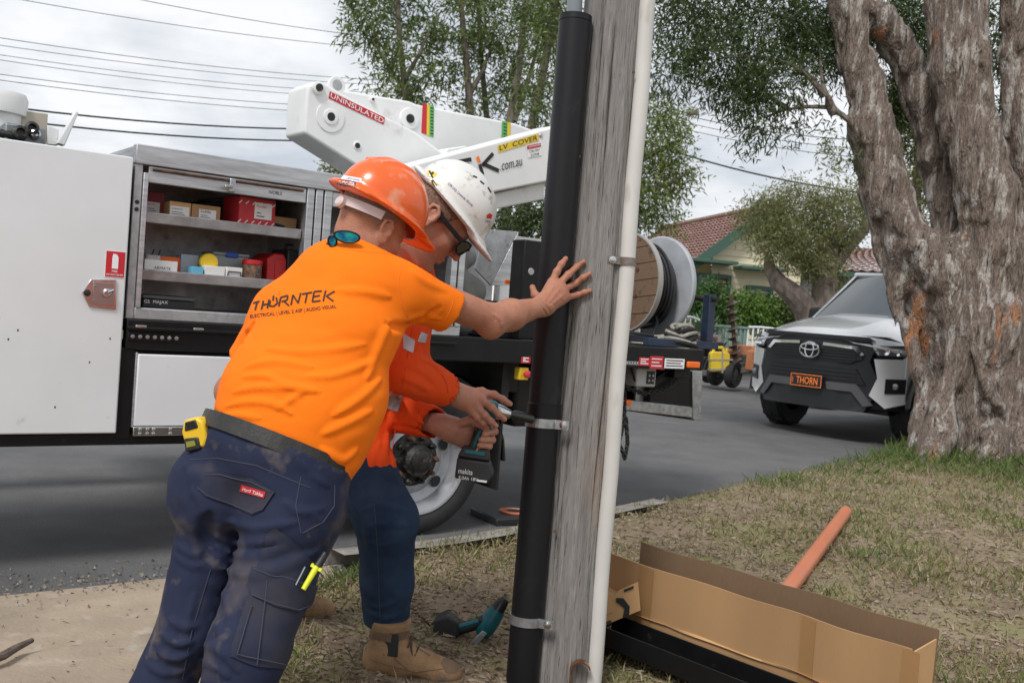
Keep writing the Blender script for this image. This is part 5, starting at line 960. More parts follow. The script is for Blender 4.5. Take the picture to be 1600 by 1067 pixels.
def flat_print(name, txt, o, ex, ey, D, m, parent, org):
    v, f_ = text2d(txt); a = np.array(v); a -= a.min(0); a /= a.max(0); A, X_, Y_ = (at(*q, D)-org for q in (o, ex, ey)); return MB().add([A+(X_-A)*p[0]+(Y_-A)*p[1] for p in a], f_).build(name, m, parent, sharp=None)
flat_print('battery_text', 'makita', (716, 739), (738, 742), (717, 731), 2.963, M_wink, bt, Od); flat_print('battery_text', '5.0Ah 18V', (716, 748), (746, 752), (717, 743), 2.963, M_wink, bt, Od); MB().prism([pt(*q, 2.9635) for q in ((746, 749), (761, 751), (760, 754), (745, 752))], Fv*.001).build('battery_stripe', M_wink, bt)
d2 = empty('cordless_driver', gnd(735, 1004, .05), 'teal and black cordless impact driver lying on the ground beside the tan boot', 'power tool'); Od = np.array(d2.location); DD = (d2.location[1])*1.0+.035
D2 = float((gnd(735, 1004, .05)-C0)@Fv)
MB().tube([pt(690, 962, D2), pt(693, 985, D2), pt(702, 1001, D2-.02)], .001, 4).build('lanyard', M_tk, d2)
P = [pt(*q, D2-.04) for q in ((677, 968), (700, 961), (716, 972), (718, 994), (708, 1002), (683, 1004), (676, 992))]; MB().prism(P, Fv*.08).build('battery', M_tk, d2, .01); MB().tube([pt(712, 982, D2), pt(730, 979, D2), pt(748, 974, D2), pt(757, 970, D2)], [.024, .020, .019, .024], 14).build('grip', M_tk, d2); MB().tube([pt(716, 979, D2-.017), pt(748, 970, D2-.016)], [.009, .009], 8).build('grip_inlay', M_teal, d2)
MB().tube([pt(752, 992, D2), pt(756, 985, D2), pt(768, 966, D2), pt(778, 952, D2)], [.022, .033, .034, .028], 18).build('motor_housing', M_teal, d2); MB().tube([pt(777, 953, D2), pt(786, 940, D2), pt(790, 935, D2)], [.026, .02, .012], 16).build('hammer_case', M_sock, d2)
MB().prism([pt(*q, D2-.05) for q in ((730, 1008), (754, 985), (761, 990), (741, 1012))], Fv*.008).build('belt_hook', M_galv, d2, .002)
# ---------------------------------------------------------------- things lying on the verge
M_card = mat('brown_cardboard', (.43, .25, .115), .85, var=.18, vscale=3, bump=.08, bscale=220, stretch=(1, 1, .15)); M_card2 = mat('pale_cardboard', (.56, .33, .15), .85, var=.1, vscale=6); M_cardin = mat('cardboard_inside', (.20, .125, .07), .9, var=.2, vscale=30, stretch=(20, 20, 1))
ZT = .36; A = gnd(930, 858, ZT); B = gnd(1425, 1015, ZT); dx = n_(B-A); dy = n_(np.cross([0, 0, 1.], dx)); dy = dy if dy@Fv > 0 else -dy; BL = np.linalg.norm(B-A); ZB = ZT-.265
cx = empty('long_carton', (A+B)/2*np.array([1, 1, 0])+np.array([0, 0, ZB]), 'long narrow open brown cardboard box lying on the grass beside the pole', 'box'); Ox = np.array(cx.location)
def bx3(s, w, z): return A*np.array([1, 1, 0])+dx*s+dy*w+np.array([0, 0, z])-Ox
N = 26; mb = MB()
def wall(w0, z0, w1, z1, s0, s1, th, wob=.004, nz=5):
    vs = []; fs = []
    for i in range(N+1):
        for j in range(nz):
            s_ = s0+(s1-s0)*i/N; t = j/(nz-1); ww = w0+(w1-w0)*t+wob*math.sin(s_*9+t*2)+wob*.7*math.sin(s_*23+1); vs.append(bx3(s_, ww, z0+(z1-z0)*t+(wob*.8*math.sin(s_*17) if j == nz-1 else 0)))
    n0 = len(vs); vs += [v+dy*th for v in vs]
    for i in range(N):
        for j in range(nz-1):
            a = i*nz+j; fs += [(a, a+nz, a+nz+1, a+1), (n0+a, n0+a+1, n0+a+nz+1, n0+a+nz)]
        a = i*nz+nz-1; fs.append((a, a+nz, n0+a+nz, n0+a)); a = i*nz; fs.append((a, n0+a, n0+a+nz, a+nz))
    for j in range(nz-1): fs += [(j, j+1, n0+j+1, n0+j), (N*nz+j, n0+N*nz+j, n0+N*nz+j+1, N*nz+j+1)]
    return MB().add(vs, fs)
fw = wall(.0, ZB, 0, ZT, 0, BL, .005, .0028).build('front_panel', M_card, cx, sharp=40); wall(.13, ZB, .135, ZT+.035, .1, BL+.01, .005, .003).build('back_panel', M_cardin, cx, sharp=40); MB().prism([bx3(.0, .004, ZB+.012), bx3(BL, .004, ZB+.012), bx3(BL, .132, ZB+.012), bx3(0, .132, ZB+.012)], (0, 0, -.006)).build('bottom_panel', M_cardin, cx)
MB().prism([bx3(BL+.003, .0, ZB), bx3(BL+.003, .135, ZB), bx3(BL+.003, .135, ZT+.01), bx3(BL+.003, 0, ZT-.004)], dx*.005).build('end_panel', M_card2, cx)
for s_, w_ in ((.22, .06), (.86, .05), (1.18, .05)): wall(-.0025, ZB+.002, -.0025, ZT-.004, s_, s_+w_, .001, .0035).build('tape_strip', mat('parcel_tape', (.34, .19, .08), .4) if 'parcel_tape' not in MATS else MATS['parcel_tape'], fw, sharp=None)
wall(-.006, ZB+.085, -.006, ZB+.089, 0.1, BL, .004, .004, 2).build('crease', M_card2, fw)
tr = empty('steel_channel', bx3(.5, -.12, .10)+Ox, 'long black steel channel lying in front of the open cardboard box', 'channel'); Oc = np.array(tr.location)
def ch3(s, w, z): return A*np.array([1, 1, 0])+dx*s+dy*w+np.array([0, 0, z])-Oc
prof = [(-.17, .165), (-.165, .165), (-.165, .105), (-.03, .105), (-.03, .165), (-.025, .165), (-.025, .098), (-.17, .098)]
MB().prism([ch3(-.05, w, z) for w, z in prof], dx*(BL+.1)).build('channel_body', M_black, tr, .002)
sb = empty('small_carton', at(968, 945, 4.0), 'small tan cardboard carton printed with a black bent arrow beside the pole', 'box'); Os = np.array(sb.location); pt_ = lambda x, y, D: at(x, y, D)-Os
P = [pt_(*q, 3.43) for q in ((925, 940), (955, 927), (960, 934), (966, 923), (997, 909), (1001, 953), (925, 985))]; f_ = MB().prism(P, Fv*.003).build('front_flap', M_card2, sb); MB().prism([pt_(*q, 3.432) for q in ((925, 940), (945, 935), (1000, 950), (925, 984))], Fv*.2+Uv*.01).build('carton_body', M_card, sb, .003)
MB().add([pt_(*q, 3.424) for q in ((963, 934), (974, 934), (984, 947), (983, 962), (973, 966), (976, 950), (963, 940))], [tuple(range(7))]).build('arrow_print', M_ink, f_, sharp=None); MB().add([pt_(*q, 3.424) for q in ((975, 921), (990, 915), (990, 919), (975, 925))], [(0, 1, 2, 3)]).build('label_print', M_ink, f_, sharp=None); flat_print('carton_text', 'earth by code', (940, 965), (957, 959), (940, 962), 3.424, M_ink, f_, Os)
bb = empty('black_box', at(945, 1020, 3.72), 'small black printed box standing under the tan carton at the foot of the pole', 'box'); Os = np.array(bb.location); P = [pt_(*q, 3.40) for q in ((918, 985), (956, 972), (957, 1012), (918, 1024))]; q_ = MB().prism(P, Fv*.12).build('box_body', M_black, bb, .002); flat_print('box_text', 'crooz', (937, 990), (955, 984), (937, 983), 3.397, mat('brown_print', (.30, .22, .15), .6), bb, Os)
a_, b_ = gnd(1222, 934, .12), gnd(1322, 799, .15); op = empty('orange_conduit', a_-[0, 0, .036], 'orange electrical conduit pipe lying on the grass behind the cardboard box', 'pipe'); Os = np.array(op.location); d_ = n_(b_-a_); a2 = a_-d_*.5
M_oc = mat('orange_pvc', (.62, .19, .085), .4, var=.12, vscale=3); add_layer(M_oc, (.42, .22, .14), 9, .58, .75)
MB().tube([a2-Os, b_-d_*.05-Os, b_-Os], [.036, .036, .033], 24).build('pipe_tube', M_oc, op); MB().tube([b_-d_*.01-Os, b_+d_*.04-Os], [.026, .025], 18).build('end_plug', M_galv, op)
c_ = gnd(792, 812, .0); pd = empty('outrigger_pad', c_, 'black outrigger pad with orange ring beside the truck wheel', 'pad'); R3 = np.array([math.sin(rad(60)), math.cos(rad(60)), 0]); N3 = np.array([-R3[1], R3[0], 0])
MB().obox(np.array([0, 0, .025]), R3*.16, N3*.16, np.array([0, 0, .022])).build('pad_plate', M_tk, pd, .008); MB().lathe([(.05, .047), (.085, .047), (.085, .053), (.05, .053)], R3*.04, (0, 0, 1), 28, closed=True).build('ring', M_lens, pd)
c_ = gnd(15, 1022, .03); sk = empty('stick', c_, 'short grey dead stick lying on the concrete at the left edge', 'stick'); q = [gnd(*p, .045)-c_ for p in ((-40, 1040), (5, 1024), (25, 1012), (50, 1000))]; MB().tube(q, [.013, .014, .012, .008], 9).build('twig', mat('grey_deadwood', (.16, .125, .10), .9, col2=(.08, .06, .05), vscale=30, stretch=(1, 1, 6), bump=.4, bscale=60), sk)
# ---------------------------------------------------------------- goods on the cabinet shelves (each its own thing)
TRZ = math.pi/2-TA
def titem(name, s, n, z, label, cat): 
    return empty(name, tw(s, n, z), label, cat, None, TRZ)
M_rbox = mat('red_carton', (.50, .025, .035), .6, var=.1, vscale=20); M_rboxd = mat('dark_red_carton', (.20, .015, .025), .6); M_lab = mat('white_label', (.72, .71, .70), .6)
M_redp = mat('red_case_plastic', (.52, .012, .015), .35); M_clear = mat('cloudy_plastic', (.45, .50, .52), .25, trans=.35); M_blu = mat('blue_plastic', (.015, .07, .40), .35); M_gp = mat('green_plastic_bits', (.03, .32, .08), .5)
def carton(name, xa, xb, ytop, zb, n0, dp, m, label, lab=None, txt=None, skew=0.0):
    a = side(xa, ytop, n0); b = side(xb, ytop, n0); r = titem(name, (a[0]+b[0])/2, n0+dp/2, zb, label, 'box'); r.rotation_euler = (0, 0, TRZ+skew); w = abs(b[0]-a[0])/2; h = (a[2]+b[2])/2-zb
    MB().box((-w, -dp/2, 0), (w, dp/2, h)).build('carton_body', m, r, .002)
    if lab:
        l_ = MB().box((-w+2*w*lab[0], -dp/2-.0012, h*lab[1]), (-w+2*w*lab[2], -dp/2-.0002, h*lab[3])).build('carton_label', M_lab, r, 0)
        letters('label_text', txt or 'CARTON', (-w+2*w*(lab[0]+.05), -dp/2-.0018, h*(lab[3]-.36*(lab[3]-lab[1]))), (1, 0, 0), (0, 0, 1), 2*w*(lab[2]-lab[0])*.6, M_red if m is M_rbox or m is M_rboxd else M_ink, l_)
        for i in range(2): MB().box((-w+2*w*(lab[0]+.06), -dp/2-.0018, h*(lab[1]+(.14+.2*i)*(lab[3]-lab[1]))), (-w+2*w*(lab[2]-.2-.1*i), -dp/2-.0013, h*(lab[1]+(.2+.2*i)*(lab[3]-lab[1])))).build('label_line', M_ink, l_, 0)
    return r
S1, S2, S3 = 1.5, 1.26, 1.099
rb = carton('red_carton', 370, 430, 310, S1, -.03, .16, M_rbox, 'bright red carton with white label on the upper cabinet shelf', (.42, .25, .9, .85), 'Fynder', .12)
for i in range(6):
    for j in range(2): MB().obox((-.085+.033*i, -.0806, .012+.085*j), (.007, 0, .007), (0, .0004, 0), (-.0016, 0, .0016)).build('printed_dash', M_lab, rb)
carton('red_carton', 229, 258, 300, S1, .06, .2, M_rboxd, 'dark red carton at the left end of the upper cabinet shelf', (.05, .1, .75, .55), 'Fynder')
carton('cardboard_carton', 265, 299, 316, S1, -.02, .1, M_card2, 'brown cardboard carton with white label, left of the pair on the upper shelf', (.05, .05, .92, .7), 'Connector')
carton('cardboard_carton', 300, 345, 321, S1, -.015, .1, M_card, 'brown cardboard carton with white label, right of the pair on the upper shelf', (.25, .05, .85, .7), 'Saddle')
carton('cardboard_carton', 428, 464, 340, S1, .02, .2, M_card, 'flat plain brown carton at the right end of the upper shelf')
cc = titem('cable_coil', side(325, 320, .18)[0], .2, S1, 'coil of black cable heaped behind the cartons on the upper shelf', 'cable')
for i in range(7): MB().tube([(.17*math.cos(t)*(1-.06*i)+.01*i, .08*math.sin(t), .012+.012*i+.045*(math.sin(t*.5+.3*i)**2)) for t in np.linspace(0, 6.28, 26)], .008, 7, caps=False).build('cable_loop', M_tk, cc)
MB().tube([(.05, -.06, .09), (.16, -.14, .05), (.26, -.17, .02), (.30, -.2, .008)], .008, 7).build('cable_tail', M_tk, cc)
carton('orange_carton', 251, 292, 402, S2, .04, .14, mat('orange_carton_card', (.78, .13, .01), .5), 'open orange carton at the left end of the middle shelf')
r = carton('paper_packet', 226, 278, 407, S2, -.03, .05, M_lab, 'crumpled white printed packet lying at the left front of the middle shelf'); letters('packet_text', 'ARMATE', (-.03, -.0258, .006), (1, 0, 0), (0, 0, 1), .07, M_ink, r)
carton('grey_case', 283, 311, 398, S2, .03, .08, mat('grey_blue_plastic', (.30, .34, .40), .4), 'small grey blue plastic case standing behind the white packets')
c = side(326, 404, .0); r = titem('tape_roll', c[0], .02, S2, 'round yellow tape reel standing on the middle shelf', 'tape roll'); MB().lathe([(.038, 0), (.04, .003), (.04, .03), (.038, .033), (.012, .034)], (0, 0, .055), (0, -1, 0), 28).build('reel', mat('yellow_reel', (.78, .55, .02), .4), r); MB().lathe([(.03, 0), (.03, .002), (.02, .0025), (.02, .001)], (0, -.034, .055), (0, -1, 0), 24).build('reel_ring', M_yel, r); MB().box((-.03, -.03, 0), (.03, 0, .017)).build('reel_foot', M_lab, r, .003)
a, b = side(331, 388, .1), side(386, 388, .1); r = titem('plastic_tub', (a[0]+b[0])/2, .15, S2, 'clear plastic tub with blue clips and green bits on the middle shelf', 'tub'); w = (b[0]-a[0])/2
MB().prism([(-w*.9, -.08, .0), (w*.9, -.08, 0), (w, -.08, .095), (-w, -.08, .095)], (0, .16, 0)).build('tub_wall', M_clear, r, .006); MB().box((-w*.82, -.083, .01), (w*.82, -.078, .042)).build('green_contents', M_gp, r, .004); MB().box((-w*1.04, -.085, .095), (w*1.04, .085, .108)).build('tub_lid', M_clear, r, .004); MB().box((-w*.35, -.09, .088), (w*.35, -.083, .112)).build('clip', M_blu, r, .003)
carton('white_carton', 300, 318, 417, S2, -.06, .05, mat('cyan_carton', (.12, .42, .60), .5), 'small cyan and white carton at the front of the middle shelf')
carton('white_carton', 320, 352, 416, S2, -.055, .05, M_lab, 'small white carton in front of the plastic tub on the middle shelf')
r = carton('white_carton', 354, 379, 418, S2, -.06, .05, M_lab, 'small white carton with a black handle beside the red lidded jar'); MB().tube([(-.03, -.028, .005), (-.028, -.03, .022), (.028, -.03, .022), (.03, -.028, .005)], .003, 6).build('handle', M_tk, r)
c = side(396, 420, -.02); r = titem('jar', c[0], .0, S2, 'clear jar of small parts with a red lid on the middle shelf', 'jar'); MB().lathe([(.0, 0), (.042, 0), (.044, .006), (.044, .062), (.04, .066)], (0, 0, 0), (0, 0, 1), 24).build('glass', mat('mixed_small_parts', (.30, .16, .08), .4, col2=(.05, .05, .06), vscale=60), r); MB().lathe([(.0, .064), (.046, .064), (.046, .08), (.043, .084), (.0, .084)], (0, 0, 0), (0, 0, 1), 24).build('lid', M_redp, r)
a = side(408, 395, .1); b = side(438, 395, .1); r = titem('red_case', (a[0]+b[0])/2, .12, S2, 'upright red plastic tool case near the right end of the middle shelf', 'case'); w = (b[0]-a[0])/2; MB().prism([(-w, -.1, 0), (w, -.1, 0), (w, -.1, .10), (w*.7, -.1, .125), (-w*.3, -.1, .125), (-w, -.1, .1)], (0, .2, 0)).build('shell', M_redp, r, .006); MB().box((-w*.2, -.104, .01), (w*.95, -.099, .10)).build('front_rib', M_redp, r, .004)
a = side(440, 382, .1); b = side(466, 382, .1); r = titem('black_case', (a[0]+b[0])/2, .12, S2, 'black and red tool case at the right end of the middle shelf', 'case'); w = (b[0]-a[0])/2; MB().box((-w, -.1, 0), (w, .1, .15)).build('shell', M_tk, r, .008); MB().prism([(w*.5, -.105, .0), (w*1.05, -.105, 0), (w*1.05, -.105, .09), (w*.7, -.105, .14), (w*.4, -.105, .13)], (0, .02, 0)).build('red_side', M_redp, r, .004); MB().tube([(-w*.5, -.02, .15), (-w*.5, -.02, .175), (w*.5, -.02, .175), (w*.5, -.02, .15)], .006, 6).build('handle', M_tk, r)
for i, (x, y) in enumerate(((233, 396), (243, 395))):
    c = side(x, y, .0); r = titem('parts_cup', c[0], .01, S2, ['small grey metal cup at the left end of the middle shelf', 'small steel cup right beside the leftmost cup on the middle shelf'][i], 'cup'); MB().lathe([(.024, 0), (.028, .065), (.025, .065), (.022, .004)], (0, 0, 0), (0, 0, 1), 18, caps=False).build('cup_wall', M_galv, r); MB().tube([(.0, 0, .02), (.02, -.01, .09)], .003, 5).build('wire_bit', M_tk, r)
a, b = side(222, 461, .0), side(304, 463, .0); r = titem('black_toolbox', (a[0]+b[0])/2, .1, S3, 'low black plastic tool box on the cabinet floor', 'toolbox'); w = (b[0]-a[0])/2; MB().box((-w, -.11, 0), (w, .11, .038)).build('base', M_tk, r, .006); MB().box((-w*1.01, -.115, .040), (w*1.01, .115, .056)).build('lid', mat('grey_lid', (.10, .105, .11), .5), r, .005); letters('lid_text', 'GS  MAJAX', (-w*.95, -.1155, .016), (1, 0, 0), (0, 0, 1), .10, M_wink, r)
# ---------------------------------------------------------------- cable drums on the tray
M_dw = mat('drum_boards', (.25, .155, .095), .85, col2=(.15, .095, .06), vscale=9, stretch=(1, 12, 12), bump=.3, bscale=60); add_layer(M_dw, (.055, .04, .03), 16, .56, .74); M_sheet = mat('grey_sheet_cover', (.42, .44, .47), .55, var=.18, vscale=7, bump=.15, bscale=14)
def drum(cx, cy, n0, r, w, label, cover):
    c = side(cx, cy, n0); rt = titem('cable_drum', c[0], n0, c[2]-r, label, 'cable drum'); nB_ = 6; ph = .25
    for end, x0 in ((0, 0.0), (1, w)):
        if end == 1 and cover:
            MB().lathe([(.02, x0-.006), (r*.6, x0-.010), (r*1.0, x0-.004), (r*1.03, x0+.004), (r*1.02, x0+.03), (r*.5, x0+.045)], (0, 0, r), (1, 0, 0), 48).build('sheet_cover', M_sheet, rt); continue
        for i in range(nB_):
            y0, y1 = -r+2*r*i/nB_, -r+2*r*(i+1)/nB_-.004; pts = []
            for y in np.linspace(y0, y1, 5): pts.append((y, math.sqrt(max(0, r*r-y*y))))
            poly = pts+[(y, -z) for y, z in pts[::-1]]; q = []
            for y, z in poly:
                q.append((x0, y*math.cos(ph+1.2)-z*math.sin(ph+1.2), r+y*math.sin(ph+1.2)+z*math.cos(ph+1.2)))
            MB().prism(q, (.03, 0, 0)).build('plank', M_dw, rt, .002)
        MB().lathe([(r-.006, x0-.004), (r+.004, x0-.004), (r+.004, x0+.034), (r-.006, x0+.034)], (0, 0, r), (1, 0, 0), 56, closed=True).build('flange_hoop', mat('grey_hoop', (.33, .31, .29), .6) if 'grey_hoop' not in MATS else MATS['grey_hoop'], rt)
        MB().lathe([(.022, x0-.012), (.02, x0), (.01, x0)], (0, 0, r), (1, 0, 0), 16).build('spindle', M_dark, rt)
        for k in range(5): a_ = k*1.256; MB().lathe([(.012, -.006), (.012, 0)], (x0, r*.45*math.cos(a_), r+r*.45*math.sin(a_)), (1, 0, 0), 8).build('bolt', M_rust, rt)
    MB().lathe([(r*.55, .03), (r*.55, w)], (0, 0, r), (1, 0, 0), 40).build('core', M_dw, rt); mb = MB()
    for i in range(9):
        rr = r*(.62+.05*random.random()+.14*math.sin(math.pi*i/8)); x = .045+(w-.08)*i/8; off = random.uniform(-.01, .01)
        mb = MB().tube([(x+.012*math.sin(t+i)+.01*math.sin(2*t), (rr+.012*math.sin(t*2+i))*math.cos(t), r+off-(.10*r if i > 4 else 0)*max(0, -math.sin(t))+(rr+.012*math.sin(t*2+i))*math.sin(t)) for t in np.linspace(0, 2*math.pi, 40)], .011, 7, caps=False); mb.build('cable_turn', M_tk, rt)
    mb = MB().tube([(w*.5, -r*.5, r*.35), (w*.45, -r*.6, .08), (w*.2, -r*.75, -.01), (-.05, -r*.5, .0), (-.12, -r*.2, .02)], .011, 7); mb.build('cable_tail', M_tk, rt)
    if not cover: return rt
    letters('stencil', 'PS  IK4', (-.0045, -.06, r+.10), (0, 1, 0), (0, 0, 1), .09, M_ink, rt); letters('stencil', 'ALL YA', (-.0045, -.05, r-.07), (0, 1, 0), (0, 0, 1), .11, M_ink, rt); letters('stencil', 'DM 100 B', (-.0045, -.05, r+.06), (0, 1, 0), (0, 0, 1), .09, M_ink, rt)
    return rt
drum(976, 441, .55, .325, .30, 'large wooden cable drum of black cable with grey covered far flange on the truck tray', True); drum(872, 432, .85, .34, .28, 'second wooden cable drum mostly hidden behind the black pipe', False)
M_bst = mat('blue_stand_paint', (.02, .035, .07), .45, var=.4, vscale=10); r = titem('drum_stand', side(1040, 525, .5)[0], .5, 1.046, 'dark blue steel drum stand on the rear of the truck tray', 'stand')
MB().box((-.45, -.32, .0), (.18, -.26, .05)).build('base_rail', M_bst, r, .004); MB().box((-.45, .26, .0), (.18, .32, .05)).build('base_rail', M_bst, r, .004); MB().box((.06, -.32, .05), (.12, -.26, .36)).build('upright', M_bst, r, .004); MB().box((.06, .26, .05), (.12, .32, .36)).build('upright', M_bst, r, .004); MB().tube([(.09, -.36, .33), (.09, .36, .33)], .018, 10).build('spindle_bar', M_dark, r)
r = titem('rope_bundle', side(1040, 540, 0)[0]+.38, .25, 1.046, 'bundle of rope and straps heaped on the rear corner of the tray', 'rope'); M_rope = mat('pale_rope', (.35, .33, .28), .9, var=.3, vscale=60)
for i in range(6): MB().tube([((.13-.012*i)*math.cos(t)+.02*math.sin(3*t+i), (.1-.01*i)*math.sin(t), .02+.022*i+.015*math.sin(2*t+i)) for t in np.linspace(0, 6.1, 24)], .013, 7).build('rope_loop', M_rope if i % 2 else M_dark, r)
# ---------------------------------------------------------------- pickup facing the camera
HA = rad(47); hf = at(1262, 607, 11.3); hil = empty('pickup_truck', (hf[0], hf[1], 0.02), 'silver white pickup with black grille parked on the road behind the tree', 'pickup', None, -HA); hil.scale = (1.05, 1.05, 1.08)
M_car = mat('silver_white_car_paint', (.72, .73, .74), .25, .0, coat=.8, var=.03, vscale=3); M_cblk = mat('satin_black_trim', (.014, .015, .017), .45, var=.2, vscale=6); M_glass = mat('windscreen_glass', (.055, .07, .075), .03, spec=.9, coat=.6); M_chr = mat('chrome', (.75, .76, .78), .08, 1.0); M_lamp = mat('headlamp_glass', (.22, .24, .26), .05, .4, coat=1); M_mesh = mat('grille_mesh', (.006, .006, .007), .5)
def yf(x): return .02+.34*(abs(x)/.93)**3
def fpanel(name, outline, m, dep=.03, off=0.0, parent=None, bevel=.006, n=10):
    """panel on the curved nose: outline of (x, z), follows yf(x)"""
    vs = []; pts = []
    for (a, b) in zip(outline, outline[1:]+outline[:1]):
        k = max(1, int(abs(b[0]-a[0])/.1)); pts += [(a[0]+(b[0]-a[0])*i/k, a[1]+(b[1]-a[1])*i/k) for i in range(k)]
    co, _, fc, *_r = delaunay_2d_cdt([Vector(p) for p in pts], [], [list(range(len(pts)))], 1, 1e-5)
    n0 = len(co); vs = [(p[0], yf(p[0])+off, p[1]) for p in co]+[(p[0], yf(p[0])+off+dep, p[1]) for p in co]; fs = [tuple(f) for f in fc]+[tuple(i+n0 for i in f[::-1]) for f in fc]; k = len(pts)
    if n0 == k: fs += [(i, (i+1) % k, n0+(i+1) % k, n0+i) for i in range(k)]
    return MB().add(vs, fs).build(name, m, parent or hil, 0, sharp=40)
fpanel('nose_backing', [(-.9, .36), (.9, .36), (.93, .6), (.93, 1.02), (.7, 1.10), (-.7, 1.10), (-.93, 1.02), (-.93, .6)], M_mesh, .2, .10)
fpanel('grille_surround', [(-.64, .98), (-.60, 1.06), (.60, 1.06), (.66, .98), (.62, .84), (.70, .66), (.66, .44), (.60, .32), (-.60, .32), (-.66, .44), (-.70, .66), (-.62, .84)], M_cblk, .10, -.005)
ug = fpanel('upper_grille', [(-.52, .99), (.52, .99), (.56, .86), (.44, .81), (-.44, .81), (-.56, .86)], M_mesh, .02, -.012)
for z in (.84, .87, .90, .93): fpanel('grille_slat', [(-.50, z), (.50, z), (.50, z+.012), (-.50, z+.012)], M_cblk, .015, -.022, ug)
lg = fpanel('lower_grille', [(-.50, .76), (.50, .76), (.60, .60), (-.60, .60)], M_mesh, .02, -.012)
for z in (.63, .67, .71): fpanel('grille_slat', [(-.52, z), (.52, z), (.52, z+.014), (-.52, z+.014)], M_cblk, .015, -.02, lg)
for s in (1, -1): fpanel('chrome_strip', [(.14*s, 1.00), (.50*s, .985), (.58*s, .90), (.54*s, .89), (.47*s, .955), (.14*s, .97)], M_chr, .02, -.028, ug)
MB().tube([(.115*math.cos(t), -.03, .91+.078*math.sin(t)) for t in np.linspace(0, 6.2832, 30)], .010, 7, caps=False).build('badge_ring', M_chr, ug); MB().tube([(.05*math.cos(t), -.034, .91+.076*math.sin(t)) for t in np.linspace(0, 6.2832, 24)], .008, 6, caps=False).build('badge_oval', M_chr, ug); MB().tube([(.105*math.cos(t), -.034, .94+.03*math.sin(t)) for t in np.linspace(0, 6.2832, 24)], .007, 6, caps=False).build('badge_oval', M_chr, ug)
M_skid = mat('grey_skid_trim', (.10, .10, .105), .4, .3)
for s in (1, -1):
    fpanel('skid_trim', [(.20*s, .60), (.52*s, .60), (.68*s, .40), (.60*s, .38), (.48*s, .52), (.22*s, .52)], M_skid, .03, -.02); fpanel('bumper_corner', [(.66*s, .87), (.93*s, .89), (.93*s, .44), (.78*s, .38), (.64*s, .50), (.70*s, .68)], M_car, .12, -.012)
    fl = fpanel('fog_recess', [(.77*s, .68), (.925*s, .69), (.925*s, .54), (.77*s, .53)], M_cblk, .03, -.018); MB().lathe([(.035, 0), (.03, .012), (.01, .014)], (.85*s, yf(.85)-.018, .61), (0, -1, 0), 16).build('fog_lamp', M_lamp, fl)
    hl = fpanel('headlight', [(.60*s, 1.00), (.93*s, 1.03), (.93*s, .90), (.68*s, .90)], M_cblk, .06, -.002); fpanel('lamp_glass', [(.64*s, .985), (.91*s, 1.01), (.91*s, .915), (.69*s, .915)], M_lamp, .01, -.010, hl); fpanel('lamp_strip', [(.66*s, .962), (.80*s, .968), (.80*s, .955), (.67*s, .95)], M_chr, .008, -.016, hl)
    for q in (.76, .85): MB().lathe([(.032, 0), (.03, .01), (.012, .004)], (q*s, yf(q)-.012, .95), (0, -1, 0), 16).build('projector', M_chr, hl)
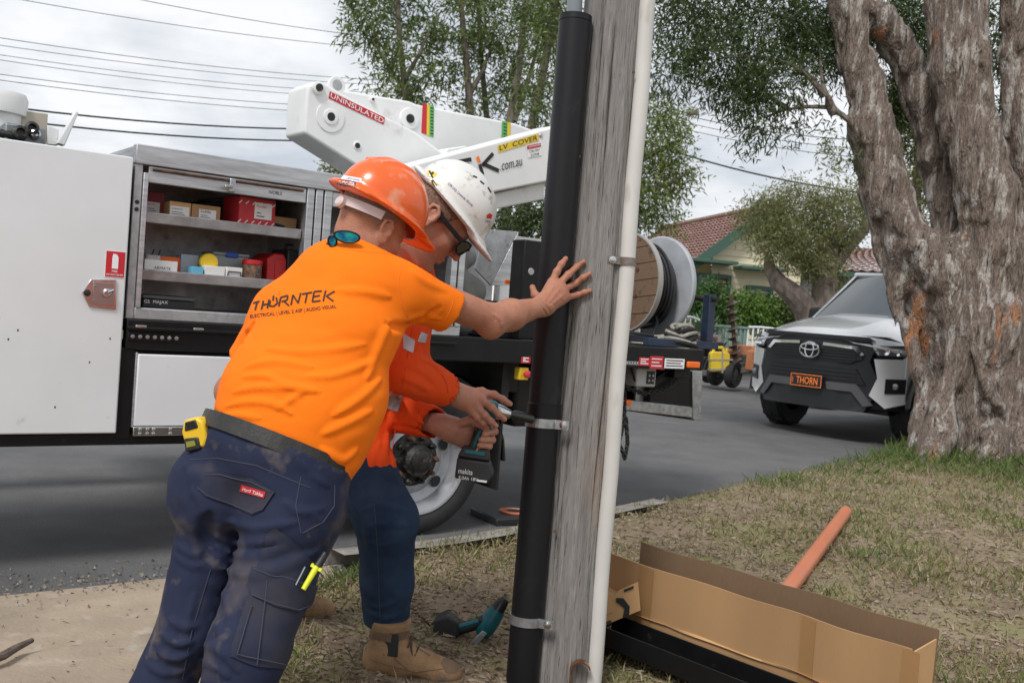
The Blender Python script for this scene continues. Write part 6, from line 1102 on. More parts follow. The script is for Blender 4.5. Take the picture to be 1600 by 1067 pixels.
# bonnet, wings, cabin
def hood_z(x, y): return 1.045+.26*min(1, (y/1.25))**.8-.09*(abs(x)/.9)**2.5+(.016 if abs(x) < .42 else 0)-.07*max(0, 1-y/.14)**2
mb = MB(); ys = [.03, .07, .14, .25, .45, .7, 1.0, 1.3]; xs = list(np.linspace(-.9, .9, 25)); vs = [(x, max(y, yf(x)*.9+y*.85), hood_z(x, y)) for y in ys for x in xs]; k = len(xs)
mb.add(vs, [(i*k+j, i*k+j+1, (i+1)*k+j+1, (i+1)*k+j) for i in range(len(ys)-1) for j in range(k-1)]); ho = mb.build('bonnet', M_car, hil, sharp=50); ho.modifiers.new('solid', 'SOLIDIFY').thickness = -.03
fpanel('bonnet_guard', [(-.66, 1.045), (.66, 1.045), (.60, 1.085), (-.60, 1.085)], M_cblk, .03, -.022)
for s in (1, -1):
    arch = [(.90+.50*math.cos(t), .40+.50*math.sin(t)) for t in np.linspace(math.pi, 0, 14)]; pts = [(.33, .45), (.33, .99), (.7, 1.10), (1.3, 1.19), (5.1, 1.19), (5.15, .5), (1.42, .42)]+[(a, b) for a, b in arch[::-1] if b > .42]
    MB().prism([(.93*s, a, b) for a, b in pts], (-.06*s, 0, 0)).build('side_panel', M_car, hil, .02)
    mb = MB()
    for (a, b), (c_, d_) in zip(arch[:-1], arch[1:]): mb.prism([(.93*s, a, b), (.93*s, c_, d_), (.93*s, .9+(c_-.9)*1.10, .4+(d_-.4)*1.10), (.93*s, .9+(a-.9)*1.10, .4+(b-.4)*1.10)], (.035*s, 0, 0))
    mb.build('wheel_arch_flare', M_cblk, hil)
    for yc in (.90, 3.98):
        w_ = bpy.data.objects.new('wheel', None); COL.objects.link(w_); w_.parent = hil; w_.location = (.80*s, yc, .40)
        MB().lathe([(.22, -.10), (.30, -.135), (.37, -.13), (.40, -.10), (.403, 0), (.40, .10), (.37, .13), (.30, .135), (.22, .10)], (0, 0, 0), (1, 0, 0), 44, closed=True).build('tyre', M_rubber, w_); MB().lathe([(.22, .08*s), (.20, .05*s), (.07, .09*s), (.03, .10*s)], (0, 0, 0), (1, 0, 0), 30).build('rim', M_cblk, w_); mb = MB()
        for i in range(26): a = 2*math.pi*i/26; mb.obox((.05*(1 if i % 2 else -1), .402*math.cos(a), .402*math.sin(a)), (.055, 0, 0), (0, -.022*math.sin(a), .022*math.cos(a)), (0, .009*math.cos(a), .009*math.sin(a)))
        q = mb.build('tread_blocks', M_rubber, w_); q['kind'] = 'stuff'
    MB().prism([(.70*s, 1.22, 1.27), (.76*s, 1.30, 1.22), (.64*s, 2.05, 1.83), (.60*s, 2.0, 1.83)], (.05*s, .02, 0)).build('pillar', M_car, hil, .008); MB().obox((1.0*s, 1.80, 1.33), (.11, 0, .01), (0, .05, 0), (0, 0, .075)).build('mirror_shell', M_cblk, hil, .03); MB().bar((.85*s, 1.80, 1.26), (.93*s, 1.80, 1.30), .05, .04).build('mirror_arm', M_cblk, hil)
    MB().prism([(.80*s, 1.5, 1.16), (.68*s, 2.15, 1.76), (.68*s, 3.2, 1.78), (.80*s, 3.35, 1.16)], (-.01*s, 0, 0)).build('side_window', M_glass, hil)
mb = MB(); n = 12; vs = [(x*(.74-.10*t), 1.24+.80*t-.10*(1-(x)**2), 1.27+.55*t) for t in (0, .5, 1) for x in np.linspace(-1, 1, n)]; mb.add(vs, [(i*n+j, i*n+j+1, (i+1)*n+j+1, (i+1)*n+j) for i in range(2) for j in range(n-1)]); mb.build('windscreen', M_glass, hil, sharp=60)
MB().box((-.66, 1.98, 1.80), (.66, 3.3, 1.86)).build('roof', M_car, hil, .03); MB().box((-.80, 1.3, .5), (.80, 5.0, 1.13)).build('cabin_floor', M_mesh, hil, 0); MB().bar((-.66, 1.30, 1.275), (.66, 1.30, 1.275), .10, .02).build('cowl', M_cblk, hil); MB().box((-.7, 3.3, 1.1), (.7, 3.35, 1.76)).build('rear_window', M_glass, hil); MB().box((-.75, .35, .30), (.75, 1.2, .42)).build('sump_guard', M_mesh, hil)
MB().tube([(-.3, 1.16, 1.30), (.05, 1.18, 1.315), (.3, 1.20, 1.33)], .008, 6).build('wiper', M_cblk, hil)
pl = MB().box((-.19, -.052, .52), (.19, -.044, .655)).build('number_plate', M_ink, hil, .003); letters('plate_text', 'THORN', (-.115, -.0535, .55), (1, 0, 0), (0, 0, 1), .255, M_orgp, pl, .075, bold=.01)
for lo, hi in (((-.185, .524), (.185, .531)), ((-.185, .644), (.185, .651)), ((-.185, .531), (-.178, .644)), ((.178, .531), (.185, .644))): MB().box((lo[0], -.0532, lo[1]), (hi[0], -.052, hi[1])).build('plate_border', M_orgp, pl, 0)
letters('plate_state', 'NSW', (-.150, -.0535, .552), (0, 0, 1), (-1, 0, 0), .07, M_orgp, pl)
# ---------------------------------------------------------------- plant trailer with post-hole auger
M_otr = mat('faded_orange_paint', (.50, .19, .085), .6, var=.3, vscale=5); M_tfr = mat('grimy_trailer_steel', (.16, .15, .135), .7, .3, var=.5, vscale=8)
tg0 = gnd(1150, 604, .10); trl = empty('auger_trailer', tg0, 'small plant trailer with upright auger and orange mudguards across the road', 'trailer', None, -rad(38)+rad(60)); TS = float((tg0-C0)@Fv)/1556
def tpx(x, y, dd=0.0): q = at(x, y, float((tg0-C0)@Fv)+dd)-tg0; a = -(-rad(38)+rad(60)); return np.array([q[0]*math.cos(a)-q[1]*math.sin(a), q[0]*math.sin(a)+q[1]*math.cos(a), q[2]])
k = TS
for x, y, dd in ((1118, 592, .0), (1145, 588, -.3), (1200, 590, -.6), (1107, 590, .6)):
    w_ = bpy.data.objects.new('wheel', None); COL.objects.link(w_); w_.parent = trl; w_.location = tpx(x, y, dd); w_.location[2] = .24; MB().lathe([(.12, -.07), (.22, -.08), (.25, -.04), (.25, .04), (.22, .08), (.12, .07)], (0, 0, 0), (.5, -.85, 0), 28, closed=True).build('tyre', M_rubber, w_); MB().lathe([(.12, .05), (.05, .07)], (0, 0, 0), (.5, -.85, 0), 16).build('rim', M_tfr, w_)
MB().bar(tpx(1095, 583), tpx(1205, 575, -.3), .12, .10).build('chassis_beam', M_tfr, trl, .01); MB().bar(tpx(1110, 572, .5), tpx(1190, 567, .3), .1, .08).build('chassis_beam', M_tfr, trl, .01)
for x, y, dd in ((1196, 560, -.5), (1160, 558, .4)):
    c = tpx(x, y, dd); MB().prism([c+np.array([-.32, -.12, -.22]), c+np.array([-.30, -.12, .1]), c+np.array([-.16, -.12, .22]), c+np.array([.16, -.12, .22]), c+np.array([.30, -.12, .1]), c+np.array([.32, -.12, -.22]), c+np.array([.24, -.12, -.22]), c+np.array([.2, -.12, .08]), c+np.array([-.2, -.12, .08]), c+np.array([-.24, -.12, -.22])], (0, .26, 0)).build('mudguard', M_otr, trl, .01); MB().prism([c+np.array([-.30, -.125, -.2]), c+np.array([-.30, -.125, .1]), c+np.array([-.16, -.125, .2]), c+np.array([.16, -.125, .2]), c+np.array([.3, -.125, .1]), c+np.array([.3, -.125, -.02])], (0, .005, 0)).build('mudguard_side', M_otr, trl)
a, b = tpx(1151, 582), tpx(1142, 462); MB().tube([a, b], [.045, .035], 10).build('auger_shaft', M_rust, trl); L_ = np.linalg.norm(b-a); d_ = (b-a)/L_; u_ = n_(np.cross(d_, [0, 1, 0])); v2 = np.cross(d_, u_); mb = MB(); nT = 120; vs = []
for i in range(nT+1):
    t = i/nT; an = t*9*2*math.pi; o_ = a+d_*L_*(.02+.95*t); rr = u_*math.cos(an)+v2*math.sin(an); vs += [o_+rr*.03, o_+rr*.115, o_+rr*.115+d_*.012, o_+rr*.03+d_*.012]
mb.add(vs, [(4*i+j, 4*i+(j+1) % 4, 4*i+4+(j+1) % 4, 4*i+4+j) for i in range(nT) for j in range(4)]); mb.build('auger_flight', M_tfr, trl, sharp=50)
MB().obox(tpx(1150, 574), (.16, 0, 0), (0, .12, 0), (0, 0, .10)).build('gear_head', M_tfr, trl, .02); MB().obox(tpx(1180, 566, .1), (.2, 0, 0), (0, .2, 0), (0, 0, .13)).build('engine_cover', M_tfr, trl, .03); MB().tube([tpx(1100, 578), tpx(1112, 545), tpx(1135, 535), tpx(1120, 560)], .025, 7).build('hose', M_dark, trl); MB().tube([tpx(1085, 562), tpx(1100, 540), tpx(1118, 532)], .04, 8).build('hose', M_dark, trl); MB().tube([tpx(1188, 575), tpx(1186, 600)], .03, 8).build('stand_leg', M_tfr, trl); MB().obox(tpx(1108, 545, .3), (.22, 0, 0), (0, .15, 0), (0, 0, .14)).build('power_pack', M_dark, trl, .03)
jc = empty('jerry_can', at(1126, 582, float((tg0-C0)@Fv)-.35), 'yellow plastic jerry can strapped to the side of the auger trailer', 'jerry can'); Oj = np.array(jc.location); DJ = float((Oj-C0)@Fv); q = lambda x, y, d=0: at(x, y, DJ+d)-Oj
M_jc = mat('yellow_jerry_plastic', (.70, .50, .03), .45, var=.12, vscale=6); MB().prism([q(*p, -.1) for p in ((1110, 552), (1113, 549), (1138, 550), (1141, 555), (1140, 580), (1111, 581))], Fv*.2).build('can_body', M_jc, jc, .02); MB().tube([q(1114, 550), q(1117, 543), q(1129, 543), q(1131, 550)], .028, 8).build('handle', M_jc, jc); MB().tube([q(1135, 549), q(1137, 545)], .03, 10).build('cap', M_jc, jc)
for y in (562, 577): MB().obox(q(1125.5, y, 0), n_(Rv)*.20, Fv*.108, Uv*.014).build('strap', M_rope, jc)
MB().obox(q(1127, 566, 0), Rv*.014, Fv*.109, Uv*.19).build('strap', M_rope, jc)
# ---------------------------------------------------------------- houses, fences, hedge across the road
def phit(x, y, P, n): d = ray(x, y); return C0+((P-C0)@n)/(d@n)*d
M_wb = mat('cream_weatherboard', (.76, .68, .48), .6, var=.06, vscale=2); M_gtrim = mat('green_trim', (.05, .11, .08), .5); M_tile = mat('terracotta_tiles', (.25, .125, .10), .85, col2=(.18, .095, .08), vscale=5, contrast=(.35, .65)); add_layer(M_tile, (.42, .32, .28), 10, .52, .72); M_blind = mat('brown_blind', (.26, .13, .055), .6, stretch=(1, 1, 12), var=.3, vscale=8); M_pane = mat('dark_window_pane', (.035, .04, .042), .06, spec=.8)
AP = at(1190, 330, 25.0); B2 = at(1030, 362, 33.0); rd = B2-AP; rd[2] = 0; rdl = np.linalg.norm(rd); rd /= rdl; E1 = phit(1086, 405, AP, rd); lat = np.array([-rd[1], rd[0], 0]); lat = lat if (E1-AP)@lat > 0 else -lat; half = (E1-AP)@lat; ez = E1[2]; E2 = AP-lat*half; E2[2] = ez
hs = empty('cream_house', AP*np.array([1, 1, 0])+rd*3, 'cream weatherboard cottage with red tiled roof and green window frames across the road', 'house'); Oh = np.array(hs.location)
def weatherwall(name, P0, P1, z0, ztop, m, parent, org, step=.17):
    """boards lapped one over the other; ztop is a function of the distance along the wall"""
    d = P1-P0; d[2] = 0; Lw = np.linalg.norm(d); d /= Lw; nn = np.array([d[1], -d[0], 0]); nn = nn if nn@(C0-P0) > 0 else -nn; mb = MB(); z = z0; N_ = 24
    while z < max(ztop(t) for t in np.linspace(0, Lw, 41)):
        ok = [t for t in np.linspace(0, Lw, 101) if ztop(t) > z+.02]
        if ok:
            a, b = min(ok), max(ok); pa, pb = P0*np.array([1, 1, 0])+d*a-org*np.array([1, 1, 0]), P0*np.array([1, 1, 0])+d*b-org*np.array([1, 1, 0]); zz_ = np.array([0, 0, 1.])
            mb.add([pa+nn*.03+zz_*(z-org[2]), pb+nn*.03+zz_*(z-org[2]), pb+nn*.006+zz_*(z+step-org[2]), pa+nn*.006+zz_*(z+step-org[2]), pa+zz_*(z-org[2]), pb+zz_*(z-org[2])], [(0, 1, 2, 3), (0, 4, 5, 1)])
        z += step
    return mb.build(name, m, parent, sharp=None)
G1 = E1-lat*.45; G2 = E2+lat*.45; sl = (AP[2]-ez)/half
gw = weatherwall('gable_wall', G1, G2, .2, lambda t: ez-.1+sl*(min(t, 2*(half-.45)-t)+.4), M_wb, hs, Oh); gw['kind'] = 'stuff'
sw = weatherwall('side_wall', G1, G1+rd*(rdl-.6), .2, lambda t: ez-.05, M_wb, hs, Oh); sw['kind'] = 'stuff'
def tileroof(name, P00, P10, P11, P01, nr, nc, m, parent, org):
    """rows of overlapping tiles between eave P00-P10 and ridge P01-P11"""
    mb = MB(); nn = n_(np.cross(P10-P00, P01-P00)); nn = nn if nn[2] > 0 else -nn
    for r_ in range(nr):
        t0, t1 = r_/nr, (r_+1.15)/nr; vs = []
        for j in range(nc*2+1):
            u = j/(nc*2); b = .035*(1 if j % 2 else -.3)
            for t, lift in ((t0, .06), (min(t1, 1), .015)): vs.append((P00*(1-u)+P10*u)*(1-t)+(P01*(1-u)+P11*u)*t+nn*(b+lift)-org)
        o = len(mb.v); mb.add(vs, [(2*j, 2*j+2, 2*j+3, 2*j+1) for j in range(nc*2)])
    ob = mb.build(name, m, parent, sharp=None); ob['kind'] = 'stuff'; return ob
dn = np.array([0, 0, -sl*.3])
tileroof('roof_tiles', E1+lat*.3+dn-rd*.35, E1+lat*.3+dn+rd*rdl, AP+rd*rdl, AP-rd*.35, 16, 34, M_tile, hs, Oh); tileroof('roof_tiles', E2-lat*.3+dn-rd*.35, E2-lat*.3+dn+rd*rdl, AP+rd*rdl, AP-rd*.35, 16, 34, M_tile, hs, Oh)
for e_ in (E1+lat*.3+dn, E2-lat*.3+dn): MB().bar(e_-rd*.36-Oh-[0, 0, .05], AP-rd*.36-Oh-[0, 0, .05], .04, .24).build('bargeboard', M_gtrim, hs)
MB().bar(E1+lat*.34+dn-rd*.4-Oh, E1+lat*.34+dn+rd*rdl-Oh, .12, .12).build('gutter', M_gtrim, hs); MB().tube([AP-rd*.36-Oh+[0, 0, .08], AP+rd*rdl-Oh+[0, 0, .08]], .09, 8).build('ridge_capping', M_tile, hs)
c = phit(1098, 409, AP, rd); MB().obox(c-rd*.3-Oh, lat*.7, rd*.3, np.array([0, 0, .04])).build('window_hood', M_gtrim, hs, .01); c = phit(1180, 421, AP, rd); MB().obox(c-rd*.3-Oh, lat*.6, rd*.3, np.array([0, 0, .04])).build('window_hood', M_gtrim, hs, .01)
def window(xa, ya, xb, yb, blind, parts=2):
    P = phit((xa+xb)/2, (ya+yb)/2, AP-rd*.05, rd); a = phit(xa, ya, AP-rd*.05, rd); b = phit(xb, yb, AP-rd*.05, rd); w = abs((b-a)@lat)/2; h = abs(a[2]-b[2])/2
    fr_ = bpy.data.objects.new('window', None); COL.objects.link(fr_); fr_.parent = hs; fr_.location = P-Oh
    for s in (-1, 1): MB().obox(lat*s*(w-.04), lat*.05, rd*.05, np.array([0, 0, h])).build('frame_side', M_gtrim, fr_); MB().obox(np.array([0, 0, s*(h-.04)]), lat*(w-.09), rd*.05, np.array([0, 0, .05])).build('frame_rail', M_gtrim, fr_)
    for i in range(1, parts): MB().obox(lat*(-w+2*w*i/parts), lat*.03, rd*.045, np.array([0, 0, h-.09])).build('mullion', M_gtrim, fr_)
    for i in range(parts): MB().obox(lat*(-w+2*w*(i+.5)/parts)+rd*.03, lat*(w/parts-.04), rd*.005, np.array([0, 0, h-.09])).build('pane', M_blind if blind[i] else M_pane, fr_)
window(1088, 426, 1138, 478, (1, 0)[::-1] if lat@Rv > 0 else (1, 0)); window(1167, 446, 1204, 490, (0, 0)); 
# grey house further right
M_gw = mat('grey_weatherboard', (.40, .43, .47), .6); gp = at(1335, 470, 29.0); gd = n_(np.array([.85, -.5, 0])); g2 = empty('grey_house', gp*np.array([1, 1, 0]), 'pale blue grey weatherboard house behind the small paperbark tree', 'house'); Og2 = np.array(g2.location); gb = np.array([gd[1], -gd[0], 0]); gb = gb if gb[1] > 0 else -gb
tz = at(1335, 428, 29)[2]; q0 = gp-gd*.4; q_ = weatherwall('front_wall', q0, q0+gd*9, .2, lambda t: tz, M_gw, g2, Og2); q_['kind'] = 'stuff'; q_ = weatherwall('side_wall', q0+gb*0-gd*3.2, q0, .2, lambda t: tz-.05, mat('white_weatherboard', (.62, .63, .64), .6), g2, Og2); q_['kind'] = 'stuff'
zv = np.array([0, 0, 1.]); e0 = q0*np.array([1, 1, 0])+zv*tz-gd*3.6-gb*.5; e1 = e0+gd*13.5; tileroof('roof_tiles', e0, e1, e1+gb*4-gd*3+zv*1.0, e0+gb*4+gd*3+zv*1.0, 14, 46, M_tile, g2, Og2); MB().bar(e0-Og2-zv*.05, e1-Og2-zv*.05, .14, .14).build('gutter', M_gtrim, g2); MB().bar(q0*np.array([1, 1, 0])+zv*.2-Og2-gb*.1, q0*np.array([1, 1, 0])+zv*tz-Og2-gb*.1, .14, .10, (1, 0, 0)).build('downpipe', mat('slate_downpipe', (.07, .09, .11), .5), g2)
# fences and low brick wall
M_fw = mat('white_fence_paint', (.74, .76, .76), .5, var=.08, vscale=3); M_fg = mat('sage_green_steel', (.20, .29, .24), .5, var=.08, vscale=2); M_brk = mat('red_brown_brick', (.22, .095, .06), .85, var=.35, vscale=3); M_mort = mat('mortar', (.30, .27, .24), .9)
FD = 21.8; fa = at(1068, 540, FD); fdir = n_(np.array([math.sin(rad(62)), math.cos(rad(62)), 0])*.55+np.array([.8, .1, 0])); 
def fpt(x, D=None): d = ray(x, 540); return C0+d*((fa[:2]-C0[:2])@np.array([-fdir[1], fdir[0]]))/(d[:2]@np.array([-fdir[1], fdir[0]]))
def zat(x, y): p = fpt(x); return C0[2]+ray(x, y)[2]*((p-C0)@Fv)
def picket_fence(xs, ytops, ybot, label, gname):
    a, b = fpt(xs[0]), fpt(xs[-1]); r = empty('picket_fence', (a*np.array([1, 1, 0])), label, 'fence', gname); Or = np.array(r.location); n = int(np.linalg.norm((b-a)[:2])/.115)
    me = None
    for i in range(n+1):
        t = i/n; x = xs[0]+(xs[-1]-xs[0])*t; p = fpt(x); zt = zat(x, np.interp(t, np.linspace(0, 1, len(ytops)), ytops)); zb = zat(x, ybot)
        MB().box((-.018, -.012, 0), (.018, .012, zt-zb)).build('picket', M_fw, r, 0).location = (p[0]-Or[0], p[1]-Or[1], zb-Or[2])
    for f_ in (0, 1):
        pts = [np.append(fpt(xs[0]+(xs[-1]-xs[0])*t)[:2], zat(xs[0]+(xs[-1]-xs[0])*t, np.interp(t, np.linspace(0, 1, len(ytops)), ytops) if f_ == 0 else ybot-3))-Or for t in np.linspace(0, 1, 9)]; MB().tube(pts, .03, 6).build('rail', M_fw, r)
    return r
picket_fence((1167, 1222), (511, 511, 513, 517), 552, 'white arched steel picket fence right of the green panel fence', 'white picket fences'); picket_fence((1060, 1115), (494, 495, 504, 508), 540, 'white sloping steel picket fence left of the brick wall', 'white picket fences')
picket_fence((998, 1045), (512, 514, 516), 545, 'white steel picket fence seen under the cable drum', 'white picket fences'); picket_fence((1232, 1330), (516, 518, 520), 552, 'white steel picket fence hidden mostly behind the pickup', 'white picket fences')
a, b = fpt(1113), fpt(1167); r = empty('panel_fence', a*np.array([1, 1, 0]), 'sage green ribbed steel panel fence between brick wall and picket fence', 'fence'); Or = np.array(r.location); n = 16
for i in range(n):
    x0, x1 = 1113+54*i/n, 1113+54*(i+.92)/n; p, q2 = fpt(x0), fpt(x1); zb, zt = zat(1140, 560), zat(1140, 510); o_ = (.03 if i % 2 else 0)*np.array([-fdir[1], fdir[0], 0]); MB().bar(np.append(p[:2], (zb+zt)/2)-Or+o_, np.append(q2[:2], (zb+zt)/2)-Or+o_, .02, zt-zb).build('fence_sheet', M_fg, r, 0)
MB().bar(np.append(a[:2], zt)-Or, np.append(b[:2], zt)-Or, .06, .05).build('cap_rail', M_fg, r)
ba, bbb = fpt(1073)-np.array([0, .5, 0]), fpt(1118)-np.array([0, .5, 0]); r = empty('brick_wall', ba*np.array([1, 1, 0]), 'low red brown brick garden wall below the agave', 'wall'); Or = np.array(r.location); zb, zt = zat(1095, 560), zat(1095, 520); bd_ = n_((bbb-ba)*np.array([1, 1, 0])); Lb = np.linalg.norm((bbb-ba)[:2]); bh = .085; nrow = int((zt-zb)/bh); me_b = None
MB().bar(np.append(ba[:2], (zb+zt)/2)-Or+[0, .06, 0], np.append(bbb[:2], (zb+zt)/2)-Or+[0, .06, 0], .08, zt-zb-.02).build('mortar_core', M_mort, r)
for i in range(nrow):
    for j in range(int(Lb/.24)):
        p = np.append(ba[:2], zb+bh*(i+.5))-Or+bd_*(.24*(j+.5+(.5 if i % 2 else 0)))
        if me_b is None:
            o_ = MB().obox((0, 0, 0), bd_*.113, np.array([-bd_[1], bd_[0], 0])*.05, (0, 0, .037)).build('brick', M_brk, r, 0); me_b = o_.data; o_.location = p
        else: o_ = bpy.data.objects.new('brick', me_b); COL.objects.link(o_); o_.parent = r; o_.location = p
# ---------------------------------------------------------------- vegetation
def leafmat(name, cols, trans=.35, rough=.5):
    """leaf material: colour differs from leaf to leaf, light passes through"""
    m = bpy.data.materials.new(name); m.use_nodes = True; nt = m.node_tree; b = nt.nodes['Principled BSDF']; b.inputs['Roughness'].default_value = rough; b.inputs['Specular IOR Level'].default_value = .4
    g_ = nt.nodes.new('ShaderNodeNewGeometry'); r = nt.nodes.new('ShaderNodeValToRGB'); e = r.color_ramp.elements
    while len(e) < len(cols): e.new(.5)
    for i, c in enumerate(cols): e[i].position = i/(len(cols)-1); e[i].color = (*c, 1)
    nt.links.new(g_.outputs['Random Per Island'], r.inputs[0]); nt.links.new(r.outputs[0], b.inputs['Base Color'])
    if trans:
        t = nt.nodes.new('ShaderNodeBsdfTranslucent'); x = nt.nodes.new('ShaderNodeMixShader'); x.inputs[0].default_value = trans; nt.links.new(r.outputs[0], t.inputs[0]); nt.links.new(b.outputs[0], x.inputs[1]); nt.links.new(t.outputs[0], x.inputs[2]); nt.links.new(x.outputs[0], nt.nodes['Material Output'].inputs[0])
    return m
def rv(n, g_=rng):
    v = g_.normal(size=(n, 3)); return v/np.linalg.norm(v, axis=1)[:, None]
def leaf_mesh(name, P, Dv, ln, wd, m, parent, org):
    """P leaf bases, Dv leaf directions: folded diamond leaves as one mesh"""
    n = len(P); ln = np.broadcast_to(ln, n)[:, None]; wd = np.broadcast_to(wd, n)[:, None]; s_ = np.cross(Dv, rv(n)); s_ /= np.linalg.norm(s_, axis=1)[:, None]+1e-9; up = np.cross(s_, Dv)
    V = np.stack([P, P+Dv*ln*.45+s_*wd*.5+up*wd*.12, P+Dv*ln-np.array([0, 0, .12])*ln, P+Dv*ln*.45-s_*wd*.5+up*wd*.12], 1).reshape(-1, 3)-org
    i = np.arange(n)*4; T = np.stack([i, i+1, i+2, i, i+2, i+3], 1).reshape(-1, 3)
    me = bpy.data.meshes.new(name); me.vertices.add(len(V)); me.vertices.foreach_set('co', V.astype(np.float32).ravel()); me.loops.add(len(T)*3); me.loops.foreach_set('vertex_index', T.astype(np.int32).ravel()); me.polygons.add(len(T)); me.polygons.foreach_set('loop_start', np.arange(0, len(T)*3, 3, dtype=np.int32)); me.update(calc_edges=True)
    return link(name, me, m, parent, None)
def clusters(blobs, per, spread, droop=.25, dens=1.0, shell=.35):
    """leaf positions: blobs = (centre, radii, clusters); clusters sit mostly in the outer part of each blob"""
    P = []; Dv = []
    for c, r, n in blobs:
        n = int(n*dens); d = rv(n); q = (shell+(1-shell)*rng.random(n)**.6)[:, None]; cc = np.array(c)+d*q*np.array(r); out = d
        k = per; b = np.repeat(cc, k, 0)+rng.normal(size=(n*k, 3))*spread; dd = np.repeat(out, k, 0)*.5+rv(n*k)*.9+np.array([0, 0, -droop]); dd /= np.linalg.norm(dd, axis=1)[:, None]; P.append(b); Dv.append(dd)
    return np.concatenate(P), np.concatenate(Dv)
L_gum = leafmat('gum_leaves', [(0.061, 0.098, 0.027), (0.114, 0.168, 0.043), (0.207, 0.258, 0.083), (0.093, 0.128, 0.045)]); L_dark = leafmat('paperbark_leaves', [(0.030, 0.054, 0.015), (0.053, 0.088, 0.023), (0.100, 0.135, 0.038), (0.042, 0.064, 0.023)], .3); L_mid = leafmat('olive_leaves', [(0.132, 0.151, 0.050), (0.193, 0.208, 0.075), (0.280, 0.275, 0.113), (0.105, 0.125, 0.044)]); L_hedge = leafmat('hedge_leaves', [(.09, .17, .025), (.14, .25, .04), (.20, .31, .07), (.06, .11, .02)]); L_hedge2 = leafmat('dark_hedge_leaves', [(.04, .095, .025), (.07, .145, .04), (.12, .21, .065)])
M_gumbark = mat('gum_bark', (.20, .165, .13), .85, col2=(.10, .08, .065), vscale=5, stretch=(3, 3, .6), bump=.5, bscale=18)
def tube_tree(name, label, group, trunk_px, D, r0, r1, blobs_px, lm, ln, wd, per, spread, dens=1.0, cat='tree', branches=(), bark=None, droop=.25):
    """tree measured from the photo at depth D: trunk polyline (px), crown blobs (px, px radius)"""
    k = D/1556; base = at(*trunk_px[0], D); gz = np.array([base[0], base[1], .1]); rt = empty(name, gz, label, cat, group); o = gz
    pts = [gz-o]+[at(x, y, D)-o for x, y in trunk_px]; n = len(pts); MB().tube(pts, [r0+(r1-r0)*i/(n-1) for i in range(n)], 9).build('trunk', bark or M_gumbark, rt)
    for br in branches: q = [at(x, y, D+dd)-o for x, y, dd in br]; MB().tube(q, [r1*1.3*(1-.75*i/(len(q)-1)) for i in range(len(q))], 6).build('limb', bark or M_gumbark, rt)
    bl = [(at(x, y, D+dz), (rx*k, max(rx, ry)*k*.9, ry*k), nn) for x, y, rx, ry, dz, nn in blobs_px]; P, Dv = clusters(bl, per, spread, droop, dens); leaf_mesh('crown', P, Dv, ln*(.6+.8*rng.random(len(P))), wd, lm, rt, o); return rt
G = 'slender gum trees behind the boom'
tube_tree('gum_tree', 'slender gum tree farthest left behind the folded boom', G, [(645, 330), (634, 150), (624, 60), (618, -60)], 23, .11, .05, [(590, 40, 55, 45, 0, 60), (650, 55, 45, 50, .4, 50), (620, 120, 55, 45, -.3, 55), (580, 10, 45, 30, .3, 40), (660, 125, 35, 30, .2, 30), (620, -30, 70, 40, 0, 50), (640, 165, 40, 20, 0, 22), (590, 165, 22, 14, 0, 10)], L_gum, .20, .042, 30, .15, .48, branches=[[(632, 140, 0), (600, 95, .2), (575, 50, .2)], [(630, 130, 0), (655, 85, -.2), (670, 50, 0)]])
tube_tree('gum_tree', 'pale trunked gum tree second from left behind the boom', G, [(742, 330), (735, 180), (728, 90), (714, -60)], 24, .13, .06, [(720, 30, 55, 50, 0, 70), (760, 95, 45, 45, .4, 50), (700, 115, 35, 30, 0, 30), (735, -30, 70, 40, 0, 50), (710, 170, 30, 24, 0, 16)], L_gum, .20, .042, 30, .15, .48, branches=[[(732, 150, 0), (755, 110, .2), (765, 80, .2)]])
tube_tree('gum_tree', 'thin dark trunked gum tree right beside the pale one behind the boom', G, [(768, 330), (760, 180), (752, 90), (744, -60)], 25, .10, .05, [(775, 40, 45, 40, 0, 50), (765, 150, 38, 30, 0, 28), (790, -20, 60, 40, 0, 40)], L_gum, .18, .036, 20, .20)
tube_tree('gum_tree', 'forked gum tree just left of the black pipe top', G, [(790, 330), (797, 190), (812, 100), (826, -60)], 24, .15, .07, [(830, 50, 50, 55, 0, 75), (810, 125, 40, 35, .3, 40), (850, 10, 40, 50, 0, 50)], L_gum, .20, .042, 30, .15, .48, branches=[[(803, 190, 0), (830, 110, .2), (848, 40, .1)]])
tube_tree('gum_tree', 'leaning gum tree partly hidden behind the black pipe', G, [(818, 330), (832, 190), (850, 110), (880, -60)], 22, .13, .07, [(860, 85, 35, 55, 0, 60), (850, 165, 38, 36, 0, 45), (870, -10, 40, 50, 0, 50), (880, 230, 30, 40, .5, 26)], L_gum, .18, .036, 20, .20)
tube_tree('street_tree', 'leafy street tree right of the white conduit behind the cable drum', None, [(985, 420), (990, 330), (1000, 240), (1010, 150)], 19, .14, .06, [(1035, 220, 40, 45, 0, 70), (1010, 290, 55, 50, 0, 90), (1060, 270, 32, 28, .3, 40), (1020, 345, 45, 24, 0, 40), (1040, 180, 28, 24, 0, 24), (960, 300, 60, 60, 0, 60)], leafmat('street_tree_leaves', [(0.086, 0.129, 0.028), (0.153, 0.202, 0.049), (0.249, 0.292, 0.084), (0.106, 0.137, 0.041)]), .13, .03, 22, .15, branches=[[(1000, 250, 0), (1040, 230, .2), (1070, 215, .2)], [(995, 300, 0), (1040, 290, .1), (1078, 268, .1)]])
tube_tree('bush', 'small pale bush top showing above the tool cabinet', None, [(520, 330), (522, 280)], 20, .05, .03, [(522, 266, 16, 12, 0, 22), (545, 262, 10, 8, 0, 8)], L_mid, .12, .03, 18, .10, cat='bush')
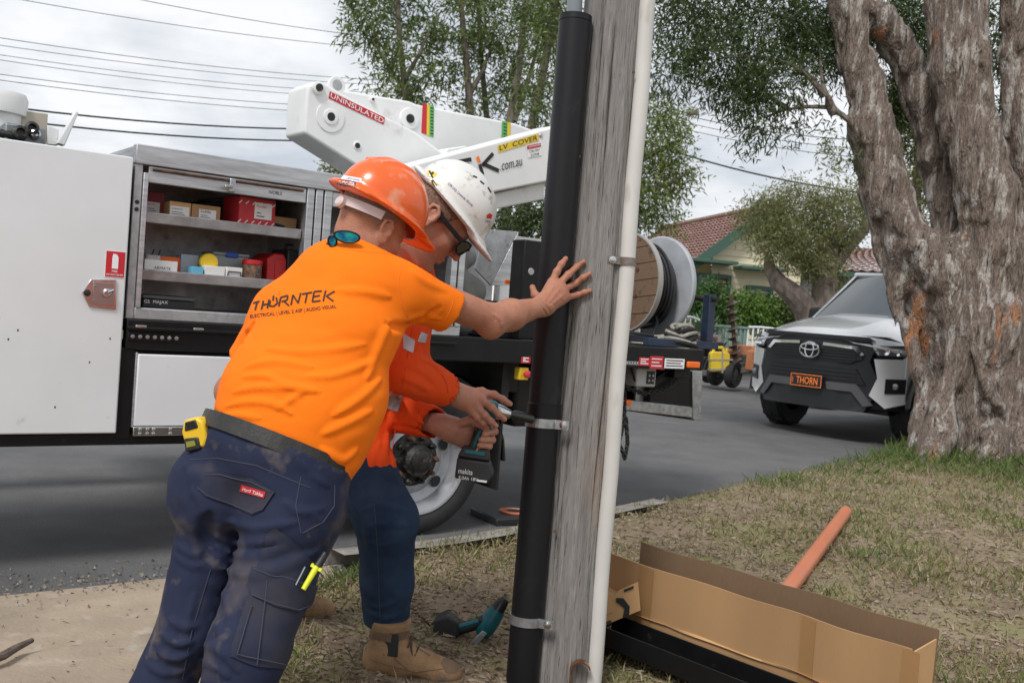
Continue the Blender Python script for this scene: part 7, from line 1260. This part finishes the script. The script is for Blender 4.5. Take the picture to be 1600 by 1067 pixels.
tube_tree('bush', 'dark green hedge plant behind the hopper and cable drum', None, [(820, 420), (820, 360)], 17, .08, .05, [(800, 345, 45, 26, 0, 70), (850, 335, 45, 26, 0, 70), (900, 350, 40, 30, 0, 50)], L_dark, .10, .03, 22, .12, cat='bush')
tube_tree('far_tree', 'tall pale tree far behind the paperbark trunks', None, [(1432, 420), (1432, 330), (1435, 200)], 36, .25, .12, [(1430, 250, 40, 60, 0, 90), (1450, 310, 40, 40, 0, 70), (1420, 180, 45, 50, 0, 70), (1300, 250, 14, 30, 0, 14)], L_mid, .22, .06, 18, .30)
# small paperbark on the far verge
M_pb = mat('paperbark', (.27, .205, .165), .92, col2=(.13, .098, .08), vscale=8, stretch=(3, 3, .5), bump=1.0, bscale=26, contrast=(.32, .68)); [setattr(n_d.inputs['Distance'], 'default_value', .05) for n_d in M_pb.node_tree.nodes if n_d.type == 'BUMP']; add_layer(M_pb, (.44, .40, .36), 4.5, .52, .62, stretch=(3, 3, .5), seed=2); add_layer(M_pb, (.42, .20, .10), 1.1, .61, .66, stretch=(2.2, 2.2, .55), seed=9); add_layer(M_pb, (.045, .035, .03), 13, .60, .70, stretch=(2, 2, .35), seed=4)
M_pb2 = mat('grey_paperbark', (.27, .22, .18), .9, col2=(.13, .10, .085), vscale=4, stretch=(3, 3, .8), bump=.8, bscale=14); tt = tube_tree('small_paperbark', 'rounded olive green paperbark tree with crooked trunk in front of the houses', None, [(1292, 505), (1290, 470), (1288, 420), (1296, 380), (1318, 350)], 15.5, .28, .12, [(1195, 340, 48, 36, 0, 120), (1250, 325, 60, 40, .3, 170), (1310, 345, 55, 45, 0, 150), (1225, 378, 50, 34, -.3, 110), (1275, 385, 55, 35, 0, 120), (1340, 310, 40, 30, .4, 70), (1262, 415, 40, 20, -.2, 40), (1300, 430, 18, 30, 0, 30)], L_mid, .075, .017, 26, .10, branches=[], bark=M_pb2, droop=.05)
o = np.array(tt.location); q = [(1272, 515, 0), (1258, 480, 0), (1238, 458, -.1), (1215, 440, -.1), (1203, 420, 0), (1200, 395, .1)]; MB().tube([at(x, y, 15.5+d)-o for x, y, d in q], [.24, .20, .17, .14, .10, .05], 10).build('limb', M_pb2, tt); q = [(1290, 430, 0), (1320, 390, .1), (1350, 360, .1), (1362, 320, .2)]; MB().tube([at(x, y, 15.5+d)-o for x, y, d in q], [.15, .12, .09, .05], 9).build('limb', M_pb2, tt)
# hedge and agave
for i, (bl, lm, lab) in enumerate((([(1112, 478, 30, 34, 0, 120), (1095, 490, 20, 24, 0, 50)], L_hedge2, 'dark green shrub by the window of the cream house'), ([(1160, 488, 36, 26, 0, 130), (1185, 492, 26, 22, 0, 80)], L_hedge, 'bright green clipped hedge in front of the cream house'), ([(1222, 492, 30, 24, .2, 110), (1250, 496, 30, 20, .2, 80)], leafmat('olive_hedge_leaves', [(.05, .085, .015), (.08, .12, .025), (.13, .16, .05)]), 'olive green clipped hedge beside the small paperbark trunk'))):
    tube_tree('hedge_bush', lab, None, [(bl[0][0], 520), (bl[0][0], 500)], 23.5, .08, .05, bl, lm, .10, .05, 24, .12, cat='hedge', droop=0)
ag = empty('agave', np.append(fpt(1098)[:2], zat(1098, 521)), 'spiky pale green agave growing above the brick wall', 'plant'); M_ag = mat('agave_green', (.16, .27, .13), .5, var=.2, vscale=8)
for i in range(22):
    a = i*2.4; e_ = .25+.6*((i*7) % 10)/10; L_ = .55; d_ = np.array([math.cos(a)*math.cos(e_*1.4), math.sin(a)*math.cos(e_*1.4), math.sin(e_*1.4)]); s_ = n_(np.cross(d_, [0, 0, 1])); MB().add([s_*.05, d_*L_*.5+s_*.07, d_*L_, d_*L_*.5-s_*.07, -s_*.05, d_*L_*.45-np.array([0, 0, .04])], [(0, 1, 5), (1, 2, 5), (2, 3, 5), (3, 4, 5), (4, 0, 5)]).build('leaf', M_ag, ag, sharp=None)
# ---------------------------------------------------------------- big paperbark on the verge
TD = 10.0; tb0 = gnd(1500, 712, .1); big = empty('paperbark_tree', (at(1510, 700, TD)[0], at(1510, 700, TD)[1], .08), 'large gnarled multi-trunked paperbark tree standing on the verge at the right', 'tree'); OB = np.array(big.location)
def T(x, y, d=0.0): return at(x, y, TD+d)
lo = np.minimum(T(1330, 720), T(1340, 300))-np.array([.5, .9, 0]); hi = np.array([T(1680, 300)[0]+.3, TD+1.2, T(1500, -60)[2]]); lo[2] = .0; lo[0] = T(1290, 0)[0]-.4
V = Vol(lo, hi, .025)
def chain_(pts, k=.12):
    for a, b in zip(pts[:-1], pts[1:]): V.cap(T(*a[:2], a[3] if len(a) > 3 else 0), T(*b[:2], b[3] if len(b) > 3 else 0), a[2], b[2], k)
chain_([(1530, 720, .72), (1530, 620, .54), (1522, 520, .54), (1505, 430, .46)], .2); chain_([(1560, 720, .7, .1), (1570, 600, .5, .1), (1565, 480, .42, .1)], .15)
chain_([(1490, 560, .32), (1448, 460, .27, -.1), (1412, 390, .24, -.1), (1385, 300, .225, -.1), (1362, 200, .205, -.05), (1343, 100, .175), (1325, 10, .165), (1308, -80, .155)], .08)
chain_([(1490, 450, .22, .2), (1474, 300, .175, .35), (1466, 250, .17, .38), (1455, 200, .165, .4), (1441, 150, .16, .4), (1421, 100, .15, .4), (1400, 65, .145, .38), (1375, 35, .14, .3), (1345, 5, .13, .2)], .09)
chain_([(1550, 600, .42, -.1), (1556, 480, .36, -.15), (1552, 390, .31, -.2), (1542, 300, .285, -.2), (1514, 200, .275, -.15), (1498, 100, .27, -.1), (1492, 0, .27), (1490, -80, .26)], .07)
chain_([(1600, 480, .3, .2), (1605, 330, .22, .2), (1592, 200, .165, .1), (1588, 80, .15, .1), (1590, -60, .14)], .06); chain_([(1640, 700, .55, .3), (1650, 500, .4, .3), (1660, 300, .3, .3)], .1)
chain_([(1395, 330, .16, -.2), (1440, 380, .17, -.35), (1480, 440, .16, -.42), (1500, 520, .14, -.45), (1490, 600, .10, -.5)], .05); chain_([(1378, 380, .08, -.1), (1398, 450, .075, -.15), (1424, 540, .08, -.25), (1445, 610, .09, -.3), (1440, 670, .12, -.35), (1422, 712, .10, -.4)], .04)
chain_([(1520, 545, .05, -.56), (1550, 620, .05, -.60), (1575, 660, .045, -.62)], .02); chain_([(1480, 600, .1, -.45), (1470, 680, .14, -.55), (1455, 720, .16, -.6)], .05); chain_([(1560, 620, .1, -.45), (1545, 690, .16, -.55), (1540, 720, .2, -.6)], .05)
chain_([(1356, 225, .03, -.1), (1335, 195, .045, -.1), (1305, 172, .04, -.1), (1275, 125, .035, -.2), (1250, 110, .03, -.2)], .02)
def bark(X, Y, Z):
    a = vnoise(X*2.2, Y*2.2, Z*.9, 51); b = vnoise(X*5+a, Y*5, Z*.9+a, 52); c = vnoise(X*11+b, Y*11, Z*2.2+a, 53); d = vnoise(X*22, Y*22, Z*8, 54); e = vnoise(X*3, Y*3, Z*6+2*a, 55)
    return .022*a+.050*np.minimum(1, np.abs(b)*3.2)+.026*np.minimum(1, np.abs(c)*3)+.009*d+.010*np.clip(e*5, -1, 1)-.058
V.disp(bark); v_, q_ = V.mesh(); me = vq_mesh('trunk', [(v_-OB, q_)], 0); smooth(link('trunk', me, M_pb, big, None)); sfk = Surf(vq_mesh('tmp5', [(v_, q_)], 0))
bl = [(1060, 40, 60, 55, .3, 60), (1130, 90, 70, 60, 0, 90), (1200, 50, 80, 60, .4, 100), (1260, 30, 70, 50, .6, 90), (1290, 90, 50, 45, .3, 60), (1215, 130, 60, 40, -.2, 60), (1150, 150, 50, 30, 0, 40), (1050, 110, 40, 40, 0, 30), (1100, 10, 90, 40, .4, 60), (1190, 190, 35, 28, -.2, 22), (1320, 60, 40, 60, .8, 50), (1410, 40, 70, 60, 1.3, 170), (1430, 140, 50, 60, 1.4, 120), (1570, 60, 60, 70, 1.2, 120), (1400, 170, 40, 40, 1.4, 60), (1460, 90, 40, 60, 1.2, 70), (1565, 190, 40, 40, 1.2, 36), (1450, 220, 24, 30, 1.2, 24), (1150, -40, 200, 50, .5, 110), (1345, 255, 16, 28, -.1, 8), (1300, 205, 14, 12, -.1, 4), (1168, 230, 10, 12, 0, 4), (1240, 195, 20, 16, 0, 8)]
P, Dv = clusters([(T(x, y, d), (rx*TD/1556, max(rx, ry)*.8*TD/1556, ry*TD/1556), n*1.08) for x, y, rx, ry, d, n in bl], 22, .09, .55); leaf_mesh('crown', P, Dv, .085*(.6+.8*rng.random(len(P))), .0165, L_dark, big, OB)
for pts in ([(1335, 195, -.1), (1300, 168, -.1), (1260, 167, -.1), (1225, 172, -.1), (1195, 185, 0)], [(1290, 150, -.2), (1262, 118, -.2), (1235, 100, 0), (1190, 88, 0), (1130, 90, 0), (1080, 60, 0)], [(1300, 170, -.1), (1285, 130, 0), (1280, 70, .2)], [(1345, 100, 0), (1300, 60, .3), (1240, 30, .4), (1160, 10, .3)], [(1440, 150, .8), (1420, 90, 1.1), (1410, 30, 1.3)], [(1230, 170, -.1), (1200, 150, 0), (1160, 148, 0), (1120, 130, .1)]):
    q = [T(*p)-OB for p in pts]; MB().tube(q, [.032*(1-.8*i/(len(q)-1)) for i in range(len(q))], 7).build('limb', M_gumbark, big)
# ---------------------------------------------------------------- grass and fallen leaves on the verge
def kerb_dist(P):
    d = np.full(len(P), 1e9); v = np.zeros(len(P))
    for i in range(0, len(KC)):
        w = P-KC[i]; q = (w**2).sum(1); m = q < d; d[m] = q[m]; v[m] = (w[m]@inw[i])
    return v
def scatter(n, r0, r1, a0, a1, seed):
    g_ = np.random.default_rng(seed); r = r0*np.exp(g_.random(n)*math.log(r1/r0)); a = rad(a0)+(rad(a1)-rad(a0))*g_.random(n); P = np.stack([r*np.sin(a), r*np.cos(a)], 1); v = kerb_dist(P); ok = (v > .06) & (edge(P) > XD-.02); P, v = P[ok], v[ok]; return P, verge_z(P, np.maximum(v, .13)), v, g_
vst = tag(bpy.data.objects.new('x', None), None); bpy.data.objects.remove(vst)
P, Z, vk, g_ = scatter(185000, 2.0, 15, -28, 44, 11)
tree_d = np.linalg.norm(P-OB[:2], axis=1); green = .5+.5*vnoise(P[:, 0]*1.5, P[:, 1]*1.5, P[:, 0]*0, 61)+.25*vnoise(P[:, 0]*5, P[:, 1]*5, P[:, 0]*0, 62)+np.clip(1.2-tree_d/3.9, 0, .9)-.03; pole_d = np.linalg.norm(P-np.array(root.location)[:2], axis=1)
bare = np.clip(1.25-pole_d/.75, 0, 1)*(P[:, 0] < .32)+np.clip(.8-np.abs(P[:, 0]+.35)/.45, 0, .75)*(P[:, 1] < 3.9); keep = g_.random(len(P)) < np.clip(green*.95-bare, .03, 1); P, Z, vk, tree_d, green = P[keep], Z[keep], vk[keep], tree_d[keep], green[keep]
n = len(P); hgt = (.018+.03*g_.random(n)**2)*(.7+.5*np.clip(green, 0, 1.5))+np.clip(1.0-tree_d/2.6, 0, 1)*.11*g_.random(n); hgt *= 1+.04*np.hypot(P[:, 0], P[:, 1]); d2_ = g_.normal(size=(n, 2))*.55; Dv = np.stack([d2_[:, 0], d2_[:, 1], np.ones(n)], 1); Dv /= np.linalg.norm(Dv, axis=1)[:, None]
L_gr = leafmat('grass_green', [(.09, .125, .03), (.15, .18, .05), (.24, .22, .09), (.33, .27, .14), (.42, .35, .20)], .25, .6); Z0 = np.zeros(3)
gm = green+.3*g_.random(n)+.25*vnoise(P[:, 0]*3, P[:, 1]*3, P[:, 0]*0, 77) > 1.02; wdt = .0028+.0006*np.hypot(P[:, 0], P[:, 1])
L_gg = leafmat('fresh_grass', [(.07, .12, .025), (.11, .17, .04), (.16, .21, .06), (.09, .13, .03)], .25, .6)
go = leaf_mesh('grass', np.column_stack([P, Z-.004])[~gm], Dv[~gm], hgt[~gm]*1.5, wdt[~gm], L_gr, None, Z0); tag(go, 'short patchy straw coloured dry grass on the verge', 'grass', kind='stuff')
go = leaf_mesh('grass', np.column_stack([P, Z-.004])[gm], Dv[gm], hgt[gm]*1.6, wdt[gm], L_gg, None, Z0); tag(go, 'fresh green grass in patches and round the paperbark base', 'grass', kind='stuff')
P, Z, vk, g_ = scatter(105000, 2.0, 14, -28, 44, 12); n = len(P); flat = g_.normal(size=(n, 3))*np.array([1, 1, .22]); flat /= np.linalg.norm(flat, axis=1)[:, None]
L_lit = leafmat('fallen_leaves', [(.12, .08, .05), (.22, .155, .10), (.32, .245, .165), (.18, .125, .08), (.29, .24, .19), (.36, .28, .19)], 0, .8); lo_ = leaf_mesh('leaf_litter', np.column_stack([P, Z+.006*g_.random(n)]), flat, (.016+.034*g_.random(n)**1.6)*(1+.03*np.hypot(P[:, 0], P[:, 1])), (.0045+.006*g_.random(n))*(1+.05*np.hypot(P[:, 0], P[:, 1])), L_lit, None, Z0); tag(lo_, 'brown fallen leaves and twigs scattered through the verge grass', 'leaf litter', kind='stuff')
gq = np.random.default_rng(15); P = np.stack([gq.uniform(-2.6, -.5, 500), gq.uniform(2.2, 5.2, 500)], 1); v = kerb_dist(P); ok = (v > -.35) & (edge(P) < XD+.1); P = P[ok]; n = len(P); flat = gq.normal(size=(n, 3))*np.array([1, 1, .12]); flat /= np.linalg.norm(flat, axis=1)[:, None]
q = leaf_mesh('drive_litter', np.column_stack([P, .006+.012*np.clip(kerb_dist(P), 0, 4)+.006]), flat, .012+.035*gq.random(n)**2, .004+.006*gq.random(n), L_lit, None, Z0); tag(q, 'sparse bits of leaf and twig on the concrete drive', 'leaf litter', kind='stuff')
gq = np.random.default_rng(16); P = np.stack([gq.uniform(0, 30, 9000), gq.uniform(-.2, 3.5, 9000)], 1); Q_ = np.array([KC[min(len(KC)-1, int(i))] for i in P[:, 0]*4+60]); nn_ = np.array([inw[min(len(KC)-1, int(i))] for i in P[:, 0]*4+60]); F2 = Q_-nn_*(ROADW+.35+np.abs(P[:, 1]))[:, None]; d2_ = gq.normal(size=(9000, 2))*.5; Dv = np.column_stack([d2_, np.ones(9000)]); Dv /= np.linalg.norm(Dv, axis=1)[:, None]
q = leaf_mesh('far_grass', np.column_stack([F2, np.full(9000, .1)]), Dv, .10+.18*gq.random(9000), .03, L_gr, None, Z0); tag(q, 'green and straw coloured grass on the far verge', 'grass', kind='stuff')
gq = np.random.default_rng(18); i_ = gq.integers(0, 100, 5000); vv = -.22*gq.random(5000)**1.3+.12*gq.random(5000); P = KC[i_]+inw[i_]*vv[:, None]+gq.normal(size=(5000, 2))*.08; P = P[(P[:, 0] < XD+.3) & (P[:, 0] > -4)]; n = len(P); dd = gq.normal(size=(n, 3)); dd /= np.linalg.norm(dd, axis=1)[:, None]
q = leaf_mesh('gravel', np.column_stack([P, np.full(n, .012)]), dd, .008+.016*gq.random(n)**2, .008+.012*gq.random(n), leafmat('gravel_stone', [(.10, .095, .09), (.22, .20, .17), (.32, .27, .21), (.16, .14, .12)], 0, .9), None, Z0); tag(q, 'loose gravel along the edge of the asphalt by the drive', 'gravel', kind='stuff')
# ---------------------------------------------------------------- overhead wires, far pole with street lamp
M_wire = mat('wire_black', (.03, .03, .032), .6); M_wire2 = mat('wire_grey', (.10, .11, .12), .5)
W_ = [((-60, 108, 20), (640, 170, 30), .008), ((-60, 117, 20), (640, 180, 30), .008), ((-40, 88, 20), (640, 155, 30), .007), ((-40, 80, 20), (640, 146, 30), .007), ((-60, 62, 20), (660, 135, 30), .007), ((-60, 50, 20), (660, 128, 30), .008), ((-60, 158, 15), (620, 199, 22), .016), ((-60, 178, 15), (620, 217, 22), .016), ((0, -6, 18), (720, 84, 28), .007), ((190, -6, 18), (760, 70, 28), .007), ((1000, 218, 22), (1420, 310, 18), .018), ((1010, 175, 26), (1420, 238, 20), .008), ((1010, 185, 26), (1420, 252, 20), .008), ((1040, 172, 26), (1420, 222, 20), .010), ((640, 165, 30), (1000, 195, 36), .008), ((640, 150, 30), (1000, 182, 36), .008)]
nm_ = ['first', 'second', 'third', 'fourth', 'fifth', 'sixth', 'seventh', 'eighth', 'ninth', 'tenth', 'eleventh', 'twelfth', 'thirteenth', 'fourteenth', 'fifteenth', 'sixteenth']
lab_ = ['thin overhead wire, sixth line down in the left sky', 'thin overhead wire, lowest of the thin lines in the left sky', 'thin overhead wire, fifth line down in the left sky', 'thin overhead wire, fourth line down in the left sky', 'thin overhead wire, third line down in the left sky', 'thin overhead wire, second line down in the left sky', 'thick black overhead cable, upper of the two above the white cabinet door', 'thick black overhead cable, lower of the two above the white cabinet door', 'thin overhead wire crossing the top left corner of the sky', 'short thin overhead wire at the very top left of the gum trees', 'thick black service cable sloping down towards the paperbark trunk', 'thin wire in the right sky, middle of three', 'thin wire in the right sky, lowest of three', 'thin wire in the right sky, highest of three', 'thin wire glimpsed low between the gum trunks', 'thin wire glimpsed high between the gum trunks']
for (a, b, r_), lb in zip(W_, lab_):
    A, B = at(*a), at(*b); o_ = tag(MB().tube([A+(B-A)*t-np.array([0, 0, 4*.18*t*(1-t)]) for t in np.linspace(0, 1, 14)], r_, 5).build('overhead_wire', M_wire if r_ > .009 else M_wire2, None), lb, 'wire', 'overhead wires')
fp = at(972, 300, 30); dp_ = empty('street_pole', fp*np.array([1, 1, 0]), 'far timber power pole with crossarm and street lamp behind the white conduit', 'power pole'); Of = np.array(dp_.location); MB().tube([(0, 0, 0), (0, 0, 9)], [.16, .12], 12).build('pole_shaft', M_pole, dp_); a = at(1024, 150, 30)-Of; MB().bar((-.9, .3, a[2]), (a[0], a[1], a[2]), .12, .14).build('crossarm', M_rust, dp_, .01); b = at(1072, 176, 30)-Of; c = at(1092, 173, 30)-Of
MB().tube([(0, 0, a[2]-1.2), (.8, .1, b[2]+.15), b], .03, 8).build('lamp_arm', M_galv, dp_); MB().tube([b, b+(c-b)*.3, b+(c-b)*.8, c], [.06, .13, .13, .05], 12).build('lamp_head', mat('lamp_head_grey', (.30, .29, .25), .5), dp_)
